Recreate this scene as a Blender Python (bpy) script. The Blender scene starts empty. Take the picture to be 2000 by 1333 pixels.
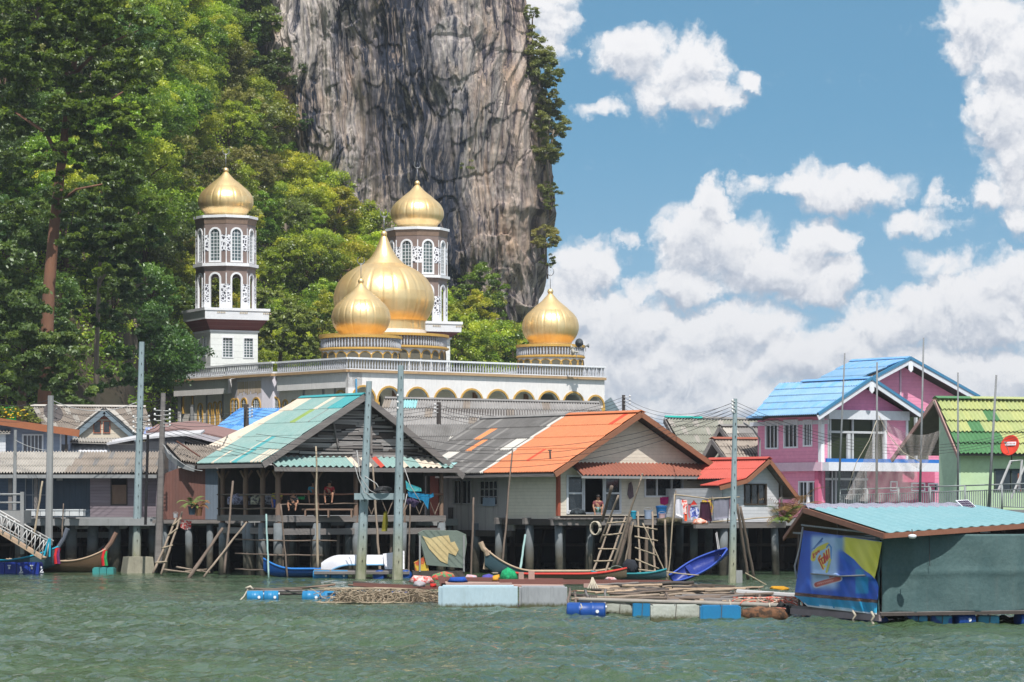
import bpy, bmesh, math, random
import numpy as np
from mathutils import Vector, Matrix, noise as mnoise
R = math.radians
rng = random.Random(7)
nrng = np.random.default_rng(11)
scn = bpy.context.scene
COL = scn.collection
# -- camera
FPX, CX, HY, CAMZ = 6000.0, 1000.0, 985.0, 3.5     # long lens, low boat
cam = bpy.data.cameras.new('camera'); camo = bpy.data.objects.new('camera', cam); COL.objects.link(camo)
camo.location = (0, 0, CAMZ); camo.rotation_euler = (R(90), 0, 0)
cam.sensor_width = 36; cam.lens = 36 * FPX / 2000
cam.shift_x = 0.0; cam.shift_y = (HY - 666.5) / 2000
cam.clip_start = 1; cam.clip_end = 20000
scn.camera = camo
scn.view_settings.view_transform = 'Standard'; scn.view_settings.look = 'None'
scn.view_settings.exposure = 0.62; scn.view_settings.gamma = 1
# -- light
SUN_EL, SUN_AZ = R(58), R(10)      # azimuth measured from straight behind the camera, to the right
sv = Vector((math.sin(SUN_AZ) * math.cos(SUN_EL), -math.cos(SUN_AZ) * math.cos(SUN_EL), math.sin(SUN_EL)))
sl = bpy.data.lights.new('sun', 'SUN'); sl.energy = 3.9; sl.angle = R(0.5); sl.color = (1, .95, .88)
slo = bpy.data.objects.new('sun', sl); COL.objects.link(slo)
slo.rotation_euler = sv.to_track_quat('Z', 'Y').to_euler(); slo.location = (0, 0, 60)
class NT:
 """tiny node-tree helper"""
 def __init__(s, nt): s.t = nt; s.n = nt.nodes; s.l = nt.links
 def node(s, ty, **kw):
  n = s.n.new(ty)
  for k, v in kw.items(): setattr(n, k, v)
  return n
 def put(s, sock, v):
  if isinstance(v, bpy.types.NodeSocket): s.l.new(v, sock)
  else:
   try: sock.default_value = v
   except Exception: sock.default_value = (*v, 1)
 def math(s, op, a, b=None, c=None, clamp=False):
  n = s.n.new('ShaderNodeMath'); n.operation = op; n.use_clamp = clamp
  for i, v in enumerate((a, b, c)):
   if v is not None: s.put(n.inputs[i], v)
  return n.outputs[0]
 def vmath(s, op, a, b=None):
  n = s.n.new('ShaderNodeVectorMath'); n.operation = op
  s.put(n.inputs[0], a)
  if b is not None: s.put(n.inputs[1], b)
  return n.outputs[0]
 def mix(s, f, a, b, blend='MIX'):
  n = s.n.new('ShaderNodeMix'); n.data_type = 'RGBA'; n.blend_type = blend
  s.put(n.inputs[0], f); s.put(n.inputs[6], c4(a)); s.put(n.inputs[7], c4(b))
  return n.outputs[2]
 def noise(s, vec, scale, detail=4, rough=.55, dist=0, out=0):
  n = s.n.new('ShaderNodeTexNoise'); n.inputs['Scale'].default_value = scale
  n.inputs['Detail'].default_value = detail; n.inputs['Roughness'].default_value = rough
  n.inputs['Distortion'].default_value = dist
  s.l.new(vec, n.inputs['Vector']); return n.outputs[out]
 def vor(s, vec, scale, feat='F1', smooth=None):
  n = s.n.new('ShaderNodeTexVoronoi'); n.feature = feat; n.inputs['Scale'].default_value = scale
  s.l.new(vec, n.inputs['Vector']); return n.outputs[0]
 def maprange(s, v, a, b, c=0, d=1, smooth=False):
  n = s.n.new('ShaderNodeMapRange'); s.put(n.inputs[0], v)
  if smooth: n.interpolation_type = 'SMOOTHSTEP'
  for i, x in enumerate((a, b, c, d)): n.inputs[i + 1].default_value = x
  return n.outputs[0]
 def mapping(s, vec, scale=(1, 1, 1), loc=(0, 0, 0), rot=(0, 0, 0)):
  n = s.n.new('ShaderNodeMapping'); s.l.new(vec, n.inputs[0])
  n.inputs['Scale'].default_value = scale; n.inputs['Location'].default_value = loc; n.inputs['Rotation'].default_value = rot
  return n.outputs[0]
def c4(c):
 if isinstance(c, bpy.types.NodeSocket): return c
 return tuple(c) if len(c) == 4 else (*c, 1)
def srgb(r, g, b):
 f = lambda v: (v / 255) / 12.92 if v / 255 <= .04045 else ((v / 255 + .055) / 1.055) ** 2.4
 return (f(r), f(g), f(b))
# -- sky: Nishita + procedural cumulus by direction
w = bpy.data.worlds.new('World'); scn.world = w; w.use_nodes = True
def build_world():
 nt = NT(w.node_tree); w.node_tree.nodes.clear()
 tc = nt.node('ShaderNodeTexCoord'); dirv = tc.outputs['Generated']
 sep = nt.node('ShaderNodeSeparateXYZ'); nt.l.new(dirv, sep.inputs[0])
 x, y, z = sep.outputs
 g = bpy.data.node_groups.new('cloud_density', 'ShaderNodeTree')
 g.interface.new_socket('Az', in_out='INPUT', socket_type='NodeSocketFloat')
 g.interface.new_socket('El', in_out='INPUT', socket_type='NodeSocketFloat')
 g.interface.new_socket('D', in_out='OUTPUT', socket_type='NodeSocketFloat')
 G = NT(g); gi = G.node('NodeGroupInput'); go = G.node('NodeGroupOutput')
 az, el = gi.outputs[0], gi.outputs[1]
 comb = G.node('ShaderNodeCombineXYZ'); G.l.new(az, comb.inputs[0]); G.l.new(el, comb.inputs[1])
 p0 = comb.outputs[0]
 wn = G.node('ShaderNodeTexNoise', noise_dimensions='2D'); wn.inputs['Scale'].default_value = 1.1; wn.inputs['Detail'].default_value = 5
 wn.inputs['Roughness'].default_value = .62; G.l.new(p0, wn.inputs['Vector'])
 wv = G.vmath('SUBTRACT', wn.outputs[1], (.5, .5, .5)); wv = G.vmath('MULTIPLY', wv, (1.15, .95, 0))
 p = G.vmath('ADD', p0, wv)
 sp = G.node('ShaderNodeSeparateXYZ'); G.l.new(p, sp.inputs[0])
 wx, wy = sp.outputs[0], sp.outputs[1]
 K = 6000.0
 blobs = [  # px, py, rx, ry, weight
  (1235,112,85,52,1.25),(1330,140,92,62,1.3),(1372,200,72,48,1.3),(1290,190,60,34,.9),(1455,160,26,24,.9),(1165,222,44,20,.7),
  (1062,35,58,70,1.0),(1075,95,34,40,.8),
  (1905,75,78,72,1.4),(1972,150,70,100,1.4),(1955,240,75,90,1.4),(1985,330,62,80,1.2),(1915,390,40,26,.9),(1995,440,44,40,.9),
  (1655,374,110,42,1.15),(1560,372,60,24,.75),(1470,362,26,22,.7),(1600,345,50,20,.5),
  (1402,402,48,40,1.3),(1362,470,86,70,1.4),(1440,490,80,66,1.4),(1520,535,135,58,1.5),(1592,490,62,56,1.4),(1632,550,64,44,1.2),(1345,555,68,46,1.3),
  (1800,442,60,24,.7),(1832,395,20,28,.5),(1225,470,20,14,.5),
  (1150,530,70,56,1.3),(1108,610,90,80,1.4),(1215,650,120,70,1.5),(1255,565,26,34,.8),(1410,655,160,62,1.4),(1300,730,300,70,1.3),
  (1590,700,190,56,1.3),(1760,640,130,52,1.4),(1790,605,70,36,1.2),(1905,625,140,80,1.5),(1972,560,66,56,1.3),(1880,560,80,26,.7),
  (1560,790,540,60,1.3),(1850,745,240,80,1.3),(1130,730,170,100,1.3),(1840,520,70,26,.6),(700,780,700,60,1.2),(2300,300,160,200,1.2)]
 field = None
 for bx, by, rx, ry, wt in blobs:
  ax = math.degrees((bx - CX) / K); ey = math.degrees((HY - by) / K)
  sx = math.degrees(rx / K) * 1.0; sy = math.degrees(ry / K) * 1.02
  a = G.math('MULTIPLY', G.math('SUBTRACT', wx, ax), 1 / sx); a = G.math('MULTIPLY', a, a)
  b = G.math('MULTIPLY', G.math('SUBTRACT', wy, ey), 1 / sy)
  d = G.math('MULTIPLY_ADD', b, b, a)
  v = G.math('MULTIPLY_ADD', d, -wt, wt)      # wt*(1-d)
  field = v if field is None else G.math('SMOOTH_MAX', field, v, .18)
 field = G.math('MAXIMUM', field, -1.0)
 far = G.maprange(G.math('ABSOLUTE', az), 11, 16, 0, 1)
 far2 = G.maprange(el, 11, 15, 0, 1)
 far = G.math('MAXIMUM', far, far2)
 def n2(vec, scale, detail, rough):
  n = G.node('ShaderNodeTexNoise', noise_dimensions='2D'); n.inputs['Scale'].default_value = scale
  n.inputs['Detail'].default_value = detail; n.inputs['Roughness'].default_value = rough
  G.l.new(vec, n.inputs['Vector']); return n.outputs[0]
 gn = n2(p0, .09, 3, .6)
 gf = G.maprange(gn, .40, .60, -1, 1.3)
 mixn = G.node('ShaderNodeMix'); G.l.new(far, mixn.inputs[0]); G.l.new(field, mixn.inputs[2]); G.l.new(gf, mixn.inputs[3])
 field = mixn.outputs[0]
 n1 = n2(p0, 1.2, 6, .5)
 n3 = n2(p, 2.6, 2, .5)
 bil = G.math('SUBTRACT', .22, G.math('ABSOLUTE', G.math('SUBTRACT', n3, .5)))      # puffs with creases between them
 det = G.math('MULTIPLY_ADD', G.math('SUBTRACT', n1, .5), 1.5, G.math('MULTIPLY', bil, 1.7))
 D = G.math('ADD', field, det)
 G.l.new(D, go.inputs[0])
 azd = nt.math('MULTIPLY', nt.math('ARCTAN2', x, y), 180 / math.pi)
 eld = nt.math('MULTIPLY', nt.math('ARCSINE', z), 180 / math.pi)
 def dens(daz, de):
  n = nt.node('ShaderNodeGroup'); n.node_tree = g
  nt.l.new(nt.math('ADD', azd, daz), n.inputs[0]); nt.l.new(nt.math('ADD', eld, de), n.inputs[1]); return n.outputs[0]
 d0 = dens(0, 0); d1 = dens(.03, .30)
 cover = nt.maprange(d0, -.50, .95, 0, 1, True)
 slope = nt.math('SUBTRACT', nt.math('MINIMUM', d0, 2.2), nt.math('MINIMUM', d1, 2.2))
 lit = nt.maprange(slope, -1.3, .7, 0, 1, True)
 body = nt.maprange(d0, .2, 2.6, .12, -.30)
 lit = nt.math('ADD', nt.math('ADD', lit, body), .10, clamp=True)
 ccol = nt.mix(lit, srgb(158, 172, 193), srgb(246, 246, 248))
 base = nt.mix(nt.maprange(eld, .4, 3.2, 0, 1), srgb(180, 196, 214), ccol)
 ccol = nt.mix(nt.maprange(eld, .3, 3.0, .55, 0), ccol, base)
 sky = nt.node('ShaderNodeTexSky', sky_type='NISHITA'); sky.sun_disc = False
 sky.sun_elevation = SUN_EL; sky.sun_rotation = math.pi - SUN_AZ
 sky.altitude = 0; sky.air_density = 1.0; sky.dust_density = .3; sky.ozone_density = 2.5
 up = nt.math('ADD', nt.math('ABSOLUTE', z), .22)
 cv = nt.node('ShaderNodeCombineXYZ'); nt.l.new(x, cv.inputs[0]); nt.l.new(y, cv.inputs[1]); nt.l.new(up, cv.inputs[2])
 nt.l.new(nt.vmath('NORMALIZE', cv.outputs[0]), sky.inputs[0])
 skc = nt.mix(1.0, sky.outputs[0], (.50, .77, .72), 'MULTIPLY')
 b1 = nt.node('ShaderNodeBackground'); nt.l.new(nt.mix(nt.maprange(eld, 0, 7.5, .62, 0, True), skc, (2.3, 3.3, 4.2)), b1.inputs[0]); b1.inputs[1].default_value = .125
 b2 = nt.node('ShaderNodeBackground'); nt.l.new(ccol, b2.inputs[0]); b2.inputs[1].default_value = .68
 ms = nt.node('ShaderNodeMixShader'); nt.l.new(cover, ms.inputs[0]); nt.l.new(b1.outputs[0], ms.inputs[1]); nt.l.new(b2.outputs[0], ms.inputs[2])
 o = nt.node('ShaderNodeOutputWorld'); nt.l.new(ms.outputs[0], o.inputs[0])
build_world()
w.cycles.sampling_method = 'MANUAL'; w.cycles.sample_map_resolution = 256
scn.cycles.max_bounces = 6; scn.cycles.diffuse_bounces = 3; scn.cycles.glossy_bounces = 3
scn.cycles.transparent_max_bounces = 12; scn.cycles.transmission_bounces = 4
scn.cycles.use_denoising = True
# -- projection helpers (photo pixel + real distance -> world point)
def P(px, py, Y): return Vector(((px - CX) / FPX * Y, Y, CAMZ + (HY - py) / FPX * Y))
def Xp(px, Y): return (px - CX) / FPX * Y
def Zp(py, Y): return CAMZ + (HY - py) / FPX * Y
def Yw(py): return FPX * CAMZ / (py - HY)      # distance at which the water shows at this height
class Frame:
 """building frame: U runs along the front, V away from the viewer"""
 def __init__(s, px, Y, deg, o=None):
  a = R(deg); s.a = a
  s.o = Vector((Xp(px, Y), Y, 0)) if o is None else Vector(o)
  s.U = Vector((math.cos(a), math.sin(a), 0)); s.V = Vector((-math.sin(a), math.cos(a), 0))
 def __call__(s, u, v, z): return s.o + s.U * u + s.V * v + Vector((0, 0, z))
 def at(s, px, py, v=0.0):      # -> (u, z) on the plane v
  d = Vector(((px - CX) / FPX, 1, (HY - py) / FPX)); c = Vector((0, 0, CAMZ))
  t = ((s.o - c).dot(s.V) + v) / d.dot(s.V); p = c + d * t
  return (p - s.o).dot(s.U), p.z
 def side(s, px, py, u=0.0):    # -> (v, z) on the plane u
  d = Vector(((px - CX) / FPX, 1, (HY - py) / FPX)); c = Vector((0, 0, CAMZ))
  t = ((s.o - c).dot(s.U) + u) / d.dot(s.U); p = c + d * t
  return (p - s.o).dot(s.V), p.z
WF = Frame(0, 1, 0, o=(0, 0, 0))
class MB:
 """collects geometry for ONE mesh"""
 def __init__(s, fr=None): s.v = []; s.f = []; s.m = []; s.fr = fr or WF
 def add(s, vs, fs, m=0, raw=False):
  b = len(s.v)
  s.v.extend([tuple(p) for p in vs] if raw else [tuple(s.fr(*p)) for p in vs])
  s.f.extend([tuple(b + i for i in f) for f in fs]); s.m.extend([m] * len(fs)); return s
 def box(s, u0, u1, v0, v1, z0, z1, m=0):
  vs = [(u0,v0,z0),(u1,v0,z0),(u1,v1,z0),(u0,v1,z0),(u0,v0,z1),(u1,v0,z1),(u1,v1,z1),(u0,v1,z1)]
  return s.add(vs, [(0,3,2,1),(4,5,6,7),(0,1,5,4),(1,2,6,5),(2,3,7,6),(3,0,4,7)], m)
 def bar(s, a, b, w, h=None, m=0, raw=True, up=(0, 0, 1)):
  """square bar between two world points"""
  h = h or w; a = Vector(a); b = Vector(b); d = (b - a).normalized()
  up = Vector(up)
  if abs(d.dot(up)) > .98: up = Vector((1, 0, 0))
  x = d.cross(up).normalized(); y = x.cross(d).normalized()
  vs = []
  for c in (a, b):
   for i, j in ((-1,-1),(1,-1),(1,1),(-1,1)): vs.append(c + x * (i * w / 2) + y * (j * h / 2))
  return s.add(vs, [(0,1,2,3),(7,6,5,4),(0,4,5,1),(1,5,6,2),(2,6,7,3),(3,7,4,0)], m, raw)
 def tube(s, pts, rad, n=6, m=0, raw=True, cap=True):
  pts = [Vector(p) for p in pts]; k = len(pts)
  if not hasattr(rad, '__len__'): rad = [rad] * k
  vs = []; px = None
  for i, p in enumerate(pts):
   d = (pts[min(i + 1, k - 1)] - pts[max(i - 1, 0)])
   d = d.normalized() if d.length > 1e-9 else Vector((0, 0, 1))
   if px is None:
    ref = Vector((0, 0, 1)) if abs(d.z) < .9 else Vector((1, 0, 0)); px = d.cross(ref).normalized()
   else:
    px = (px - d * px.dot(d)); px = px.normalized() if px.length > 1e-6 else d.orthogonal().normalized()
   py_ = d.cross(px)
   for j in range(n):
    t = 2 * math.pi * j / n; vs.append(p + px * (math.cos(t) * rad[i]) + py_ * (math.sin(t) * rad[i]))
  fs = []
  for i in range(k - 1):
   for j in range(n): fs.append((i*n+j, i*n+(j+1)%n, (i+1)*n+(j+1)%n, (i+1)*n+j))
  if cap: fs.append(tuple(reversed(range(n)))); fs.append(tuple(range((k-1)*n, k*n)))
  return s.add(vs, fs, m, raw)
 def prism(s, poly, v0, v1, m=0):
  """polygon of (u,z) extruded between v0 and v1"""
  n = len(poly); vs = [(u, v0, z) for u, z in poly] + [(u, v1, z) for u, z in poly]
  fs = [tuple(range(n)), tuple(reversed(range(n, 2*n)))] + [(i, n+i, n+(i+1)%n, (i+1)%n) for i in range(n)]
  return s.add(vs, fs, m)
 def slab(s, q, t, m=0, raw=True):
  """quad (4 points) thickened downwards along its normal by t"""
  q = [Vector(p) for p in q]
  if not raw: q = [s.fr(*p) for p in q]
  nrm = (q[1]-q[0]).cross(q[3]-q[0]).normalized()
  if nrm.z < 0: nrm = -nrm
  vs = q + [p - nrm * t for p in q]
  return s.add(vs, [(0,1,2,3),(7,6,5,4),(0,4,5,1),(1,5,6,2),(2,6,7,3),(3,7,4,0)], m, True)
 def lathe(s, prof, c, n=24, m=0, ribs=None):
  """profile [(r,z)] turned about the vertical through c (world x,y,z0)"""
  k = len(prof); vs = []
  for r, z in prof:
   for j in range(n):
    t = 2 * math.pi * j / n
    vs.append((c[0] + math.cos(t) * r, c[1] + math.sin(t) * r, c[2] + z))
  fs = [(i*n+j, i*n+(j+1)%n, (i+1)*n+(j+1)%n, (i+1)*n+j) for i in range(k-1) for j in range(n)]
  if prof[0][0] > 1e-4: fs.append(tuple(reversed(range(n))))
  if prof[-1][0] > 1e-4: fs.append(tuple(range((k-1)*n, k*n)))
  return s.add(vs, fs, m, True)
 def rail_rows(s): pass
def mkmesh(name, mb, mats, origin=(0, 0, 0), smooth=False):
 me = bpy.data.meshes.new(name)
 o = Vector(origin)
 me.from_pydata([(x - o.x, y - o.y, z - o.z) for x, y, z in mb.v], [], mb.f)
 if not isinstance(mats, (list, tuple)): mats = [mats]
 for m in mats: me.materials.append(m)
 if len(mats) > 1: me.polygons.foreach_set('material_index', mb.m)
 if smooth: me.polygons.foreach_set('use_smooth', [True] * len(me.polygons))
 me.validate(); me.update(); return me
class Thing:
 """an Empty at the thing's base with its parts, all in the thing's own coordinates"""
 def __init__(s, name, label, cat, loc, group=None):
  s.o = bpy.data.objects.new(name, None); COL.objects.link(s.o); s.loc = Vector(loc); s.o.location = loc
  s.o.empty_display_size = .3; s.o['label'] = label; s.o['category'] = cat
  if group: s.o['group'] = group
 def part(s, name, mb, mats, parent=None, smooth=False, label=None):
  o = bpy.data.objects.new(name, mkmesh(name, mb, mats, s.loc, smooth)); COL.objects.link(o)
  o.parent = parent or s.o
  if label: o['label'] = label
  return o
def single(name, label, cat, mb, mats, loc=None, group=None, smooth=False, kind=None):
 if loc is None:
  a = np.array(mb.v); loc = (float(a[:,0].mean()), float(a[:,1].mean()), float(a[:,2].min()))
 o = bpy.data.objects.new(name, mkmesh(name, mb, mats, loc, smooth)); COL.objects.link(o); o.location = loc
 if kind: o['kind'] = kind
 if label: o['label'] = label
 if cat: o['category'] = cat
 if group: o['group'] = group
 return o
def copy_tree(o, parent=None):
 c = o.copy(); COL.objects.link(c); c.parent = parent
 for ch in o.children: copy_tree(ch, c)
 return c
def autosmooth(o, deg=35):
 me = o.data; me.polygons.foreach_set('use_smooth', [True] * len(me.polygons))
 try: me.set_sharp_from_angle(angle=R(deg))
 except Exception: pass
# -- materials
MATS = {}
def mat(key, c1, c2=None, scale=1.5, stretch=(1, 1, 1), rough=.8, bump=.0, bscale=None, metal=0, spec=.3,
  line=None, lcol=None, stain=0, stcol=(.05,.045,.04), detail=5, cover=.5, sharp=.25, tide=0):
 """weathered paint/wood/stone. line=(axis, spacing, depth): board joints; stain: dark vertical runs"""
 if key in MATS: return MATS[key]
 m = bpy.data.materials.new(key); m.use_nodes = True; t = NT(m.node_tree)
 bs = m.node_tree.nodes['Principled BSDF']
 tc = t.node('ShaderNodeTexCoord'); oi = t.node('ShaderNodeObjectInfo')
 off = t.math('MULTIPLY', oi.outputs['Random'], 37.0)
 cmb = t.node('ShaderNodeCombineXYZ'); [t.l.new(off, cmb.inputs[i]) for i in range(3)]
 vec0 = tc.outputs['Object']; vec = t.vmath('ADD', vec0, cmb.outputs[0])
 c2 = c2 or tuple(x * .72 for x in c1)
 n = t.noise(t.mapping(vec, stretch), scale, detail, .62)
 f = t.maprange(n, cover - sharp, cover + sharp, 0, 1)
 col = t.mix(f, c1, c2)
 fine = t.noise(t.mapping(vec, stretch), scale * 9, 3, .6)
 col = t.mix(t.maprange(fine, .3, .75, 0, .35), col, tuple(x * .6 for x in c1[:3]))
 if stain:
  sn = t.noise(t.mapping(vec, (2.2, 2.2, .16)), 1.6, 5, .65)
  col = t.mix(t.maprange(sn, .56, .80, 0, stain), col, stcol)
 if tide:      # algae and scum up to the waterline
  g = t.node('ShaderNodeNewGeometry'); sz = t.node('ShaderNodeSeparateXYZ'); t.l.new(g.outputs['Position'], sz.inputs[0])
  wet = t.maprange(t.math('MULTIPLY_ADD', fine, .25, sz.outputs[2]), tide + .06, tide + .18, 1, 0)
  col = t.mix(wet, col, t.mix(n, (.03, .035, .02), (.13, .13, .07)))
 hgt = None
 if line:
  ax, sp, dp = line
  sx = t.node('ShaderNodeSeparateXYZ'); t.l.new(vec0, sx.inputs[0])
  fr = t.math('FRACT', t.math('MULTIPLY', sx.outputs[ax] if ax < 3 else t.math('ADD', sx.outputs[0], sx.outputs[1]), 1 / sp))
  idx = t.math('FLOOR', t.math('MULTIPLY', sx.outputs[ax] if ax < 3 else t.math('ADD', sx.outputs[0], sx.outputs[1]), 1 / sp))
  wn = t.node('ShaderNodeTexWhiteNoise', noise_dimensions='1D'); t.l.new(idx, wn.inputs['W'])
  col = t.mix(t.math('MULTIPLY', wn.outputs[0], .22), col, tuple(x * .62 for x in c1[:3]))
  gap = t.maprange(fr, 0, .14, 1, 0)
  col = t.mix(t.math('MULTIPLY', gap, dp), col, lcol or tuple(x * .25 for x in c1[:3]))
  hgt = t.math('SUBTRACT', t.math('MULTIPLY', fr, .5), gap)
 if bump or line:
  bn = t.noise(t.mapping(vec, stretch), bscale or scale * 5, 5, .65)
  h = t.math('MULTIPLY', bn, 1.0)
  b = t.node('ShaderNodeBump'); b.inputs['Strength'].default_value = bump or .25; b.inputs['Distance'].default_value = .04
  if hgt is not None: h = t.math('MULTIPLY_ADD', hgt, 1.2, t.math('MULTIPLY', bn, .4))
  t.l.new(h, b.inputs['Height']); t.l.new(b.outputs[0], bs.inputs['Normal'])
 t.l.new(col, bs.inputs['Base Color'])
 t.l.new(t.maprange(fine, .2, .8, max(.02, rough - .12), min(1, rough + .12)), bs.inputs['Roughness'])
 bs.inputs['Metallic'].default_value = metal; bs.inputs['Specular IOR Level'].default_value = spec
 MATS[key] = m; return m
def sm(key, r, g, b, rough=.7, **kw):
 """simple painted/fabric/plastic surface given by its photo-like sRGB albedo"""
 return mat(key, srgb(r, g, b), rough=rough, **kw)
# -- noise in numpy
def _h(ix, iy, seed):
 n = (ix.astype(np.int64) * 374761393 + iy.astype(np.int64) * 668265263 + seed * 2147483647) & 0xffffffff
 n = ((n ^ (n >> 13)) * 1274126177) & 0xffffffff
 return ((n ^ (n >> 16)) & 0xffff) / 65535.0
def vnoise(x, y, seed=0):
 ix = np.floor(x); iy = np.floor(y); fx = x - ix; fy = y - iy
 fx = fx * fx * (3 - 2 * fx); fy = fy * fy * (3 - 2 * fy)
 a = _h(ix, iy, seed); b = _h(ix + 1, iy, seed); c = _h(ix, iy + 1, seed); d = _h(ix + 1, iy + 1, seed)
 return (a * (1 - fx) + b * fx) * (1 - fy) + (c * (1 - fx) + d * fx) * fy
def fbm(x, y, oct=5, gain=.5, seed=0):
 s = 0; a = 1; t = 0
 for i in range(oct):
  s = s + a * vnoise(x, y, seed + i * 17); t += a; a *= gain; x = x * 2.03 + 5.1; y = y * 2.03 + 3.7
 return s / t
def ridge(x, y, oct=4, seed=0):
 s = 0; a = 1; t = 0
 for i in range(oct):
  s = s + a * (1 - np.abs(2 * vnoise(x, y, seed + i * 13) - 1)); t += a; a *= .5; x = x * 2.1; y = y * 2.1
 return s / t
def grid_mesh(name, V, nu, nv, mats, smooth=True, loc=(0, 0, 0)):
 """V: (nu*nv,3)"""
 me = bpy.data.meshes.new(name); V = np.asarray(V, dtype=np.float32) - np.array(loc, dtype=np.float32)
 i, j = np.meshgrid(np.arange(nu - 1), np.arange(nv - 1), indexing='ij')
 a = (i * nv + j).ravel(); q = np.stack([a, a + nv, a + nv + 1, a + 1], 1).astype(np.int32)
 me.vertices.add(len(V)); me.vertices.foreach_set('co', V.ravel())
 me.loops.add(q.size); me.loops.foreach_set('vertex_index', q.ravel())
 me.polygons.add(len(q)); me.polygons.foreach_set('loop_start', np.arange(0, q.size, 4, dtype=np.int32))
 me.polygons.foreach_set('loop_total', np.full(len(q), 4, dtype=np.int32))
 me.polygons.foreach_set('use_smooth', np.full(len(q), smooth))
 for m in (mats if isinstance(mats, (list, tuple)) else [mats]): me.materials.append(m)
 me.update(calc_edges=True); me.validate()
 return me
def struct(name, me, loc=(0, 0, 0)):
 o = bpy.data.objects.new(name, me); COL.objects.link(o); o.location = loc; o['kind'] = 'structure'; return o
# -- water
def water_mat():
 m = bpy.data.materials.new('sea_water'); m.use_nodes = True; t = NT(m.node_tree)
 bs = m.node_tree.nodes['Principled BSDF']
 tc = t.node('ShaderNodeTexCoord'); v = tc.outputs['Object']
 big = t.noise(t.mapping(v, (.05, .035, 1)), 1.0, 4, .6)
 col = t.mix(t.maprange(big, .35, .65), (.048, .088, .032), (.048, .080, .050))
 t.l.new(col, bs.inputs['Base Color'])
 bs.inputs['Roughness'].default_value = .03; bs.inputs['IOR'].default_value = 1.42
 n1 = t.noise(t.mapping(v, (1.0, .8, 1)), 3.6, 5, .62, .4)
 n2 = t.noise(t.mapping(v, (1.3, 1.0, 1)), 9.0, 4, .6)
 sp = t.node('ShaderNodeSeparateXYZ'); t.l.new(v, sp.inputs[0])
 calm = t.maprange(t.math('MULTIPLY_ADD', t.math('SUBTRACT', big, .5), 40.0, sp.outputs[1]), 112, 135, 1, .55)
 h = t.math('MULTIPLY_ADD', n2, .12, n1)
 b = t.node('ShaderNodeBump'); b.inputs['Distance'].default_value = .38
 stk = t.maprange(t.noise(t.mapping(v, (.07, .22, 1)), 1.0, 3, .55), .38, .60, .22, 1)
 t.l.new(t.math('MULTIPLY', calm, stk), b.inputs['Strength'])
 t.l.new(h, b.inputs['Height']); t.l.new(b.outputs[0], bs.inputs['Normal'])
 return m
WATER = water_mat()
def build_water():
 xs = np.concatenate([[-9000, -3000, -900, -250, -90, -50], np.arange(-30, 30.01, .13), [50, 90, 250, 900, 3000, 9000]])
 ys = np.concatenate([[-9000, -1000, -100, 20], np.arange(48, 120, .15), np.arange(120, 176, .3), [190, 230, 300, 600, 1500, 4000, 9000]])
 X, Y = np.meshgrid(xs, ys, indexing='ij')
 env = np.clip((35 - np.abs(X)) / 6, 0, 1) * np.clip((Y - 46) / 4, 0, 1) * np.clip((180 - Y) / 10, 0, 1)
 calm = np.clip(1 - (Y + 14 * (fbm(X * .05, Y * .05, 3, seed=4) - .5) - 108) / 18, .22, 1)
 h = (fbm(X * .5 + .15 * Y, Y * .42, 3, .5, 1) - .5) * .18 + (fbm(X * 2.2 + .3 * Y, Y * 1.9, 3, .6, 14) - .5) * .20 + (ridge(X * 1.1 + 7, Y * 1.0, 3, 5) - .6) * .11
 h += .06 * np.sin(X * 1.1 + Y * 1.9 + 3 * fbm(X * .2, Y * .2, 2, seed=9)) * fbm(X * .1, Y * .1, 2, seed=2)
 Z = h * env * calm * (.7 + 2.6 * np.clip(fbm(X * .06, Y * .14, 3, seed=41) - .28, 0, .6))
 me = grid_mesh('water', np.stack([X, Y, Z], -1).reshape(-1, 3), len(xs), len(ys), WATER)
 struct('water', me)
build_water()
# -- terrain behind the village
_vx = [-400, 300, 450, 500, 560, 620, 700, 770, 850, 900, 960, 1005, 1020, 1060, 1150, 1400]
_vy = [-420, -360, -70, 70, 185, 275, 345, 410, 478, 525, 575, 640, 740, 830, 940, 960]
def terr(px, t):
 """px column, t 0 (front foot) .. 1 (cliff foot) -> world"""
 px = np.asarray(px, float); t = np.asarray(t, float)
 top = np.interp(px, _vx, _vy) + np.interp(px, [380, 470, 900, 1000], [62, 120, 100, 70])
 Y0 = np.interp(px, [-400, 0, 250, 330, 480, 1400], [236, 242, 256, 306, 320, 330]); Y1 = 400.0
 Y = Y0 + t * (Y1 - Y0)
 ztop = CAMZ + (HY - top) / FPX * Y1
 z0 = 1.0
 e = np.interp(px, [-400, 250, 500, 1400], [.62, .66, .85, .95])
 z = z0 + (ztop - z0) * np.power(np.clip(t, 0, 1), e)
 X = (px - CX) / FPX * Y
 z = z + (fbm(X * .09 + 3, Y * .07, 4, seed=8) - .5) * 9 * np.sin(np.pi * np.clip(t, 0, 1)) 
 return X, Y, z
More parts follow.
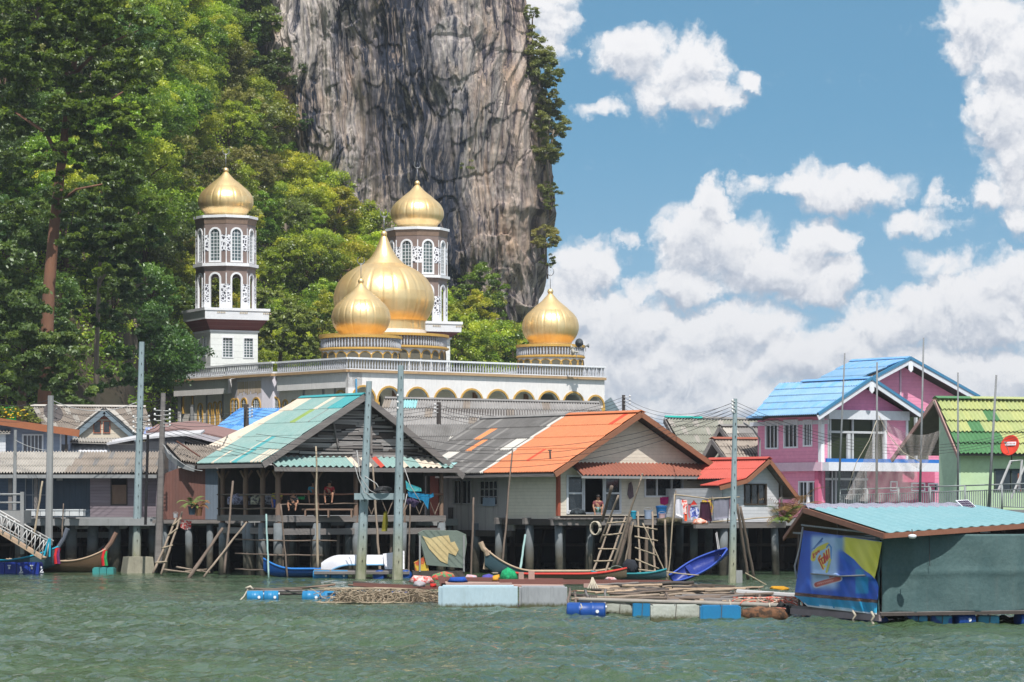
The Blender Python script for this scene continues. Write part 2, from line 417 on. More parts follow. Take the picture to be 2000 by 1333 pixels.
def leaf_mat(key, dark, mid, lite):
 m = bpy.data.materials.new(key); m.use_nodes = True; t = NT(m.node_tree); m.node_tree.nodes.clear()
 at = t.node('ShaderNodeAttribute', attribute_name='tint'); oi = t.node('ShaderNodeObjectInfo')
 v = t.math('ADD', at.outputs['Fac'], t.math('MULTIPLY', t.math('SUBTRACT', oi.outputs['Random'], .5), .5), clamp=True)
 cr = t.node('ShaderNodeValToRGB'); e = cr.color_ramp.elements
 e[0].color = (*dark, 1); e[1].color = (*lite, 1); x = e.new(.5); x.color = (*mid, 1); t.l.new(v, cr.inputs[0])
 hs = t.node('ShaderNodeHueSaturation'); t.l.new(cr.outputs[0], hs.inputs['Color'])
 rr = t.math('FRACT', t.math('MULTIPLY', oi.outputs['Random'], 7.31))
 t.l.new(t.math('MULTIPLY_ADD', rr, .06, .462), hs.inputs['Hue']); t.l.new(t.math('MULTIPLY_ADD', t.math('FRACT', t.math('MULTIPLY', oi.outputs['Random'], 3.7)), .50, .95), hs.inputs['Value'])
 d = t.node('ShaderNodeBsdfDiffuse'); tr = t.node('ShaderNodeBsdfTranslucent'); gl = t.node('ShaderNodeBsdfGlossy')
 gl.inputs['Roughness'].default_value = .42; gl.inputs['Color'].default_value = (.7, .75, .7, 1)
 t.l.new(hs.outputs[0], d.inputs[0])
 tcol = t.mix(1.0, hs.outputs[0], (1.1, 1.2, .5), 'MULTIPLY'); t.l.new(tcol, tr.inputs[0])
 m1 = t.node('ShaderNodeMixShader'); m1.inputs[0].default_value = .50; t.l.new(d.outputs[0], m1.inputs[1]); t.l.new(tr.outputs[0], m1.inputs[2])
 m2 = t.node('ShaderNodeMixShader'); m2.inputs[0].default_value = .05; t.l.new(m1.outputs[0], m2.inputs[1]); t.l.new(gl.outputs[0], m2.inputs[2])
 o = t.node('ShaderNodeOutputMaterial'); t.l.new(m2.outputs[0], o.inputs[0]); return m
LEAF = leaf_mat('leaf_green', (.052, .095, .013), (.175, .26, .028), (.45, .49, .055))
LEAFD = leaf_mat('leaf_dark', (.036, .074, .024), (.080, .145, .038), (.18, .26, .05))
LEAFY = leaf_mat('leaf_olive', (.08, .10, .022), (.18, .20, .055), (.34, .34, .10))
LEAFB = leaf_mat('leaf_sunlit_lime', (.075, .11, .012), (.25, .325, .03), (.58, .60, .06))  # brighter leaf copy, sunlight on the slope put into the colour
BARK = mat('bark', (.16, .10, .065), (.07, .05, .04), 1.2, (1, 1, .25), .9, .6)
BARKP = mat('bark_pale', (.24, .20, .155), (.12, .10, .08), 1.2, (1, 1, .25), .9, .6)
def leaf_cloud(name, C, Rr, tint, nper, size, m, seed=0, flat=.75, loc=(0, 0, 0)):
 """leaf-sized rhombi on clumps: C (k,3) centres, Rr (k,) radii, tint (k,)"""
 g = np.random.default_rng(seed); C = np.asarray(C, float); k = len(C)
 nper = np.maximum(3, (np.asarray(nper) * np.ones(k))).astype(int)
 idx = np.repeat(np.arange(k), nper); n = len(idx)
 d = g.normal(size=(n, 3)); d /= np.linalg.norm(d, axis=1, keepdims=True)
 d[:, 2] = np.where(d[:, 2] < -.35, -d[:, 2], d[:, 2])
 rad = np.asarray(Rr)[idx] * (g.uniform(.12, 1.0, n) ** .5) * np.where(g.uniform(size=n) < .16, 1.45, 1.05)
 pos = C[idx] + d * rad[:, None] * np.array([1, 1, flat])
 nrm = d + g.normal(size=(n, 3)) * .95 + np.array([0, 0, .25]); nrm /= np.linalg.norm(nrm, axis=1, keepdims=True)
 a = np.cross(nrm, g.normal(size=(n, 3))); a /= np.linalg.norm(a, axis=1, keepdims=True) + 1e-9
 b = np.cross(nrm, a); s = size * g.uniform(.6, 1.35, n)[:, None]
 V = np.stack([pos - a * s, pos - b * s * .55, pos + a * s - nrm * s * .25, pos + b * s * .55], 1).reshape(-1, 3)
 me = bpy.data.meshes.new(name); me.vertices.add(4 * n)
 me.vertices.foreach_set('co', (V - np.array(loc)).astype(np.float32).ravel())
 me.loops.add(4 * n); me.loops.foreach_set('vertex_index', np.arange(4 * n, dtype=np.int32))
 me.polygons.add(n); me.polygons.foreach_set('loop_start', np.arange(0, 4 * n, 4, dtype=np.int32))
 me.polygons.foreach_set('loop_total', np.full(n, 4, dtype=np.int32))
 at = me.attributes.new('tint', 'FLOAT', 'POINT')
 tv = np.clip(np.asarray(tint)[idx] + g.normal(size=n) * .10, 0, 1)
 at.data.foreach_set('value', np.repeat(tv, 4).astype(np.float32))
 me.materials.append(m); me.update(calc_edges=True); return me
def crown_clumps(g, rx, rz, n, z0, lean=(0, 0)):
 C = []; Rr = []; T = []
 for i in range(n):
  d = g.normal(size=3); d /= np.linalg.norm(d)
  q = g.uniform(.25, 1) ** .45
  c = np.array([d[0] * rx * q, d[1] * rx * q, z0 + rz * (d[2] * q)])
  c[0] += lean[0] * (c[2] - z0); C.append(c); Rr.append(g.uniform(.09, .27) * rx)
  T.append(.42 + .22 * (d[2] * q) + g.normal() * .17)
 return np.array(C), np.array(Rr), np.array(T)
TREEP = []
def tree_proto(seed, kind):
 g = np.random.default_rng(seed)
 rx, rz, h = {'round': (3.6, 3.0, 5.2), 'tall': (3.0, 4.6, 6.5), 'broad': (4.8, 2.8, 5.4), 'wispy': (3.8, 3.4, 5.0), 'shrub': (1.5, 1.2, 1.4), 'fine': (2.6, 2.2, 3.4)}[kind]
 n = {'round': 80, 'tall': 90, 'broad': 100, 'wispy': 110, 'shrub': 26, 'fine': 60}[kind]
 C, Rr, T = crown_clumps(g, rx, rz, n, h)
 m = {'wispy': LEAFY, 'shrub': LEAFY}.get(kind, LEAF)
 per = {'wispy': 120, 'shrub': 90}.get(kind, 170); sz = .135 if kind != 'shrub' else .10
 if kind == 'wispy': Rr *= .75
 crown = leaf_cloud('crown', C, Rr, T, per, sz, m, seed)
 mb = MB(); top = Vector((g.uniform(-.4, .4), g.uniform(-.4, .4), h - rz * .3))
 mb.tube([(0, 0, -1.5), (top.x * .3, top.y * .3, h * .3), top], [.30 * rx / 3.6, .24 * rx / 3.6, .14 * rx / 3.6], 7)
 for i in range(6):
  c = Vector(C[(i * 7) % n]); s = top * g.uniform(.55, .95)
  mb.tube([s, (s + c) / 2 + Vector((0, 0, .3)), c], [.10 * rx / 3.6, .07 * rx / 3.6, .025], 5)
 return crown, mkmesh('trunk', mb, BARKP if kind in ('wispy', 'fine') else BARK, smooth=True)
def place_tree(proto, loc, rz, sc, label, group=None, name='jungle_tree', cat='tree', leaf=None, sz=None):
 o = bpy.data.objects.new(name, None); COL.objects.link(o); o.location = loc
 o.rotation_euler = (0, 0, rz); o.scale = (sc, sc, sc * (sz or 1)); o['label'] = label; o['category'] = cat
 if group: o['group'] = group
 for nm, me in (('crown', proto[0]), ('trunk', proto[1])):
  c = bpy.data.objects.new(nm, me); COL.objects.link(c); c.parent = o
  if nm == 'crown' and leaf is not None:
   c.data = me; c.material_slots[0].link = 'OBJECT'; c.material_slots[0].material = leaf
 return o
protos = {k: [tree_proto(10 + i * 7 + j, k) for j in range(c)] for i, (k, c) in enumerate([('round', 3), ('tall', 3), ('broad', 3), ('wispy', 2), ('shrub', 2), ('fine', 2)])}
ROCK = None
def rock_mat():
 m = bpy.data.materials.new('limestone'); m.use_nodes = True; t = NT(m.node_tree)
 bs = m.node_tree.nodes['Principled BSDF']; tc = t.node('ShaderNodeTexCoord'); v = tc.outputs['Object']
 wrp = t.noise(t.mapping(v, (.1, .1, .05)), 1.0, 3, .6, 0, 1)
 vw = t.vmath('ADD', v, t.vmath('MULTIPLY', t.vmath('SUBTRACT', wrp, (.5, .5, .5)), (5, 5, 4)))
 a = t.noise(t.mapping(vw, (.50, .5, .035)), 1.0, 8, .66)
 b = t.noise(t.mapping(vw, (1.7, 1.7, .09)), 1.0, 7, .68)
 c = t.noise(t.mapping(v, (.055, .055, .028)), 1.0, 5, .6)
 sp = t.node('ShaderNodeSeparateXYZ'); t.l.new(v, sp.inputs[0])
 col = t.mix(t.maprange(a, .40, .62), (.76, .68, .61), (.42, .38, .38))
 col = t.mix(t.maprange(b, .40, .66, 0, .75), col, (.22, .21, .25))
 zx = t.math('ADD', sp.outputs[0], t.math('MULTIPLY', sp.outputs[2], .16))
 dm = t.math('ABSOLUTE', t.math('SUBTRACT', t.math('MULTIPLY_ADD', c, 16.0, zx), 4.0))
 dk = t.maprange(dm, 2.0, 9.0, 1, 0, True)
 s1 = t.maprange(t.math('MULTIPLY_ADD', b, .8, a), .90, 1.02, 0, 1)
 dark = t.math('MULTIPLY', t.math('MAXIMUM', dk, s1), t.maprange(b, .30, .50, .15, 1.0), clamp=True)
 col = t.mix(dark, col, (.032, .042, .068))
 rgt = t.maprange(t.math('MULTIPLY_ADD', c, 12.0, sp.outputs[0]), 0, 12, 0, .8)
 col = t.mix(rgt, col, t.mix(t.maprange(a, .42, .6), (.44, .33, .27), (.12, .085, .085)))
 fine = t.noise(t.mapping(v, (2.2, 2.2, .7)), 1.5, 8, .72)
 crk = t.vor(t.mapping(vw, (.20, .2, .07)), 1.0, 'DISTANCE_TO_EDGE'); crk = t.maprange(crk, 0, .035, 1, 0)
 tan = t.maprange(t.noise(t.mapping(vw, (.13, .13, .06)), 1.0, 6, .65), .46, .64, 0, .85)
 col = t.mix(t.math('MULTIPLY', tan, t.math('SUBTRACT', 1.0, dark)), col, t.mix(t.maprange(b, .4, .6), (.66, .46, .31), (.38, .25, .18)))
 lft_shade = t.maprange(sp.outputs[0], -32.5, -29.5, .85, 0)  # shade at the left cliff edge, painted into the rock colour
 col = t.mix(lft_shade, col, (.03, .035, .035))
 col = t.mix(t.math('MULTIPLY', crk, t.maprange(c, .42, .62, .0, .28)), col, (.04, .045, .06))
 col = t.mix(t.maprange(fine, .45, .75, 0, .4), col, (.10, .09, .10))
 t.l.new(col, bs.inputs['Base Color']); bs.inputs['Roughness'].default_value = .92; bs.inputs['Specular IOR Level'].default_value = .15
 bp = t.node('ShaderNodeBump'); bp.inputs['Strength'].default_value = .9; bp.inputs['Distance'].default_value = .8
 t.l.new(t.math('MULTIPLY_ADD', a, .8, t.math('MULTIPLY_ADD', b, .7, t.math('MULTIPLY_ADD', fine, .6, t.math('MULTIPLY', crk, -.5)))), bp.inputs['Height'])
 t.l.new(bp.outputs[0], bs.inputs['Normal'])
 return m
ROCK = rock_mat()
SOIL = mat('hill_soil', (.060, .042, .030), (.022, .026, .014), .25, rough=.95, bump=.8)
def build_terrain():
 px = np.linspace(-400, 1400, 150); t = np.linspace(0, 1, 60)
 A, T = np.meshgrid(px, t, indexing='ij'); X, Y, Z = terr(A, T)
 Z[:, 0] = -3
 struct('hillside', grid_mesh('hillside', np.stack([X, Y, Z], -1).reshape(-1, 3), 150, 60, SOIL))
build_terrain()
def sil(z):
 """right edge of the cliff (photo px at Y~400) against height"""
 py = HY - (z - CAMZ) / 400 * FPX
 return np.interp(py, [-300, 0, 60, 130, 180, 240, 300, 360, 410, 424, 480, 520, 560, 600, 640, 700, 1000],
      [1010, 1020, 1028, 1040, 1056, 1066, 1066, 1072, 1080, 1060, 1058, 1064, 1050, 1046, 1022, 1012, 1008])
def build_cliff():
 nz, nsx = 620, 560
 z = np.linspace(8, 96, nz)
 s = np.linspace(0, 1, nsx)
 S, Z = np.meshgrid(s, z, indexing='ij')
 xr = (sil(Z) - CX) / FPX * 400
 xl = (330 - CX) / FPX * 400
 k = .80                                  # after this share the face turns the corner
 W = xr - xl
 r = 7.0
 fx = xl + np.minimum(S / k, 1) * (W - r)
 ang = np.clip((S - k) / (1 - k), 0, 1) * 1.9
 X = np.where(S < k, fx, xl + W - r + r * np.sin(np.minimum(ang, 1.57)))
 Y = np.where(S < k, 400.0, 400 + r * (1 - np.cos(np.minimum(ang, 1.57))) + np.maximum(ang - 1.57, 0) * 90)
 Y = Y + 6 * np.sin(X * .10) - np.clip((Z - 25) / 70, 0, 1) * 6          # bulging, slightly overhanging
 wx = X + 3.5 * (fbm(X * .10, Z * .06, 3, seed=31) - .5) * 2
 rib = ridge(wx * .16, Z * .020, 4, 40) * 3.2 + (fbm(wx * .42, Z * .045, 5, .55, 50) - .5) * 3.6
 rib += (ridge(wx * .9, Z * .05 + wx * .05, 4, 60) - .5) * 1.7 + (fbm(X * .5, Z * .30, 5, .6, 70) - .5) * .9
 lip = np.clip(fbm(X * .16 + 5, Z * .09, 4, .55, 90) - .52, 0, 1) * 7
 saw = (Z * .13 + 2.2 * fbm(X * .15, Z * .03, 3, seed=95)) % 1.0
 rib += lip * saw * .9 + (fbm(X * .055, Z * .05, 3, .5, 120) - .5) * 7 + np.floor(fbm(X * .12, Z * .10, 3, .5, 130) * 7) * .22
 keep = np.clip(S * 8, 0, 1)
 n = rib * keep
 X = X + np.where(S > k, n * np.sin(np.minimum(ang, 1.57)) * .28 - .4, 0)
 Y = Y - n
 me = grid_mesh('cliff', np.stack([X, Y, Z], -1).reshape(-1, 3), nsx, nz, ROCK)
 struct('cliff', me)
build_cliff()
# dark limestone foot seen under the big tree
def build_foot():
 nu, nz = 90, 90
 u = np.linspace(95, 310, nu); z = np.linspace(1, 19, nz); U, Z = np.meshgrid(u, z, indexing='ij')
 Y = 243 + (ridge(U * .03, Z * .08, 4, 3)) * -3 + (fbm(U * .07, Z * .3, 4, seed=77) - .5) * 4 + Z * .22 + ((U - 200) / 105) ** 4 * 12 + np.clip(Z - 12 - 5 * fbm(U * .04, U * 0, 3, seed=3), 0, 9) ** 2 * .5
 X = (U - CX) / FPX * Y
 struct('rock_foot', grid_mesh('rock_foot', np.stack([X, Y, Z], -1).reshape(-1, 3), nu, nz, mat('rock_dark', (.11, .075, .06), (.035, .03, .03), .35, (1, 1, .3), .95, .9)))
def build_forest():
 g = np.random.default_rng(5)
 pts = []
 tries = 0
 while len(pts) < 262 and tries < 9000:
  tries += 1
  px = g.uniform(-75, 1060); t = g.uniform(0.0, 1.0) ** .85
  if px > 1000 and t > .9: continue
  X, Y, Z = terr(px, t); X, Y, Z = float(X), float(Y), float(Z)
  py = HY - (Z + 5 - CAMZ) / Y * FPX
  if py < -110 or py > 850: continue
  if 335 < px < 1060 and (py > 730 or Y < 310): continue
  if px < 330 and py > 810: continue
  if 285 < px < 350 and py > 600 and Y < 312: continue
  if 130 < px < 280 and py > 590: continue
  if any((X - a) ** 2 + (Y - b) ** 2 * .35 + ((Z - c) * .9) ** 2 < 3.6 ** 2 for a, b, c, *_ in pts): continue
  pts.append((X, Y, Z, px, py, t))
 pts.sort(key=lambda q: q[1])
 for X, Y, Z, px, py, t in pts:
  right = np.clip((px - 150) / 350, 0, 1)
  dark = px < 330 and py > 430 and g.uniform() < .9 or (px < 250 and g.uniform() < .45) or (430 < px < 640 and py < _cliffy(px) + 60 and g.uniform() < .8)  # darker leaf copy stands in for shade of cliff and hill foot
  kind = g.choice(['round', 'tall', 'broad', 'wispy', 'fine'], p=[.28, .18, .28, .14, .12])
  pr = protos[kind][g.integers(len(protos[kind]))]
  sc = g.uniform(.62, 1.12) * (1.0 if px > 330 else 1.05)
  tone = 'dark green' if dark else {'wispy': 'pale olive', 'fine': 'small light green'}.get(kind, 'bright green')
  zone = ('at the shaded hill foot left of the left minaret' if px < 380 and py > 420 else
    'high on the slope at the upper left' if px < 480 and py < 420 else
    'on the slope between left minaret and big dome' if px < 720 and py > 330 else
    'on the upper slope under the foot of the cliff' if px < 800 else
    'on the slope between back minaret and right dome')
  place_tree(pr, (X, Y, Z), g.uniform(0, 6.28), sc, f'{tone} {"narrow" if kind == "tall" else "rounded" if kind == "round" else "bushy"} tree {zone}',
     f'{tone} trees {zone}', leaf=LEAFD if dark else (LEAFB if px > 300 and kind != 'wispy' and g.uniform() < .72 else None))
 n = 7000
 px = g.uniform(-390, 1120, n); t = g.uniform(0, 1, n); X, Y, Z = terr(px, t)
 ok = ~((px > 110) & (px < 300) & (Z < 13) & (Y < 262))
 X, Y, Z, px = X[ok], Y[ok], Z[ok], px[ok]; n = len(X)
 C = np.stack([X, Y, Z + .5], 1)
 me = leaf_cloud('undergrowth', C, g.uniform(.8, 1.9, n), .42 + g.normal(size=n) * .16 + np.clip((px - 250) / 900, 0, .16), 70, .17, LEAF, 3, .8, (0, 0, 0))
 o = bpy.data.objects.new('undergrowth', me); COL.objects.link(o); o['kind'] = 'stuff'
 o['label'] = 'dense green undergrowth and creepers covering the hillside between the trees'; o['category'] = 'undergrowth'
def _cliffy(px): return float(np.interp(px, _vx, _vy))
build_forest()
def custom_tree(name, label, base, trunk, limbs, clumps, leaf, bark, n_leaf, size, seed, spread=1.0):
 """trunk: [(px,py,r)] at base Y; clumps: [(px,py,rpx,k,tint)] -> clump clusters"""
 g = np.random.default_rng(seed); Yb = base
 T = Thing(name, label, 'tree', P(trunk[0][0], trunk[0][1], Yb))
 mb = MB(); mb.tube([P(a, b, Yb) for a, b, r in trunk], [r for a, b, r in trunk], 10)
 T.part('trunk', mb, bark, smooth=True)
 for l in limbs:
  mb = MB(); mb.tube([P(a, b, Yb + dy) for a, b, dy, r in l], [r for a, b, dy, r in l], 7); T.part('limb', mb, bark, smooth=True)
 C = []; Rr = []; Tt = []
 for cx, cy, rp, k, tint in clumps:
  rw = rp / FPX * Yb
  for i in range(int(k * 1.9)):
   d = g.normal(size=3); d /= np.linalg.norm(d); q = g.uniform(.2, 1) ** .5
   c = np.array(P(cx, cy, Yb)) + d * rw * q * np.array([1, .9, .8]); c[1] -= 1.6; C.append(c)
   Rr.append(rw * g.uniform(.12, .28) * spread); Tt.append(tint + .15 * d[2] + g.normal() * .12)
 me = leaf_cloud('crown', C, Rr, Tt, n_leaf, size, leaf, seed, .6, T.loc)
 o = bpy.data.objects.new('crown', me); COL.objects.link(o); o.parent = T.o
 return T
# the towering tree at the left with its bare reddish trunk
custom_tree('towering_tree', 'towering tree with a bare reddish trunk and high drooping crown at the far left', 238,
 [(88, 800, .62), (92, 640, .52), (96, 560, .48), (106, 440, .42), (120, 320, .36), (134, 200, .28), (150, 90, .18), (156, 0, .1)],
 [[(120, 320, 0, .22), (90, 260, -1, .15), (30, 220, -2, .08)], [(126, 270, 0, .2), (190, 210, -1.5, .13), (240, 180, -3, .06)],
  [(134, 200, 0, .2), (128, 120, 1, .12), (60, 60, 1, .06)], [(140, 150, 0, .18), (200, 90, -1, .1), (270, 60, -2, .05)], [(112, 400, 0, .16), (150, 370, -2, .1), (200, 360, -3, .05)]],
 [(60, 40, 80, 26, 0.25), (150, 10, 90, 28, 0.32), (240, 50, 70, 24, 0.40), (60, 140, 75, 22, 0.22), (170, 130, 75, 24, 0.28), (255, 150, 62, 22, 0.40),
  (30, 240, 60, 18, 0.20), (200, 240, 68, 22, 0.26), (270, 240, 52, 18, 0.36), (150, 320, 60, 14, 0.16), (240, 330, 62, 20, 0.26), (50, 330, 55, 14, 0.15), (200, 400, 56, 16, 0.16), (30, 420, 50, 12, 0.12), (285, 410, 48, 12, 0.26), (130, 230, 60, 16, 0.24), (130, 60, 60, 16, 0.30), (110, 400, 46, 8, 0.18), (170, 480, 50, 12, 0.16), (240, 470, 50, 14, 0.20), (210, 550, 40, 8, 0.18)],
 LEAF, mat('bark_red', (.26, .125, .075), (.12, .07, .05), 1.0, (1, 1, .2), .9, .7), 210, .17, 101, .8)
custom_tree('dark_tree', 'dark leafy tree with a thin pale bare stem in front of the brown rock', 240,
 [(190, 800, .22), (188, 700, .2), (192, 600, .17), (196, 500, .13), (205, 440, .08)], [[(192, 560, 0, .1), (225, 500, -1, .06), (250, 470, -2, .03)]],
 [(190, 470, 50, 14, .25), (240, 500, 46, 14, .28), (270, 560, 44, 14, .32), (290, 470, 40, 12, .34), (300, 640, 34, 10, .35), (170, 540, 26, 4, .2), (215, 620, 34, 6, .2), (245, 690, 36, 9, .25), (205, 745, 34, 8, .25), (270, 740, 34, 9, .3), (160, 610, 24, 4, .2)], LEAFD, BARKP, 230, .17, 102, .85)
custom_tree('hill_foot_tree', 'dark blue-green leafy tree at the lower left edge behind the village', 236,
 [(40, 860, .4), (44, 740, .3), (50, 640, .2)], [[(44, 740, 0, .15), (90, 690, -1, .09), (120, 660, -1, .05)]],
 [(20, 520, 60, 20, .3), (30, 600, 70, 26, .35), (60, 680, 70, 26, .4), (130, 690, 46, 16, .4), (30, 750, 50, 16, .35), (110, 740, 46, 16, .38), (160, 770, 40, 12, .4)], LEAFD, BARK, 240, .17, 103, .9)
custom_tree('bushy_tree', 'bushy mid green tree immediately left of the mosque wall', 303,
 [(310, 840, .3), (312, 760, .2), (318, 700, .12)], [],
 [(310, 690, 36, 14, .45), (340, 640, 34, 12, .5), (318, 755, 36, 14, .42), (345, 590, 34, 12, .5), (290, 790, 34, 10, .38), (255, 760, 34, 10, .3), (225, 780, 30, 8, .28)], LEAF, BARK, 230, .17, 104, .9)
custom_tree('feathery_tree', 'pale olive feathery tree standing just right of the left minaret base', 318,
 [(545, 760, .26), (548, 690, .2), (556, 640, .12)], [[(548, 690, 0, .1), (590, 650, -1, .05), (625, 640, -1, .03)], [(548, 690, 0, .1), (520, 640, -1, .05), (510, 600, 0, .03)]],
 [(540, 600, 46, 20, .62), (580, 630, 50, 22, .6), (545, 665, 50, 20, .5), (600, 680, 36, 14, .5), (515, 640, 30, 12, .55)], LEAFY, BARKP, 110, .20, 105, .7)
# plants clinging to the rim and ledges of the cliff
for i, (px, py, sc, where) in enumerate([(1030, 60, 1.1, 'topmost on the right rim of the cliff'), (1048, 110, 1.5, 'on the upper right rim of the cliff'), (1062, 150, 1.7, 'on the bulge of the upper right cliff rim'),
  (1076, 205, 1.3, 'on the right cliff rim beside the first white cloud'), (1080, 250, 1.6, 'at the outermost right of the cliff rim'), (1074, 300, 1.3, 'hanging from the middle of the right cliff rim'),
  (1078, 365, 1.1, 'just above the dark overhang of the right cliff rim'), (1076, 395, .7, 'on the dark overhang of the right cliff rim'), (1070, 470, 1.2, 'below the dark overhang on the right cliff rim'), (1072, 505, .8, 'lowest on the right rim of the cliff'),
  (905, 320, 1.0, 'on a ledge in the middle of the cliff face'), (880, 235, .8, 'on a small ledge high in the cliff face'), (1042, 20, .9, 'at the very top of the right cliff rim'), (868, 80, .7, 'near the top of the cliff face'),
  (722, 338, .9, 'where the slope meets the pale cliff foot'), (500, 70, 1.5, 'at the shaded left edge of the cliff face'), (545, 165, 1.3, 'hanging at the left shoulder of the cliff face'), (480, 10, 1.6, 'at the top left corner of the cliff face'), (590, 235, 1.0, 'low at the left of the cliff face')]):
 Yc = 398 if px > 1000 else 391
 place_tree(protos['shrub'][i % 2] if sc < 1.2 else protos['fine'][i % 2], P(px - 3 * sc if px > 1000 else px, py + 28 * sc, Yc) , i * 1.3, sc * (1.0 if sc < 1.2 else .62) * (1.5 if px < 560 else 1), f'green shrub clinging to the rock {where}', 'shrubs clinging to the cliff', 'cliff_shrub', 'shrub', leaf=LEAFY if px > 600 else LEAFD)
# -- far island
def far_island():
 m = MB()
 xs = np.linspace(900, 1500, 40); Yd = 1800
 pr = np.interp(xs, [900, 1100, 1160, 1175, 1190, 1205, 1228, 1300, 1500], [985, 960, 850, 790, 772, 792, 870, 930, 985]) + (fbm(xs * .1, xs * 0, 4, seed=6) - .5) * 16
 rows = 12; V = []
 for i, x in enumerate(xs):
  for j in range(rows):
   f = j / (rows - 1); z = max(-2, Zp(pr[i], Yd)) * math.sin(f * math.pi) ** .6
   V.append((Xp(x, Yd) , Yd + (f - .5) * 160 , z if 0 < j < rows - 1 else -2))
 struct('far_island', grid_mesh('far_island', V, 40, rows, mat('far_forest_hazed', (.05, .09, .10), (.09, .12, .13), .03, rough=.95)))  # blue-grey of distance haze mixed into the forest colour
far_island()
# -- building helpers
def upx(fr, px, v=0.0):        # u on plane v that shows at column px
 return fr.at(px, HY, v)[0]
def vpx(fr, px, u=0.0): return fr.side(px, HY, u)[0]
def zpy(fr, u, v, py):
 p = fr(u, v, 0); return CAMZ + (HY - py) / FPX * p.y
Frame.upx = upx; Frame.vpx = vpx; Frame.zpy = zpy
def turned(fr):
 """frame of the left side wall: U runs from the near corner back, V into the building"""
 f = Frame(0, 1, 0, o=fr.o); f.U = fr.V.copy(); f.V = fr.U.copy(); return f
def arch_pts(uc, hw, zs, n=10, kind='round'):
 if kind == 'flat': return [(uc - hw, zs), (uc + hw, zs)]
 return [(uc - hw * math.cos(math.pi * i / n), zs + hw * math.sin(math.pi * i / n) * (1.15 if kind == 'ogee' else 1)) for i in range(n + 1)]
def wall(mb, u0, u1, z0, z1, v0, v1, openings=(), m=0, top=None):
 """wall slab between v0 (front) and v1 with openings (uc, half width, sill z, spring z, kind); top: optional f(u)->z"""
 top = top or (lambda u: z1)
 ops = sorted(openings, key=lambda o: o[0]); cur = u0
 def quad(ua, ub, zal, zbl, zah, zbh):
  for v in (v0, v1): mb.add([(ua, v, zal), (ub, v, zbl), (ub, v, zbh), (ua, v, zah)], [(0, 1, 2, 3)], m)
 brk = getattr(top, 'brk', [])
 def solid(ua, ub):
  us = [ua] + [b for b in brk if ua + 1e-4 < b < ub - 1e-4] + [ub]
  for a, b in zip(us, us[1:]): quad(a, b, z0, z0, top(a), top(b))
 for uc, hw, zsill, zs, kind in ops:
  if uc - hw > cur + 1e-4: solid(cur, uc - hw)
  pts = arch_pts(uc, hw, zs, kind=kind)
  for (a, za), (b, zb) in zip(pts, pts[1:]): quad(a, b, za, zb, top(a), top(b)); mb.add([(a, v0, za), (b, v0, zb), (b, v1, zb), (a, v1, za)], [(0, 3, 2, 1)], m)
  if zsill > z0 + 1e-3: quad(uc - hw, uc + hw, z0, z0, zsill, zsill); mb.add([(uc - hw, v0, zsill), (uc + hw, v0, zsill), (uc + hw, v1, zsill), (uc - hw, v1, zsill)], [(0, 1, 2, 3)], m)
  for s in (-1, 1): mb.add([(uc + s * hw, v0, zsill), (uc + s * hw, v1, zsill), (uc + s * hw, v1, zs), (uc + s * hw, v0, zs)], [(0, 1, 2, 3)], m)
  cur = uc + hw
 if u1 > cur + 1e-4: solid(cur, u1)
 for u in (u0, u1): mb.add([(u, v0, z0), (u, v1, z0), (u, v1, top(u)), (u, v0, top(u))], [(0, 1, 2, 3)], m)
 mb.add([(u0, v0, z0), (u1, v0, z0), (u1, v1, z0), (u0, v1, z0)], [(0, 3, 2, 1)], m)
 us = [u0] + list(brk) + [u1]
 for a, b in zip(us, us[1:]): mb.add([(a, v0, top(a)), (b, v0, top(b)), (b, v1, top(b)), (a, v1, top(a))], [(0, 1, 2, 3)], m)
 return mb
def ring(mb, uc, hw, z0, zs, t, v0, v1, kind='round', m=0, bottom=True):
 """frame round an opening, t wide, proud between v0 and v1"""
 inner = [(uc - hw, z0)] + arch_pts(uc, hw, zs, kind=kind) + [(uc + hw, z0)]
 outer = [(uc - hw - t, z0 - (t if bottom else 0))] + (arch_pts(uc, hw + t, zs, kind=kind) if kind != 'flat' else [(uc - hw - t, zs + t), (uc + hw + t, zs + t)]) + [(uc + hw + t, z0 - (t if bottom else 0))]
 n = len(inner); vs = []
 for v in (v0, v1):
  vs += [(u, v, z) for u, z in inner] + [(u, v, z) for u, z in outer]
 fs = []
 rngi = range(n - 1) if not bottom else range(n)
 for i in rngi:
  j = (i + 1) % n
  fs += [(i, j, n + j, n + i), (2*n + i, 3*n + i, 3*n + j, 2*n + j), (n + i, n + j, 3*n + j, 3*n + i), (i, 2*n + i, 2*n + j, j)]
 mb.add(vs, fs, m); return mb
def pane(mb, uc, hw, z0, zs, v, kind='round', m=0):
 pts = [(uc - hw, z0)] + arch_pts(uc, hw, zs, kind=kind) + [(uc + hw, z0)]
 mb.prism(pts, v, v + .02, m); return mb
def muntins(mb, uc, hw, z0, z1, nu, nz, v, t=.04, m=0):
 for i in range(1, nu): u = uc - hw + 2 * hw * i / nu; mb.box(u - t/2, u + t/2, v - .03, v + .01, z0, z1, m)
 for i in range(1, nz): z = z0 + (z1 - z0) * i / nz; mb.box(uc - hw, uc + hw, v - .025, v + .005, z - t/2, z + t/2, m)
 return mb
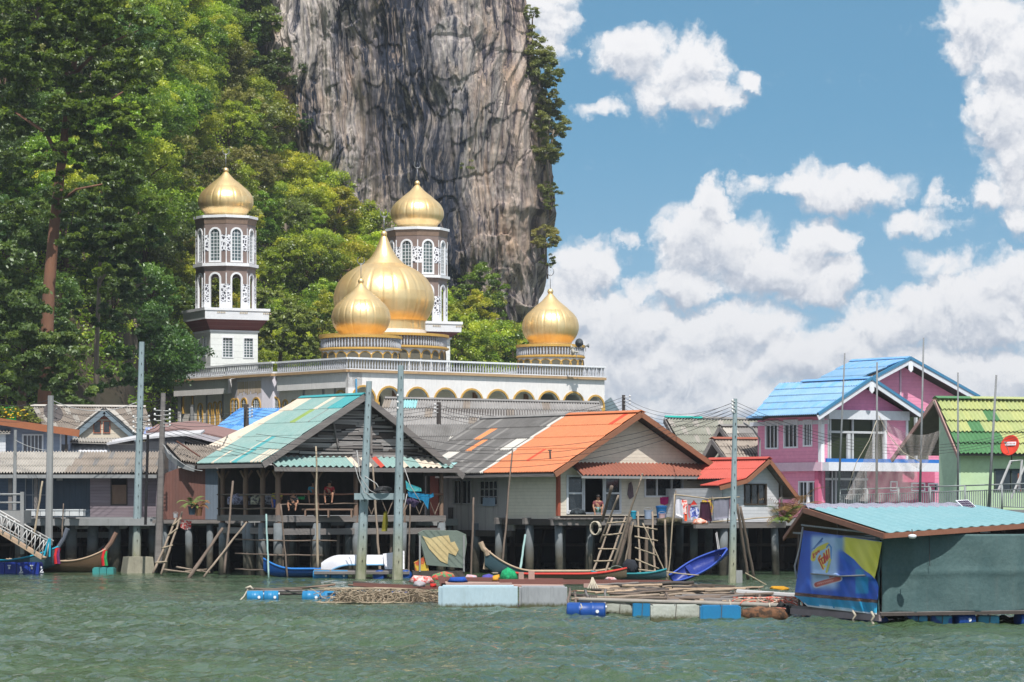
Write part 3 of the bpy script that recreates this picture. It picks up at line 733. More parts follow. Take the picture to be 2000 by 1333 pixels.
def corr(mb, A, B, C, D, waves, rows=1, amp=.035, step=.02, matfn=None, seg=4, under=.05, um=None, jit=.0, sag=0, lips=.0):
 """corrugated sheet roof: A,B ridge (start,end), C,D eave (end,start), world points"""
 A, B, C, D = map(Vector, (A, B, C, D)); n = waves * seg
 nrm = (B - A).cross(D - A).normalized()
 if nrm.z < 0: nrm = -nrm
 r_ = random.Random(int(abs(A.x * 91 + A.z * 37)))
 def pt(s, t):
  p = (A.lerp(B, s)).lerp(D.lerp(C, s), t)
  if sag: p = p - Vector((0, 0, 1)) * sag * math.sin(math.pi * s) * (.4 + .6 * t)
  return p
 for r in range(rows):
  t0 = r / rows; t1 = (r + 1) / rows + (.012 if r < rows - 1 else 0)
  vs = []; sub = 1
  j0 = r_.uniform(-jit, jit)
  for k, t in ((0, t0), (1, t1)):
   for i in range(n + 1):
    s = i / n; wv = math.cos(2 * math.pi * s * waves) * amp
    lift = (0 if k == 0 else step) + (r_.uniform(0, lips) if k == 1 else 0)
    vs.append(pt(s, min(1, t + j0 * (k and r < rows - 1))) + nrm * (wv + amp + lift))
  b = len(mb.v); mb.v.extend([tuple(v) for v in vs])
  for i in range(n):
   mb.f.append((b + i, b + i + 1, b + n + 2 + i, b + n + 1 + i)); mb.m.append(matfn((i + .5) / n, r) if matfn else 0)
  vs2 = [Vector(v) - nrm * .018 for v in vs[n + 1:]]; b2 = len(mb.v); mb.v.extend([tuple(v) for v in vs2])
  for i in range(n):
   mb.f.append((b + n + 1 + i, b + n + 2 + i, b2 + i + 1, b2 + i)); mb.m.append(matfn((i + .5) / n, r) if matfn else 0)
 if under:
  q = [pt(0, 0) - nrm * .02, pt(1, 0) - nrm * .02, pt(1, 1) - nrm * .02, pt(0, 1) - nrm * .02]
  ns = 8 if sag else 1
  for i in range(ns):
   q = [pt(i/ns, 0) - nrm * .02, pt((i+1)/ns, 0) - nrm * .02, pt((i+1)/ns, .995) - nrm * .02, pt(i/ns, .995) - nrm * .02]
   mb.slab(q, under, um if um is not None else 0)
 return mb
def ridge_cap(mb, A, B, w=.28, m=0, dirs=None):
 A, B = Vector(A), Vector(B); d = (B - A).normalized(); s = Vector((d.y, -d.x, 0)).normalized()
 for sg in (-1, 1):
  mb.slab([A + Vector((0, 0, .13)), B + Vector((0, 0, .13)), B + s * sg * w + Vector((0, 0, .02)), A + s * sg * w + Vector((0, 0, .02))], .03, m)
 return mb
def fascia(mb, a, b, h=.22, t=.06, m=0): return mb.bar(Vector(a) - Vector((0, 0, h / 2)), Vector(b) - Vector((0, 0, h / 2)), t, h, m)
def gable_top(ul, up, ur, zl, zp, zr):
 def f(u):
  return zl + (zp - zl) * (u - ul) / (up - ul) if u <= up else zp + (zr - zp) * (u - up) / (ur - up)
 f.brk = [up]; return f
def rough_pole(mb, a, b, r0, r1=None, n=6, bend=.03, segs=6, seed=0, m=0):
 r_ = random.Random(seed); a, b = Vector(a), Vector(b); L = (b - a).length; r1 = r1 or r0 * .7
 pts = []; rad = []
 for i in range(segs + 1):
  t = i / segs; p = a.lerp(b, t)
  if 0 < i < segs: p += Vector((r_.uniform(-1, 1), r_.uniform(-1, 1), r_.uniform(-1, 1))) * bend * L / segs
  pts.append(p); rad.append((r0 + (r1 - r0) * t) * r_.uniform(.88, 1.12))
 return mb.tube(pts, rad, n, m)
# -- shared materials
WHITE = mat('white_plaster', (.83, .81, .80), (.72, .71, .71), .5, (1, 1, .4), .8, .15, stain=.35, stcol=(.34, .33, .33))
WHITEC = mat('clean_white', (.80, .82, .86), (.68, .70, .74), .8, rough=.7, bump=.1)
LILAC = mat('lilac_plaster', (.70, .67, .74), (.60, .57, .64), .4, (1, 1, .3), .8, .15, stain=.3, stcol=(.30, .29, .30))
BEIGE = mat('beige_plaster', (.86, .78, .67), (.76, .69, .60), .5, rough=.8, bump=.1)
GOLDP = mat('ochre_trim', (.60, .37, .09), (.46, .27, .07), 1.4, rough=.6, bump=.2)
GREYC = mat('grey_concrete', (.30, .31, .32), (.20, .205, .205), .9, (1, 1, .4), .9, .4, stain=.5, stcol=(.08, .08, .075))
BROWNT = mat('brown_tile', (.26, .195, .175), (.19, .145, .135), 2.0, rough=.45, bump=.1, line=(2, .55, .5), lcol=(.25, .2, .18))
REDT = mat('red_tile', (.20, .055, .05), (.14, .04, .04), 2.0, rough=.5, bump=.1, line=(2, .4, .4), lcol=(.3, .2, .18))
GLASSG = mat('green_glass', (.10, .14, .14), (.06, .09, .10), .8, rough=.18, spec=.6)
DARKGL = mat('dark_glass', (.018, .022, .026), (.03, .035, .04), .6, rough=.08, spec=.8)
DARK = mat('dark_inside', (.012, .012, .014), (.02, .02, .022), .7, rough=.9)  # near-black; behind openings it stands in for unlit interiors
def gold_mat():
 m = bpy.data.materials.new('gold_sheet'); m.use_nodes = True; t = NT(m.node_tree); bs = m.node_tree.nodes['Principled BSDF']
 tc = t.node('ShaderNodeTexCoord'); at = t.node('ShaderNodeAttribute', attribute_name='gore')
 wn = t.node('ShaderNodeTexWhiteNoise', noise_dimensions='1D'); t.l.new(at.outputs['Fac'], wn.inputs['W'])
 n = t.noise(tc.outputs['Object'], 1.1, 5, .6)
 col = t.mix(wn.outputs[0], (.86, .60, .28), (.95, .72, .38)); col = t.mix(t.maprange(n, .4, .75, 0, .5), col, (.72, .50, .24))
 t.l.new(col, bs.inputs['Base Color']); bs.inputs['Metallic'].default_value = .78
 t.l.new(t.maprange(n, .3, .7, .32, .46), bs.inputs['Roughness'])
 b = t.node('ShaderNodeBump'); b.inputs['Strength'].default_value = .25; b.inputs['Distance'].default_value = .05
 t.l.new(t.noise(tc.outputs['Object'], 2.2, 3, .5), b.inputs['Height']); t.l.new(b.outputs[0], bs.inputs['Normal']); return m
GOLD = gold_mat()
def lattice_mat():
 m = bpy.data.materials.new('pierced_lattice'); m.use_nodes = True; t = NT(m.node_tree); bs = m.node_tree.nodes['Principled BSDF']
 tc = t.node('ShaderNodeTexCoord'); v = t.mapping(tc.outputs['Object'], (1, 1, 1), rot=(.6, .4, .3))
 d = t.vor(v, 3.6, 'DISTANCE_TO_EDGE'); f = t.maprange(d, .10, .16, 0, 1)
 t.l.new(t.mix(f, (.74, .76, .82), (.05, .05, .07)), bs.inputs['Base Color']); bs.inputs['Roughness'].default_value = .8; return m
LATT = lattice_mat()
PROF_S = [(.74,0),(.76,.10),(.86,.22),(.95,.38),(1,.58),(.985,.76),(.92,.94),(.80,1.10),(.66,1.22),(.56,1.285)]
PROF_B = [(.82,0),(.82,.17),(.86,.22),(.94,.36),(.99,.52),(1,.62),(.98,.76),(.91,.93),(.79,1.08),(.63,1.20),(.45,1.29),(.36,1.33)]
def dome(T, parent, c, r, prof, skirt_r, gores=24, tall=1.0, big=False):
 """ribbed onion dome: shell (> cap, finial)"""
 mb = MB(); sub = 8; n = gores * sub
 P_ = []
 for i in range(len(prof) - 1):
  p0 = prof[max(i-1,0)]; p1 = prof[i]; p2 = prof[i+1]; p3 = prof[min(i+2,len(prof)-1)]
  for k in range(3):
   t = k / 3; f = lambda a,b,c_,d: .5*((2*b)+(-a+c_)*t+(2*a-5*b+4*c_-d)*t*t+(-a+3*b-3*c_+d)*t**3)
   P_.append((f(p0[0],p1[0],p2[0],p3[0]), f(p0[1],p1[1],p2[1],p3[1])))
 P_.append(prof[-1]); k = len(P_); vs = []
 for rr, z in P_:
  for j in range(n):
   a = 2 * math.pi * j / n; q = (j % sub) / sub; mul = 1 - (.018 if j % sub == 0 else 0)
   vs.append((c[0] + math.cos(a) * rr * r * mul, c[1] + math.sin(a) * rr * r * mul, c[2] + z * r * tall))
 fs = [(i*n+j, i*n+(j+1)%n, (i+1)*n+(j+1)%n, (i+1)*n+j) for i in range(k-1) for j in range(n)]
 mb.add(vs, fs, 0, True)
 sh = T.part('dome', mb, GOLD, parent, smooth=True)
 at = sh.data.attributes.new('gore', 'FLOAT', 'FACE'); vals = np.array([float((j // sub) * 3 + (i // 9)) for i in range(k-1) for j in range(n)], dtype=np.float32)
 if len(sh.data.polygons) == len(vals): at.data.foreach_set('value', vals)
 zt = c[2] + prof[-1][1] * r * tall
 cap = MB(); nn = 96; vs = []
 pr = [(skirt_r * 1.20, -.075), (skirt_r * 1.06, .01), (skirt_r * .82, .12), (skirt_r * .52, .26), (skirt_r * .30, .40), (.085 if not big else .06, .50), (.06, .52)]
 if big: pr = [(skirt_r * 1.24, -.075), (skirt_r * 1.04, .01), (skirt_r * .72, .12), (skirt_r * .46, .27), (skirt_r * .30, .40), (.07, .50), (.05, .53)]
 for i, (rr, z) in enumerate(pr):
  for j in range(nn):
   a = 2 * math.pi * j / nn; sc = abs(math.sin(a * gores / 2)); mul = 1 + (.05 * sc if i == 0 else 0); dz = -.03 * sc if i == 0 else 0
   vs.append((c[0] + math.cos(a) * rr * r * mul, c[1] + math.sin(a) * rr * r * mul, zt + (z + dz) * r * tall))
 fs = [(i*nn+j, i*nn+(j+1)%nn, (i+1)*nn+(j+1)%nn, (i+1)*nn+j) for i in range(len(pr)-1) for j in range(nn)]
 cap.add(vs, fs, 0, True)
 zb = zt + .58 * r * tall; rb = .105 * r if not big else .062 * r
 cap.lathe([(rb * math.sin(math.pi * i / 8) + .001, -rb * math.cos(math.pi * i / 8)) for i in range(9)], (c[0], c[1], zb), 16)
 par = sh if parent is None else parent
 T.part('dome_cap', cap, GOLD, par, smooth=True)
 fin = MB(); h = (.62 if not big else .36) * r
 fin.tube([(c[0], c[1], zb), (c[0], c[1], zb + h)], .035 * (1 if not big else 1.2), 6)
 rc = .14 * r if not big else .085 * r; cc = Vector((c[0], c[1], zb + h + rc * .6))
 arc = [cc + Vector((rc * math.sin(a) * .85, .1 * rc * math.sin(a), -rc * math.cos(a))) for a in [math.pi * (-.78 + 1.56 * i / 12) for i in range(13)]]
 fin.tube(arc, [.012 + .045 * math.sin(math.pi * i / 12) for i in range(13)], 6)
 fin.lathe([(.001, -.05), (.05, 0), (.001, .05)], (cc.x, cc.y, cc.z + rc * .35), 6)
 T.part('finial', fin, mat('grey_metal', (.30, .31, .33), (.2, .2, .22), 3, rough=.4, metal=.6), par, smooth=True)
 return sh
def balusters(mb, a, b, z0, z1, sp=.30, r=.085, m=0):
 """turned balusters between two world points"""
 a, b = Vector(a), Vector(b); L = (b - a).length; n = max(2, int(L / sp))
 h = z1 - z0
 for i in range(n + 1):
  p = a.lerp(b, i / n); mb.lathe([(r, 0), (r * .6, h * .12), (r * 1.05, h * .32), (r * .5, h * .62), (r * .8, h * .9), (r, h)], (p.x, p.y, z0), 6, m)
 return mb
# -- mosque
def build_mosque():
 F = Frame(680, 272, 38); W = 29.5; D = 29.2
 T = Thing('mosque', 'large white mosque with golden onion domes and two banded minarets behind the stilt houses', 'mosque', F(W/2, D/2, 2.5))
 zt = Zp(697, 272); zr = zt - .18; zb = Zp(720, 272); zl = Zp(727, 272); zs_fr = Zp(757, 272)
 zf = 2.5
 spring = Zp(782, 272)
 cs = [F.upx(p) for p in (710, 760, 815, 870, 921, 972, 1023, 1072, 1120)] + [F.upx(1163)]
 hw = 1.22
 mb = MB(F); ops = [(c, hw if i < 9 else .95, zf, spring, 'round') for i, c in enumerate(cs)]
 wall(mb, 0, W, zf, zl, 0, .4, ops)
 mb.box(0.4, W, .4, 3.6, zl - 1.3, zl - 1.0)      # gallery ceiling
 T.part('arcade', mb, WHITE)
 for i, c in enumerate(cs):
  mb = MB(F); ring(mb, c, hw if i < 9 else .95, spring - .15, spring, .17, -.07, .05, bottom=False); T.part('arch_trim', mb, GOLDP)
 for i in range(len(cs) + 1):
  u = .35 if i == 0 else (W - .3 if i == len(cs) else (cs[i-1] + cs[i]) / 2)
  mb = MB(F); mb.lathe([(.2, 0), (.17, .3), (.16, spring - zf - .35), (.24, spring - zf - .15), (.24, spring - zf)], F(u, .2, zf), 12)
  T.part('column', mb, BEIGE, smooth=False)
  mb = MB(F); mb.box(u - .3, u + .3, -.1, .5, spring - .42, spring - .1); T.part('capital', mb, GOLDP)
 mb = MB(F); wall(mb, 1.5, W - 5.2, zf, zl - 1.3, 3.5, 3.8, [(c + 1.3, .55, zf, spring + .2, 'ogee') for c in cs[:-2:1]]); T.part('inner_wall', mb, BEIGE)
 for c in cs[:-2]:
  mb = MB(F); mb.box(c + .75, c + 1.85, 3.9, 3.95, zf, spring + 1.0); T.part('dark_opening_sheet', mb, DARK)  # near-black sheet standing in for the unlit room behind the arch
 for c in (cs[0], cs[2], cs[5], cs[7]):
  mb = MB(F); mb.box(c - .25, c + .2, 3.3, 3.5, zf, zl - 1.35); T.part('pilaster', mb, mat('rust_brown', (.30, .14, .06), (.2, .1, .05), 2, rough=.7))
 S = turned(F)
 bayv0, bayv1 = S.at(541, HY)[0], S.at(446, HY)[0]      # projecting bay
 v_end = D
 mb = MB(S)
 def wpx(p, v=.5): return S.upx(p, v)
 wl = []
 for p, hwid, top, bot in ((392, .34, 790, 845), (411, .22, 789, 845), (421, .22, 787, 845), (431, .22, 786, 845), (558, .30, 783, 840), (576, .62, 783, 840)):
  u = wpx(p); q = S(u, .5, 0); z1 = CAMZ + (HY - top) / FPX * q.y; wl.append((u, hwid, z1 - 3.4, z1 - hwid, 'round'))
 arch_u = wpx(668); q = S(arch_u, .5, 0)
 wall(mb, 0.4, D, zf, zs_fr, .5, .8, wl)
 T.part('side_wall', mb, mat('warm_white', (.80, .77, .72), (.70, .67, .63), .4, (1, 1, .3), .8, .15, stain=.3, stcol=(.33, .31, .30)))
 for u, h_, z0, zs, k in wl:
  mb = MB(S); ring(mb, u, h_, z0, zs, .13, .4, .52); wn = T.part('window_surround', mb, GOLDP)
  mb = MB(S); pane(mb, u, h_, z0, zs, .65, m=0); muntins(mb, u, h_, z0, zs + h_ * .8, 3, 9, .64, .035, 1); T.part('window_pane', mb, [GLASSG, WHITEC], wn)
 for p in (356, 379, 405, 436, 594, 632, 655):
  u = wpx(p, .5); mb = MB(S); mb.box(u - .12, u + .12, .42, .5, zf, zs_fr - .002); T.part('pilaster', mb, GREYC)
 for p in (369, 667):
  u = wpx(p, .5); q = S(u, .5, 0); mb = MB(S); zz = CAMZ + (HY - (763 if p == 369 else 765)) / FPX * q.y
  ring(mb, u, .8, zz - 2.2, zz - .8, .13, .30, .49, bottom=False); T.part('arch_trim', mb, GOLDP)
  mb = MB(S); mb.lathe([(.22, 0), (.19, .3), (.17, zz - 1.6 - zf), (.25, zz - 1.4 - zf)], S(u - .95, .22, zf), 10); T.part('column', mb, GREYC)
 mb = MB(S); ub0, ub1 = bayv0, bayv1
 plan = [(ub0, 1.08), (ub0 + .8, .05), (ub0 + 2.0, -.35), (ub1 - 2.0, -.35), (ub1 - .5, .05), (ub1, 1.08)]
 def plan_v(u):
  for (a, va), (b, vb) in zip(plan, plan[1:]):
   if a <= u <= b: return va + (vb - va) * (u - a) / (b - a)
  return 1.0
 ztop = zl
 for (a, va), (b, vb) in zip(plan, plan[1:]):
  mb.add([(a, va, zf), (b, vb, zf), (b, vb, ztop), (a, va, ztop)], [(0, 1, 2, 3)])
 mb.add([(u, v, ztop) for u, v in plan] , [tuple(range(len(plan)))])
 T.part('bay_wall', mb, LILAC)
 for p, h_, top in ((454, .28, 781), (465, .30, 781), (480, .38, 780), (504, .58, 779), (530, .62, 778)):
  u = S.upx(p, -.2); vv = plan_v(u); q = S(u, vv, 0); z1 = CAMZ + (HY - top) / FPX * q.y; z0 = z1 - 3.2; zs = z1 - h_
  mb = MB(S); ring(mb, u, h_, z0, zs, .15, vv - .10, vv - .01); wn = T.part('window_surround', mb, GOLDP)
  mb = MB(S); pane(mb, u, h_, z0, zs, vv - .045, m=0); muntins(mb, u, h_, z0, zs + h_ * .8, 4 if h_ > .4 else 2, 9, vv - .05, .035, 1); T.part('window_pane', mb, [GLASSG, WHITEC], wn)
 mb = MB(S); zz = zl - .35
 r_ = random.Random(3); u = ub0 + 2.1
 while u < ub1 - 2.1:
  w_ = r_.uniform(.08, .3); mb.box(u, u + w_, -.365, -.352, zz - r_.uniform(.9, 1.25), zz); u += w_ + r_.uniform(.02, .09)
 T.part('peeling_plaster', mb, mat('tan_plaster', (.52, .42, .30), (.42, .33, .24), 2, rough=.9))
 for a, b in ((0.0, ub0 - .002), (ub1 + .002, D)): mb = MB(S); mb.box(a, b, 0, 1.5, zs_fr, zl); T.part('frieze', mb, WHITE)
 corners = [F(0, 0, 0), F(W, 0, 0), F(W, D, 0), F(0, D, 0)]
 for k in range(4):
  a, b = corners[k], corners[(k + 1) % 4]; up = Vector((0, 0, 1))
  if k == 3: a, b = b, a
  dirn = (b - a).normalized(); out = Vector((dirn.y, -dirn.x, 0)) * (1 if k != 3 else -1)
  segs = [(a, b, 0.0)]
  if k == 3:
   L = (b - a).length; t = lambda s: a + dirn * s
   segs = [(a, t(ub0), 0), (t(ub0) , t(ub1), .42), (t(ub1), b, 0)]
  for a_, b_, o_ in segs:
   oo = out * o_
   mb = MB(); mb.bar(a_ + oo + up * (zl + .12), b_ + oo + up * (zl + .12), .5, .22); T.part('cornice', mb, mat('tan_cornice', (.50, .34, .19), (.38, .25, .14), 1.5, rough=.8, stain=.5, stcol=(.2, .15, .12)))
   mb = MB(); mb.bar(a_ + oo + up * (zr + .06), b_ + oo + up * (zr + .06), .34, .16); mb.bar(a_ + oo + up * (zl + .29), b_ + oo + up * (zl + .29), .32, .08)
   T.part('coping', mb, WHITEC)
   mb = MB(); balusters(mb, a_ + oo + dirn * .2, b_ + oo - dirn * .2, zl + .33, zr - .02, .30 if k in (0, 3) else .6, .095); T.part('balustrade', mb, mat('weathered_white', (.55, .57, .62), (.36, .37, .40), 2.2, rough=.85, bump=.3, stain=.5, stcol=(.12, .12, .12)), smooth=True)
 mb = MB(F); mb.box(.3, W - .3, .3, D - .3, zl - .25, zl + .02); T.part('roof', mb, GREYC)
 mb = MB(F); mb.box(W - .45, W - .05, .42, D, zf, zl - .3); mb.box(0.42, W, D - .45, D - .05, zf, zl - .3); T.part('rear_wall', mb, WHITE)
 mb = MB(F); mb.tube([F(.75, -.15, zl - .6), F(.75, -.2, zl - 1.6), F(.75, -.2, zf)], .08, 8); T.part('rain_pipe', mb, sm('pipe_blue', 90, 160, 205))
 def turret(px, v, rb, rd, ydome, yrail, ybase, prof, skirt, big=False, drum=None, narch=10):
  u = F.upx(px, v); c = F(u, v, 0); zb_ = lambda py: CAMZ + (HY - py) / FPX * c.y
  nn = 8 * 4
  base = MB(); base.lathe([(rb * .97, 0), (rb * .97, zb_(ybase) - zl)], (c.x, c.y, zl), 48); b = T.part('turret_base', base, WHITE, smooth=False)
  for k in range(narch):
   a = -math.pi * (k + .5) / narch; f = Frame(0, 1, 0, o=(c.x, c.y, 0)); dirv = Vector((math.cos(a), math.sin(a), 0)); f.V = -dirv; f.U = Vector((-dirv.y, dirv.x, 0)); f.o = c + dirv * rb * .97; f.o.z = 0
   zz = zb_(ybase) - .12; mb = MB(f); ring(mb, 0, .55, zz - .8, zz - .62, .09, -.05, .03, bottom=False); pane(mb, 0, .55, zl, zz - .62, -.02, m=1); T.part('niche', mb, [GOLDP, mat('niche_shade', (.16, .14, .10), (.10, .10, .08), 2)], b)
  mb = MB(); z1 = zb_(ybase); z2 = zb_(yrail)
  mb.lathe([(rb, 0), (rb * 1.03, .06), (rb * 1.03, .18), (rb, .24)], (c.x, c.y, z1), 48)
  mb.lathe([(rb * .94, z2 - z1), (rb * 1.03, z2 - z1), (rb * 1.03, z2 - z1 + .24), (rb * .94, z2 - z1 + .24)], (c.x, c.y, z1), 48); T.part('gold_ring', mb, GOLDP, b)
  mb = MB(); n = int(2 * math.pi * rb / .30)
  for k in range(n):
   a = 2 * math.pi * k / n; h = z2 - z1 - .24
   mb.lathe([(.09, 0), (.055, h * .12), (.095, h * .35), (.05, h * .65), (.09, h)], (c.x + math.cos(a) * rb * .985, c.y + math.sin(a) * rb * .985, z1 + .24), 6)
  T.part('balustrade', mb, MATS['weathered_white'], b, smooth=True)
  mb = MB(); mb.lathe([(rb * .80, 0), (rb * .80, z2 - z1 - .05)], (c.x, c.y, z1), 48); 
  dr = rd * prof[0][0] * 1.02; mb.lathe([(dr, z2 - z1 - .3), (dr, zb_(ydome) - z1)], (c.x, c.y, z1), 48); T.part('drum', mb, WHITE, b)
  mb = MB(); mb.lathe([(rb * .99, 0), (rb * .99, .03)], (c.x, c.y, z1 + .2), 48); T.part('deck', mb, GREYC, b)
  return dome(T, None, (c.x, c.y, zb_(ydome)), rd, prof, skirt, big=big)
 turret(705, 4.6, 3.62, 57.5 / 6000 * 279, 657, 663, 687, PROF_S, .56)
 turret(1075, 4.4, 3.2, 56.5 / 6000 * 288, 674, 680, 701, PROF_S, .56)
 turret(750, 13.5, 6.0, 98.5 / 6000 * 292, 646, 661, 685, PROF_B, .36, big=True, narch=14)
 def minaret(px, Y, k):
  """k: scale px->m"""
  s = Y / FPX; z = lambda y: CAMZ + (HY - y) * s
  off = 0 if px < 600 else 1
  Ys = (dict(base=720, b1=648, fr=628, led=606, l1=527, l1t=518, l2=440, cor=430, top=425, dome=427) if not off else
    dict(base=720, b1=661, fr=651, led=631, l1=549, l1t=541, l2=463, cor=453, top=448, dome=449))
  rsq = 64.5 * s; a = 25; f = Frame(px, Y, a); side = rsq * 2 / (math.cos(R(a)) + math.sin(R(a)))
  f.o = Vector((Xp(px, Y), Y, 0)) - f.U * side / 2 - f.V * side / 2
  mb = MB(f); 
  wall(mb, 0, side, zl, z(Ys['b1']), 0, .3, [(side * .36, .50, z(Ys['b1']) - 2.55, z(Ys['b1']) - .75, 'flat'), (side * .80, .46, z(Ys['b1']) - 2.55, z(Ys['b1']) - .75, 'flat')])
  mb.box(0, side, side - .3, side, zl, z(Ys['b1'])); mb.box(side - .3, side, .3, side - .3, zl, z(Ys['b1']))
  g = turned(f); mb2 = MB(g); wall(mb2, 0.3, side - .3, zl, z(Ys['b1']), 0, .3, [(side * .35, .38, z(Ys['b1']) - 2.55, z(Ys['b1']) - .75, 'flat'), (side * .68, .38, z(Ys['b1']) - 2.55, z(Ys['b1']) - .75, 'flat')])
  mb.v += mb2.v and []; b0 = len(mb.v); mb.v.extend(mb2.v); mb.f.extend([tuple(i + b0 for i in q) for q in mb2.f]); mb.m.extend(mb2.m)
  shaft = T.part('minaret', mb, mat('mint_white', (.80, .83, .82), (.73, .76, .75), .5, rough=.6, bump=.1, line=(2, .6, .25)))
  for ff, us in ((f, ((side * .36, .50), (side * .80, .46))), (g, ((side * .35, .38), (side * .68, .38)))):
   for u, h_ in us:
    m_ = MB(ff); z0 = z(Ys['b1']) - 2.55; zs = z(Ys['b1']) - .75
    ring(m_, u, h_ - .02, z0, zs, .10, -.06, .06, 'flat', 1); pane(m_, u, h_, z0, zs, .12, 'flat', 0); muntins(m_, u, h_, z0, zs, 3, 7, .12, .05, 1); T.part('window', m_, [GLASSG, WHITEC], shaft)
  def sq(mb_, h0, z0_, h1, z1_):
   c = f(side/2, side/2, 0); vs = []
   for h_, zz in ((h0, z0_), (h1, z1_)):
    for i, j in ((-1,-1),(1,-1),(1,1),(-1,1)): p = c + f.U * i * h_ + f.V * j * h_; vs.append((p.x, p.y, zz))
   mb_.add(vs, [(0,1,2,3),(7,6,5,4),(0,4,5,1),(1,5,6,2),(2,6,7,3),(3,7,4,0)], 0, True)
  m_ = MB(); sq(m_, side/2 * 1.02, z(Ys['b1']) - .001, side/2 * 1.30, z(Ys['fr'])); T.part('red_band', m_, REDT, shaft)
  m_ = MB(); sq(m_, side/2 * 1.34, z(Ys['fr']), side/2 * 1.36, z(Ys['led']) - .25); sq(m_, side/2 * 1.39, z(Ys['led']) - .25, side/2 * 1.39, z(Ys['led']))
  sq(m_, side/2 * 1.04, z(Ys['b1']) - .18, side/2 * 1.06, z(Ys['b1']) - .02); T.part('ledge', m_, WHITEC, shaft)
  m_ = MB(f); cc = side / 2
  for q in (-.42, .05, .55):
   for i in range(5): m_.box(cc + q * side + i * .17, cc + q * side + i * .17 + .11, cc - side/2 * 1.365 - .012, cc - side/2 * 1.365, z(Ys['led']) - .52, z(Ys['led']) - .38)
  T.part('relief', m_, mat('pale_ochre', (.55, .46, .33), rough=.8), shaft)
  c = f(side/2, side/2, 0); a0 = math.atan2(c.x, c.y)
  ap = 58.0 * s * math.cos(R(22.5)) * 1.0
  for lv, (y0, y1, glass) in enumerate(((Ys['led'], Ys['l1'], False), (Ys['l1t'], Ys['l2'], True))):
   z0, z1 = z(y0), z(y1); apo = ap * (1.0 if lv == 0 else 1.0)
   half = apo * math.tan(R(22.5))
   for kf in range(8):
    ang = -a0 + R(-90 + 22.5 + 45 * kf); dv = Vector((math.cos(ang), math.sin(ang), 0))
    ff = Frame(0, 1, 0, o=(0, 0, 0)); ff.o = Vector((c.x, c.y, 0)) + dv * apo; ff.V = -dv; ff.U = Vector((-dv.y, dv.x, 0))
    hh = half; ow = hh * .46; zs = z1 - .55 - ow
    m_ = MB(ff); zin = z0 + (.0 if not glass else .25)
    wall(m_, -hh, hh, z0, z1, 0, .22, [(0, ow, zin, zs, 'round')]); tw = T.part('tower_wall', m_, BROWNT if True else WHITE, shaft)
    m_ = MB(ff)
    ring(m_, 0, ow - .04, zin, zs, .17, -.07, .12, 'round', 0)
    if not glass:
     m_.box(-hh, -ow - .14, -.03, .0, z0, z0 + (z1 - z0) * .30, 0); m_.box(ow + .14, hh, -.03, .0, z0, z0 + (z1 - z0) * .30, 0)
    zl0 = z0 + (z1 - z0) * (.16 if not glass else .30); zl1 = z0 + (z1 - z0) * (.60 if not glass else .70)
    m_.box(-hh, -ow - .13, -.035, -.004, zl0, zl1, 1); m_.box(ow + .13, hh, -.035, -.004, zl0, zl1, 1)
    if glass:
     pane(m_, 0, ow - .02, zin, zs, .10, m=2); muntins(m_, 0, ow, zin, zs + ow * .8, 3, 9, .095, .045, 0)
    m_.box(-hh - .02, -hh + .07, -.05, .0, z0, z1 - .5, 0)
    T.part('arched_window' if glass else 'arched_opening', m_, [WHITEC, LATT, GLASSG], shaft)
  def octo(y0, y1, r0, r1, m_):
   m_.lathe([(r0, z(y0)), (r1, z(y1))], (c.x, c.y, 0), 8)
  def octm(rows, m, name):
   m_ = MB(); vs = []
   k_ = len(rows)
   for y, r in rows:
    for j in range(8):
     t = -a0 + R(-90 + 45 * j); vs.append((c.x + math.cos(t) * r * s, c.y + math.sin(t) * r * s, z(y)))
   m_.add(vs, [(i*8+j, i*8+(j+1)%8, (i+1)*8+(j+1)%8, (i+1)*8+j) for i in range(k_-1) for j in range(8)] + [tuple(reversed(range(8))), tuple(range((k_-1)*8, k_*8))], 0, True)
   T.part(name, m_, m, shaft)
  d = 0
  octm([(Ys['l1'] + 2, 58), (Ys['l1'] - 3, 61), ], BROWNT, 'brown_band'); octm([(Ys['l1'] - 3, 64), (Ys['l1t'] , 64)], WHITEC, 'ledge')
  octm([(Ys['l2'] + 2, 58.6), (Ys['cor'] , 61)], mat('brown_stone', (.30, .21, .16), (.2, .14, .11), 3, rough=.6), 'brown_band'); octm([(Ys['cor'], 63), (Ys['top'], 63)], WHITEC, 'ledge')
  octm([(Ys['led'] + .2, 58), (Ys['led'] - .8, 58)], WHITEC, 'floor')
  dome(T, shaft, (c.x, c.y, z(Ys['dome'])), 54 * s * (1 if not off else .965), [(.76,0),(.76,.14),(.80,.22),(.92,.36),(.99,.52),(1,.66),(.97,.82),(.89,.99),(.76,1.14),(.62,1.26),(.54,1.31)], .54, gores=22, tall=.92)
 minaret(441, 296.5, 1); minaret(815, 301, 1)
 return T
build_mosque()
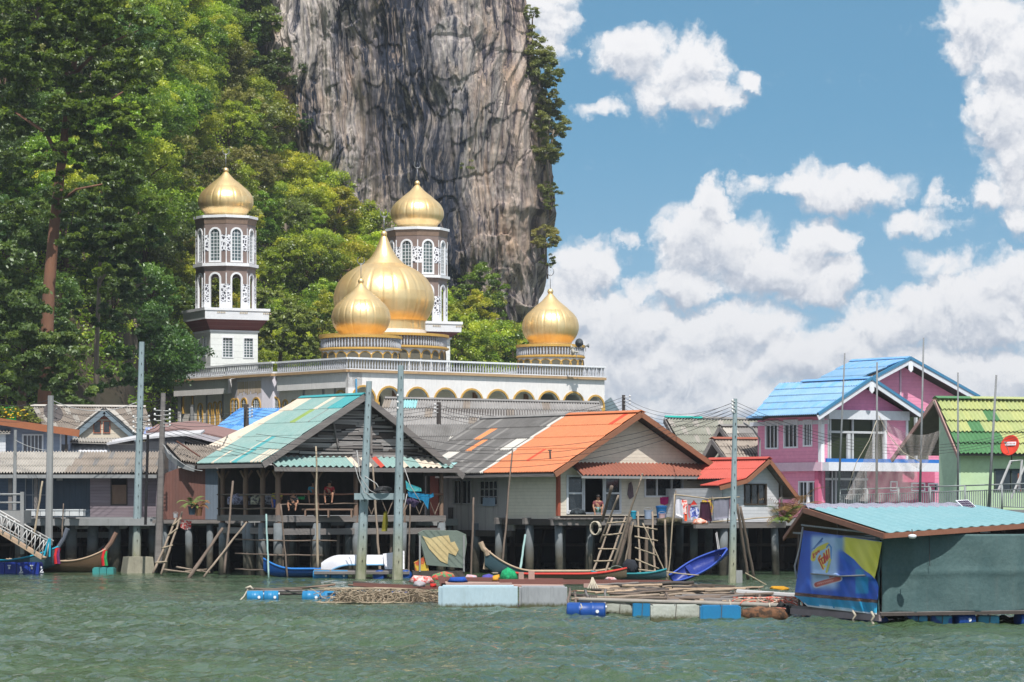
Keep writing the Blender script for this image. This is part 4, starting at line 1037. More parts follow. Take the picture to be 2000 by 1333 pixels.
# loudspeakers on the right turret rail
for i, (px, py, ax, lab) in enumerate([(1134, 671, (-.4, -.8, .1), 'large dark horn loudspeaker on top of the right turret rail'), (1123, 688, (-.9, -.4, 0), 'cream horn loudspeaker hung on the front of the right turret rail'),
       (1146, 676, (.9, -.3, .1), 'small grey horn loudspeaker at the far right end of the turret rail'), (1119, 679, (-.9, -.3, .1), 'small cream horn loudspeaker left of the large dark horn')]):
 Y = 285.5 if i != 1 else 284.6; p = P(px, py, Y); d = Vector(ax).normalized(); sc = [.42, .34, .22, .26][i]
 T = Thing('horn_loudspeaker', lab, 'loudspeaker', p - Vector((0, 0, .3)))
 mb = MB(); mb.tube([p - d * sc * .9, p - d * sc * .5, p, p + d * sc * .55, p + d * sc * .8], [sc * .28, sc * .22, sc * .3, sc * .75, sc * .98], 16, cap=True)
 T.part('horn', mb, [mat('dark_horn', (.06, .07, .08), rough=.5), mat('cream_horn', (.5, .47, .4), rough=.5), mat('grey_horn', (.25, .27, .28), rough=.5), mat('cream_horn', (.5, .47, .4))][i], smooth=True)
 mb = MB(); mb.tube([p - d * sc * .5, p - d * sc * .5 - Vector((0, 0, .5))], .04, 6); T.part('bracket', mb, GREYC)
# -- village platform and stilt houses
WOODG = mat('grey_weathered_wood', (.23, .21, .20), (.12, .11, .11), 1.2, (.35, .35, 3), .9, .5)
WOODB = mat('brown_weathered_wood', (.26, .17, .12), (.15, .10, .08), 1.2, (1, 1, .3), .85, .4)
WOODD = mat('dark_old_wood', (.09, .075, .068), (.045, .04, .038), 1.2, (1, 1, .4), .9, .4)
BAMB = mat('dry_pole_wood', (.33, .26, .20), (.17, .135, .105), 2.5, (1, 1, .5), .8, .4)
BAMBD = mat('dark_pole_wood', (.20, .15, .12), (.10, .08, .065), 2.5, (1, 1, .5), .85, .4)
FIBRO = mat('fibre_cement_grey', (.27, .26, .255), (.14, .135, .13), 1.1, (1, 1, 1), .9, .3, detail=8)
FIBROD = mat('fibre_cement_dark', (.165, .16, .158), (.085, .082, .08), 1.1, (1, 1, 1), .9, .3, detail=8)
FIBROL = mat('fibre_cement_pale', (.47, .44, .40), (.30, .28, .255), 1.1, (1, 1, 1), .9, .3, detail=8)
FIBROT = mat('fibre_cement_tan', (.36, .31, .265), (.20, .175, .155), 1.1, (1, 1, 1), .9, .3, detail=8)
CEMW = mat('patch_white_sheet', (.60, .58, .54), (.45, .43, .40), 1.5, rough=.85)
TEALR = mat('teal_roof_sheet', (.18, .325, .31), (.26, .36, .34), .7, rough=.7, bump=.15, detail=8, stain=.35, stcol=(.22, .24, .2))
TEALD = mat('bright_teal_sheet', (.035, .31, .33), (.05, .25, .28), 1.5, rough=.6)
GREENP = mat('moss_green_sheet', (.20, .30, .07), (.26, .35, .12), 1.5, rough=.7)
CREAMP = mat('cream_sheet', (.62, .54, .44), (.48, .42, .35), 1.5, rough=.8)
ORNG = mat('orange_roof_sheet', (.58, .19, .075), (.47, .155, .065), .8, rough=.6, bump=.1, detail=8, stain=.3, stcol=(.25, .12, .08))
REDP = mat('red_roof_sheet', (.48, .075, .05), (.38, .06, .045), .8, rough=.5, bump=.1)
BLUER = mat('blue_roof_sheet', (.10, .30, .62), (.22, .42, .68), 1.2, (1, 1, .5), .6, .1, detail=8)
SKYR = mat('sky_blue_roof_sheet', (.15, .32, .52), (.26, .41, .55), .9, (1, 1, .6), .65, .1, detail=8, stain=.35, stcol=(.2, .24, .28))
GRR = mat('lime_roof_tile', (.33, .39, .16), (.40, .42, .20), .8, rough=.55, bump=.1, stain=.35, stcol=(.15, .17, .08))
GRR2 = mat('yellow_lime_roof_tile', (.42, .44, .19), (.36, .40, .16), .8, rough=.55, bump=.1)
GRR3 = mat('dark_green_roof_tile', (.07, .19, .08), (.09, .22, .10), .8, rough=.5, bump=.1)
CREAMS = mat('cream_siding', (.74, .68, .57), (.68, .62, .53), .4, rough=.75, line=(2, .17, .45), lcol=(.25, .22, .18))
GREYS = mat('pale_grey_siding', (.64, .65, .68), (.59, .60, .64), .4, rough=.75, line=(2, .17, .4), lcol=(.2, .2, .22))
BLUES = mat('blue_grey_siding', (.31, .36, .47), (.27, .32, .42), .4, rough=.75, line=(2, .22, .4), lcol=(.12, .14, .2))
PINKS = mat('pink_siding', (.84, .33, .48), (.76, .30, .45), .5, (1, 1, 1), .75, stain=.25, stcol=(.4, .2, .28), line=(2, .20, .4), lcol=(.35, .08, .22))
PINKV = mat('violet_pink_siding', (.74, .27, .47), (.66, .24, .44), .5, (1, 1, 1), .75, stain=.2, stcol=(.35, .15, .25), line=(2, .20, .4), lcol=(.3, .08, .24))
MINTS = mat('mint_wall', (.46, .64, .48), (.42, .58, .42), .5, rough=.8, stain=.15, stcol=(.2, .3, .2))
CORB = mat('rust_brown_sheet', (.20, .085, .065), (.10, .06, .055), .9, (1, 1, .3), .7, line=(3, .16, .5))
CORBL = mat('blue_grey_sheet', (.15, .19, .24), (.10, .125, .16), .9, (1, 1, .3), .6, line=(3, .16, .5))
DKBLUE = mat('dark_blue_panel', (.035, .055, .08), (.025, .038, .055), .9, (1, 1, .3), .5, line=(3, .3, .3))
PLANKP = mat('purple_grey_planks', (.27, .23, .26), (.16, .125, .14), 1.4, (.25, .25, 4), .9, .4, line=(2, .16, .6), detail=7)
WASHW = mat('faded_whitewash', (.46, .43, .42), (.33, .30, .30), .8, (1.2, 1.2, .25), .9, .3, line=(3, .24, .3), stain=.9, stcol=(.06, .05, .05))
FASB = mat('brown_fascia', (.30, .13, .075), (.22, .10, .06), .8, rough=.6, bump=.1)
CURT = mat('curtain_grey', (.20, .20, .22), (.14, .14, .16), 2, (3, 3, .3))
PILE = mat('tidal_pile', (.34, .34, .34), (.16, .16, .16), .8, (1, 1, .5), .9, .4, stain=.4)
def pile_mat():
 m = bpy.data.materials.new('concrete_pile'); m.use_nodes = True; t = NT(m.node_tree); bs = m.node_tree.nodes['Principled BSDF']
 g = t.node('ShaderNodeNewGeometry'); sp = t.node('ShaderNodeSeparateXYZ'); t.l.new(g.outputs['Position'], sp.inputs[0])
 n = t.noise(g.outputs['Position'], 1.4, 5, .65)
 c = t.mix(t.maprange(n, .35, .65), (.17, .19, .205), (.10, .115, .125))
 wet = t.maprange(t.math('MULTIPLY_ADD', n, 1.2, sp.outputs[2]), 1.5, 2.3, 1, 0)       # tide line: algae and barnacles
 c = t.mix(wet, c, t.mix(t.maprange(n, .4, .6), (.05, .045, .035), (.12, .105, .08)))
 t.l.new(c, bs.inputs['Base Color']); bs.inputs['Roughness'].default_value = .9
 b = t.node('ShaderNodeBump'); b.inputs['Strength'].default_value = .5; t.l.new(t.noise(g.outputs['Position'], 9, 4, .6), b.inputs['Height']); t.l.new(b.outputs[0], bs.inputs['Normal']); return m
CPILE = pile_mat()
TIMB = mat('tidal_timber', (.15, .12, .10), (.07, .055, .05), 1.5, (1, 1, .3), .9, .5)
def platform():
 mb = MB(); z = 2.75
 mb.box(-60, 60, 157.5, 262, z - .35, z)
 mb2 = MB(); r_ = random.Random(2)
 single('village_deck', None, None, mb, GREYC, (0, 166, 0), kind='structure')
platform()
def piles(T, spots, r=.19, ztop=2.8, mats=None, name='stilt', zb=-.8):
 for i, (x, y) in enumerate(spots):
  mb = MB(); rr = random.Random(int(x * 31 + y * 17)); k = rr.uniform(.85, 1.15)
  dx, dy = rr.uniform(-.12, .12), rr.uniform(-.1, .1)
  mb.tube([(x + dx, y + dy, zb), (x + dx * .4, y + dy * .4, ztop * .5), (x, y, ztop)], [r * k * 1.1, r * k, r * k], 10)
  T.part(name, mb, mats or CPILE, smooth=True)
def back_piles():
 T = Thing('deck_piling', 'rows of dark concrete piles standing in shade under the village deck', 'piling', (0, 167, 0))
 r_ = random.Random(8)
 sp = []
 for row, Y in enumerate((167.5, 176, 188)):
  for k in range(30):
   px = 10 + k * 66 + r_.uniform(-14, 14)
   sp.append((Xp(px, Y), Y))
 piles(T, sp, .22, 2.6)
back_piles()
def window(T, F, u0, u1, z0, z1, v, frame, glass, nu=2, nz=1, t=.06, proud=.05, parent=None, name='window', depth=.1, label=None):
 uc = (u0 + u1) / 2; hw = (u1 - u0) / 2
 mb = MB(F); ring(mb, uc, hw - t, z0 + t, z1 - t, t, v - proud, v + depth, 'flat'); muntins(mb, uc, hw - t, z0 + t, z1 - t, nu, nz, v + .03, .05)
 w_ = T.part(name, mb, frame, parent, label=label); mb = MB(F); pane(mb, uc, hw - t - .002, z0 + t, z1 - t, v + .06, 'flat'); T.part('pane', mb, glass, w_); return w_
def px_rect(F, x0, x1, y0, y1, v=0):
 a = F.at(x0, y0, v); b = F.at(x1, y1, v); return a[0], b[0], b[1], a[1]
# -- orange gable house with its long grey roof
def orange_house():
 F = Frame(1090, 150, 36); T = Thing('orange_roof_house', 'cream clapboard stilt house with bright orange gable roof and brown awning', 'house', F(3, 5, 2.4))
 fz = F.at(1095, 1008)[1]
 ul, zl_ = F.at(1083, 924, -.8); up, zp = F.at(1252, 806, -.8); ur, zr_ = F.at(1415, 922, -.8)
 u1 = F.upx(1392); back = F.vpx(945, up); vo = F.vpx(1112, up); vback = back
 ul_ = ul; roofz = lambda u: zl_ + (zp - zl_) * (u - ul) / (up - ul) if u < up else zp + (zr_ - zp) * (u - up) / (ur - up)
 top = lambda u: roofz(u) - .16
 top.brk = [up]
 d0, d1, dz0, dz1 = px_rect(F, 1106, 1213, 928, 1004); w0, w1, wz0, wz1 = px_rect(F, 1258, 1334, 930, 972)
 mb = MB(F); wall(mb, 0, u1, fz, 4, 0, .12, [((d0+d1)/2, (d1-d0)/2, max(fz + .02, dz0), dz1, 'flat'), ((w0+w1)/2, (w1-w0)/2, wz0, wz1, 'flat')], top=top); T.part('front_wall', mb, CREAMS)
 S = turned(F); vc = S.upx(992)
 mb = MB(S); wall(mb, .0, vc, fz - .15, zl_ - .05, 0.001, .12); T.part('side_wall', mb, CREAMS)
 mb = MB(F); mb.box(-.04, .12, -.05, .13, fz, zl_ + .25); T.part('corner_post', mb, mat('rust_red_paint', (.33, .08, .045), (.26, .07, .04)))
 v2 = S.upx(848)
 q = lambda x0, x1, y0, y1: (S.at(x1, y1, .35)[0], S.at(x0, y1, .35)[0], S.at((x0+x1)/2, y1, .35)[1], S.at((x0+x1)/2, y0, .35)[1])
 wins = [q(885, 921, 938, 985), q(936, 973, 939, 987)]; door = q(851, 864, 937, 984)
 mb = MB(S); zlow = fz - .75; wall(mb, vc + .01, v2, zlow, zl_ - .1, .35, .47, sorted([((a+b)/2, abs(b-a)/2, c, d, 'flat') for a, b, c, d in wins + [door]])); T.part('side_wall', mb, WASHW, label='faded whitewashed board wall with two barred windows')
 for i, (a, b, c, d) in enumerate(wins):
  a, b = min(a, b), max(a, b); window(T, S, a, b, c, d, .35, mat('pale_frame', (.42, .40, .40), (.3, .28, .28), 3), DARKGL, 4, 1 if i == 0 else 3, .05)
  if i == 0:
   mb = MB(S); mb.box(a + .45*(b-a), a + .55*(b-a), .30, .34, c, d); T.part('shutter_post', mb, WOODG)
  else:
   mb = MB(S); m0 = a + (b - a) * .35; mb.box(a + .1*(b-a), a + .75*(b-a), .27, .29, c - .05, c + .38); T.part('cardboard_panel', mb, sm('pale_blue_board', 150, 165, 185))
 a, b, c, d = door; mb = MB(S); mb.box(min(a, b), max(a, b), .44, .46, c, d); T.part('door', mb, DARK)
 mb = MB(S); mb.box(S.upx(858, .35), S.upx(842, .35), .28, .34, zlow, zlow + 3.2); T.part('door_post', mb, mat('red_paint_wall', (.42, .10, .07), (.28, .09, .07)))
 mb = MB(S); mb.box(S.upx(884, .3), S.upx(876, .3), .27, .33, zlow + .02, zlow + 1.15); T.part('batten', mb, WOODD)
 mb = MB(F); mb.box(u1 - .12, u1, .12, vback - .5, fz, zr_); mb.box(0.36, u1, vback - .7, vback - .58, zlow, zl_); T.part('rear_wall', mb, WASHW)
 A, B, C, D = F(up, -.8, zp), F(up, vo, zp), F(ul, vo, zl_), F(ul, -.8, zl_)
 def om(s, r):
  c = int(s * 60)
  if 8 <= c < 12 and r in (0,): return 1
  if 34 <= c < 37 and r in (3,): return 1
  return 0
 mb = MB(); corr(mb, A, B, C, D, 44, 5, .036, .035, om, um=2, lips=.01); T.part('roof', mb, [ORNG, mat('red_patch_sheet', (.58, .06, .03), (.5, .06, .03)), WOODD], label='bright orange corrugated roof slope with two red replacement sheets')
 vb2 = F.vpx(850, ul)
 A2, B2, C2, D2 = F(up, vo, zp - .03), F(up, back, zp - .03), F(ul, max(back, vb2), zl_ - .03), F(ul, vo, zl_ - .03)
 def gm(s, r):
  h = (int(s * 24) * 7 + r * 13) % 29
  if s < .045: return 1
  if r == 2 and .08 < s < .20: return 1
  if r == 3 and .66 < s < .80: return 1
  if r == 1 and .62 < s < .70 or r == 2 and .52 < s < .60: return 2
  if r == 4 and .48 < s < .68: return 3
  return 4 if h in (3, 9, 14, 22) else 0
 mb = MB(); corr(mb, A2, B2, C2, D2, 48, 5, .05, .045, gm, um=5, lips=.02, seg=4)
 T.part('roof', mb, [FIBROD, CEMW, mat('orange_patch', (.70, .26, .10), (.6, .22, .1)), mat('aqua_patch', (.32, .60, .62), (.3, .5, .52)), FIBRO, WOODD], label='long dark grey corrugated roof slope with orange, white and aqua patches')
 mb = MB(); corr(mb, F(up, back, zp), F(up, -.8, zp), F(ur, -.8, zr_), F(ur, back, zr_), 60, 5, .028, .03, lambda s, r: 0 if s > .5 else 1, um=2); T.part('roof', mb, [ORNG, FIBROD, WOODD])
 mb = MB(); ridge_cap(mb, F(up, -.85, zp), F(up, vo, zp), .26); T.part('ridge_cap', mb, ORNG)
 mb = MB(); ridge_cap(mb, F(up, vo, zp - .02), F(up, back, zp - .02), .26); T.part('ridge_cap', mb, FIBRO)
 for a, b in (((ul, zl_), (up, zp)), ((up, zp), (ur, zr_))):
  mb = MB(); fascia(mb, F(a[0], -.84, a[1] + .03), F(b[0], -.84, b[1] + .03), .26, .06); T.part('fascia', mb, FASB)
 mb = MB(); fascia(mb, F(ul + .02, -.8, zl_ - .02), F(ul + .02, vo, zl_ - .02), .16, .05); fascia(mb, F(ul + .02, vo + .01, zl_ - .05), F(ul + .02, vb2, zl_ - .05), .14, .05); T.part('eave_board', mb, WOODG)
 a0 = F.upx(1112); a1 = F.upx(1388); zt = F.at(1112, 905)[1]; ze = F.at(1112, 929, -1.0)[1]
 mb = MB(); corr(mb, F(a0, -.01, zt), F(a1, -.01, zt), F(a1, -1.0, ze), F(a0, -1.0, ze), 38, 1, .045, .0, None, um=1, seg=8, under=.02); T.part('awning', mb, [mat('brown_awning_sheet', (.30, .105, .07), (.22, .085, .06), .8, rough=.6), WOODG])
 mb = MB(); mb.bar(F(a0, -.98, ze - .08), F(a1, -.98, ze - .08), .05, .12); T.part('awning_beam', mb, GREYC)
 wfm = mat('white_frame', (.74, .76, .80), rough=.5)
 mb = MB(F); ring(mb, (d0+d1)/2, (d1-d0)/2 - .07, dz0 + .08, dz1 - .07, .07, -.04, .1, 'flat'); df = T.part('door_frame', mb, wfm)
 for x0, x1, nm in ((1108, 1139, 'left'), (1181, 1212, 'right')):
  a, b, c, d = px_rect(F, x0, x1, 930, 1001); mb = MB(F); ring(mb, (a+b)/2, (b-a)/2 - .07, c + .1, d - .05, .07, -.02, .03, 'flat'); mb.box(a, b, -.025, .03, (c+d)/2 + .0, (c+d)/2 + .09); lf = T.part('door_leaf', mb, wfm, df)
  mb = MB(F); mb.box(a + .04, b - .04, .035, .05, c + .05, d - .03); T.part('pane', mb, DARKGL, df)
 for a in (F.upx(1140), F.upx(1178)): mb = MB(F); mb.box(a, a + .09, .0, .06, dz0 + .05, dz1 - .06); T.part('door_stile', mb, wfm, df)
 w_ = window(T, F, w0, w1, wz0, wz1, 0, wfm, DARKGL, 1, 1, .09)
 for x in (1283, 1312): a = F.upx(x); mb = MB(F); mb.box(a - .035, a + .035, -.03, .05, wz0 + .09, wz1 - .09); T.part('mullion', mb, wfm, w_)
 mb = MB(F); mb.box(.2, u1 - .2, 3.4, 3.45, fz, zl_ + .3); T.part('room_wall', mb, DARK)
 mb = MB(F); mb.box(.12, u1 - .12, .13, 3.4, fz - .1, fz); T.part('floor', mb, WOODD)
 mb = MB(F); 
 for k, vv in enumerate((-.15, 2.2, 4.6)): mb.box(-.4, u1 + .2, vv, vv + .22, fz - .42, fz - .1)
 T.part('floor_beam', mb, WOODG)
 mb = MB(S); mb.box(-.3, vc + .3, -.12, .1, fz - .45, fz - .16); mb.box(vc, v2, .2, .38, zlow - .3, zlow); T.part('floor_beam', mb, WOODD)
 sp = [F(u, v, 0) for u in (.05, 2.0, 3.9, 5.8, u1 - .2) for v in (.05, 2.4, 5.0)] + [F(.35, v, 0) for v in (vc + 1, vc + 3.2, vc + 5.5, v2 - .4)]
 piles(T, [(p.x, p.y) for p in sp], .2, fz - .4)
 return T, F, fz, u1
OH, OHF, OFZ, OU1 = orange_house()
def red_house():
 F = Frame(1410, 150.5, 36); T = Thing('small_red_roof_house', 'small pale grey clapboard annex with glossy red corrugated roof beside the orange-roofed house', 'house', F(1.5, 2, 2.5))
 fz = F.at(1412, 1020)[1]; u1 = F.upx(1521)
 k0, kz0 = F.at(1405, 950, -.55); k1, kz1 = F.at(1459, 936, -.55); up, zp = F.at(1503, 897, -.55); ur, zr = F.at(1560, 972, -.55)
 def top(u):
  for (a, za), (b, zb) in (((k0, kz0), (k1, kz1)), ((k1, kz1), (up, zp)), ((up, zp), (ur, zr))):
   if u <= b: return za + (zb - za) * (u - a) / (b - a) - .14
  return zr
 top.brk = [k1, up]
 w0, w1, z0, z1 = px_rect(F, 1453, 1497, 945, 987)
 mb = MB(F); wall(mb, 0, u1, fz, 4, 0, .1, [((w0+w1)/2, (w1-w0)/2, z0, z1, 'flat')], top=top); T.part('front_wall', mb, GREYS)
 window(T, F, w0, w1, z0, z1, 0, mat('dark_bronze', (.06, .045, .035)), DARKGL, 3, 1, .07)
 S = turned(F); mb = MB(S); wall(mb, 0, 4.5, fz, kz0 - .1, .001, .1); T.part('side_wall', mb, GREYS)
 mb = MB(F); mb.box(u1 - .1, u1, .1, 4.5, fz, top(u1) ); mb.box(0.1, u1 - .1, 4.4, 4.5, fz, 5.2); T.part('rear_wall', mb, GREYS)
 vb = F.vpx(1385, up)
 mb = MB(); corr(mb, F(up, -.55, zp), F(up, vb, zp), F(k1, vb, kz1), F(k1, -.55, kz1), 26, 2, .03, .02, um=1, seg=6); T.part('roof', mb, [REDP, WOODD])
 vb2 = F.vpx(1368, k0)
 mb = MB(); corr(mb, F(k1, -.55, kz1), F(k1, vb2, kz1), F(k0, vb2, kz0), F(k0, -.55, kz0), 18, 1, .03, .02, um=1, seg=6); T.part('roof', mb, [REDP, WOODD])
 mb = MB(); corr(mb, F(up, vb, zp), F(up, -.55, zp), F(ur, -.55, zr), F(ur, vb, zr), 24, 2, .03, .02, um=1, seg=4); T.part('roof', mb, [REDP, WOODG])
 mb = MB(); ridge_cap(mb, F(up, -.55, zp), F(up, vb, zp), .2); T.part('ridge_cap', mb, REDP)
 for a, b in (((k0, kz0), (k1, kz1)), ((k1, kz1), (up, zp)), ((up, zp), (ur, zr))):
  mb = MB(); fascia(mb, F(a[0], -.58, a[1]), F(b[0], -.58, b[1]), .2, .05); T.part('fascia', mb, FASB)
 mb = MB(F); 
 for v in (.3,): mb.box(u1 - .1, ur - .15, v - .5, v - .42, zr - .1, zr); mb.box(u1, u1 + .08, v - .5, v - .42, zr - .7, zr + .6)
 T.part('rafter_bracket', mb, WOODG)
 piles(T, [(p.x, p.y) for p in [F(u, v, 0) for u in (.2, u1 - .2) for v in (.1, 2.4, 4.4)]], .19, fz - .25)
 mb = MB(F); mb.box(-1.8, u1 + .3, -.2, 0, fz - .3, fz - .03); mb.box(-1.8, u1 + .3, -.2, 4.4, fz - .06, fz - .01); T.part('deck', mb, WOODG)
red_house()
# front landing of the orange house (planks, beam, short poles)
def landing():
 F = OHF; T = Thing('plank_landing', 'rough plank landing on stilts in front of the orange-roofed house', 'landing', F(3, -1, 2.3))
 z = OFZ - .12; u0 = F.upx(1078, -.3); u1 = F.upx(1470, -1.2)
 mb = MB(F); r_ = random.Random(4); u = u0
 while u < u1:
  w_ = r_.uniform(.14, .24); f0 = -1.5 if u > F.upx(1170, -1.2) else -.5
  mb.box(u, u + w_ - .015, f0 + r_.uniform(-.12, .1), -.01, z - .05, z + r_.uniform(-.01, .015)); u += w_
 T.part('planks', mb, WOODG)
 for v in (-1.4, -.35):
  mb = MB(F); mb.box(F.upx(1170, -1.2) if v < -1 else u0, u1, v, v + .16, z - .34, z - .07); T.part('beam', mb, WOODG)
 for i, x in enumerate((1228, 1262, 1300, 1352, 1420, 1452)):
  u = F.upx(x, -1.3); mb = MB(); rough_pole(mb, F(u, -1.3, -.8), F(u + .05, -1.3, z - .05), .11, .10, seed=i); T.part('stilt', mb, BAMBD, smooth=True)
landing()
# -- teal pavilion
def pavilion():
 F = Frame(543, 148.5, 36); T = Thing('teal_roof_pavilion', 'open-sided timber stilt pavilion with faded teal corrugated roof and slatted gable', 'pavilion', F(4, 3, 2))
 v_ = -.7
 ul, zl_ = F.at(513, 905, v_); up, zp = F.at(712, 772, v_); ur, zr_ = F.at(905, 928, v_)
 back = F.vpx(588, up); vbe = F.vpx(386, ul)
 def tm(s, r):
  if r == 0:
   return [1, 1, 1, 0, 0, 2, 0, 0, 0, 0, 2, 2, 2][int(s * 13)] if s < 1 else 2
  if r == 1: return 3 if .42 < s < .50 else (2 if s > .92 else (4 if .2 < s < .22 else 0))
  if r in (3, 4) and .38 < s < .45: return 1
  if r in (3, 4) and .47 < s < .49: return 2
  if s > .93 and r < 4: return 2
  if r == 4 and .74 < s < .78: return 2
  if r == 4 and .02 < s < .18: return 2 if int(s * 50) % 3 else 0
  return 0
 mb = MB(); corr(mb, F(up, v_, zp), F(up, back, zp), F(ul, vbe, zl_), F(ul, v_, zl_), 56, 5, .038, .034, tm, um=5, lips=.012); T.part('roof', mb, [TEALR, TEALD, CREAMP, GREENP, FIBRO, WOODD])
 mb = MB(); corr(mb, F(up, back, zp), F(up, v_, zp), F(ur, v_, zr_), F(ur, back, zr_), 66, 5, .026, .028, um=1, seg=3); T.part('roof', mb, [FIBRO, WOODD])
 for i, (a, b) in enumerate((((ul, zl_), (up, zp)), ((up, zp), (ur, zr_)))):
  mb = MB(); fascia(mb, F(a[0], v_ - .04, a[1] + .05), F(b[0], v_ - .04, b[1] + .05), .3, .06); T.part('barge_board', mb, WOODG)
 mb = MB(); ridge_cap(mb, F(up, v_, zp), F(up, back, zp), .2); T.part('ridge_cap', mb, TEALD)
 mb = MB(); fascia(mb, F(ul, v_, zl_ - .03), F(ul, vbe, zl_ - .03), .18, .06); T.part('eave_board', mb, WOODG)
 g0, gz = F.at(560, 893, -.1); g1 = F.at(880, 893, -.1)[0]; zt = F.at(712, 788, -.1)[1]; gu = F.at(712, 788, -.1)[0]
 mb = MB(F); r_ = random.Random(6); z = gz
 roofz = lambda u: zl_ + (zp - zl_) * (u - ul) / (up - ul) if u < up else zp + (zr_ - zp) * (u - up) / (ur - up)
 while z < zp - .25:
  h = r_.uniform(.10, .17); zz = z + h / 2
  ua = ul + (zz + .18 - zl_) / (zp - zl_) * (up - ul); ub = ur - (zz + .18 - zr_) / (zp - zr_) * (ur - up)
  u = ua
  while u < ub - .1:
   L = r_.uniform(.8, 2.6); e = min(ub, u + L); v0 = -.12 + r_.uniform(-.05, .03)
   dz = r_.uniform(-.035, .035); dz2 = r_.uniform(-.035, .035); t_ = h * r_.uniform(.66, .98)
   vs = [(u, v0, zz - t_/2 + dz), (e, v0, zz - t_/2 + dz2), (e, v0, zz + t_/2 + dz2), (u, v0, zz + t_/2 + dz), (u, v0 + .05, zz - t_/2 + dz), (e, v0 + .05, zz - t_/2 + dz2), (e, v0 + .05, zz + t_/2 + dz2), (u, v0 + .05, zz + t_/2 + dz)]
   mb.add(vs, [(0,1,2,3),(7,6,5,4),(0,4,5,1),(1,5,6,2),(2,6,7,3),(3,7,4,0)], r_.choice([0, 0, 1, 2])); u = e + r_.uniform(.0, .05)
  z += h
 T.part('gable_slats', mb, [mat('driftwood', (.36, .34, .33), (.20, .19, .19), 2, (.3, .3, 3), .9, .5), WOODG, WOODD])
 mb = MB(F); mb.prism([(ul + .7, zl_ + .2), (ur - .9, zl_ + .2), (up, zp - .45)], .02, .05); T.part('gable_backing', mb, DARK)
 mb = MB(); mb.bar(F(gu - 1.9, -.2, zt - .9), F(gu - 1.6, -.2, zt - 2.2), .08); mb.bar(F(gu + .3, -.2, zt - .1), F(gu + .35, -.2, gz + .2), .1); T.part('gable_brace', mb, WOODG)
 a0, az = F.at(520, 893, -.15); a1 = F.at(868, 893, -.15)[0]; ae = F.at(540, 912, -.95)[1]; az = F.at(540, 893, -.15)[1]
 def am(s, r):
  k = int(s * 28); return [0,0,0,0,0,0,0,0,0,0,0,0,1,2,1,2,3,0,0,0,1,0,0,1,1,1,0,0][k]
 mb = MB(); corr(mb, F(a0, -.15, az), F(a1, -.15, az), F(a1, -.95, ae), F(a0, -.95, ae), 30, 1, .05, 0, am, um=2, seg=8, under=.02); T.part('apron_roof', mb, [TEALR, CREAMP, WOODG, REDP])
 mb = MB(); mb.bar(F(a0, -.92, ae - .12), F(a1 + .3, -.92, ae - .12), .08, .2); T.part('lintel_beam', mb, WOODG)
 fz = F.at(560, 1008)[1]; pz = ae - .2
 S = turned(F); vb = S.upx(428)
 posts = [(F.upx(x, 0), 0) for x in (543, 618, 695, 788, 862)]
 sp = [(0, S.upx(x)) for x in (513, 480, 435)]
 for i, (u, v) in enumerate(posts + sp):
  mb = MB(); rough_pole(mb, F(u, v, fz - .7), F(u, v, pz + (.3 if v else 0)), .13, .115, 8, .012, seed=40 + i); T.part('post', mb, WOODB, smooth=True)
 u_end = posts[-1][0]
 for z, w_ in ((fz, .3), (fz - .62, .3)):
  mb = MB(F); mb.box(-.15, u_end + .2, -.12, .05, z - w_, z); T.part('beam', mb, WOODG)
  mb = MB(S); mb.box(-.15, vb, -.12, .05, z - w_ + .04, z + .04); T.part('beam', mb, WOODG)
 mb = MB(F); mb.box(0, u_end + .2, .05, vb, fz - .12, fz - .02); T.part('floor', mb, WOODD)
 rz = F.at(600, 966)[1]
 mb = MB(); 
 for (a, b) in zip(posts, posts[1:]): rough_pole(mb, F(a[0], -.12, rz), F(b[0], -.12, rz + .02), .05, .045, seed=int(a[0]*10))
 T.part('rail', mb, mat('red_brown_rail', (.27, .13, .09), (.2, .1, .07), 2), smooth=True)
 mb = MB(); rough_pole(mb, S(0, -.1, rz - .02), S(vb, -.1, rz), .05, .045, seed=3); rough_pole(mb, S(0, -.1, fz + .35), S(vb, -.1, fz + .35), .045, .04, seed=5); rough_pole(mb, F(0, -.1, rz - .5), F(posts[2][0], -.1, rz - .45), .035, .035, seed=5); T.part('rail', mb, BAMBD, smooth=True)
 mb = MB()
 for k in range(5):
  a = posts[2][0] + .4 + k * .95; rough_pole(mb, F(a, -.1, rz - .05), F(a + .45, -.1, fz + .05), .03, .025, seed=k); rough_pole(mb, F(a + .9, -.1, rz - .05), F(a + .45, -.1, fz + .05), .03, .025, seed=k + 9)
 T.part('rail_braces', mb, BAMBD)
 mb = MB()
 for u, v in posts[:2] + sp:
  p = F(u, v, pz - .45); mb.tube([p, p + F.U * .35 + Vector((0, 0, .5))], .06, 6); mb.tube([p, p - F.U * .3 + Vector((0, 0, .5))], .06, 6)
 T.part('post_forks', mb, WOODB)
 mb = MB(F); mb.box(-.2, u_end, vb - .3, vb - .2, fz, zl_); mb.box(u_end - .02, u_end + .08, 1.6, vb, fz, zl_ + .3); T.part('rear_wall', mb, WOODD)
 mb = MB(F); mb.box(-.2, u_end, .5, vb, zl_ + .25, zl_ + .3); T.part('ceiling', mb, WOODD)
 spots = [F(u, v, 0) for u, _ in posts for v in (0, 2.6)] + [F(0, v, 0) for _, v in sp] + [F(u, v, 0) for u in (1.5, 3.4, 5.2) for v in (1.3, 4.2)] + [F(2.6, 0.4, 0), F(4.4, .5, 0)]
 piles(T, [(p.x, p.y) for p in spots], .21, fz - .35)
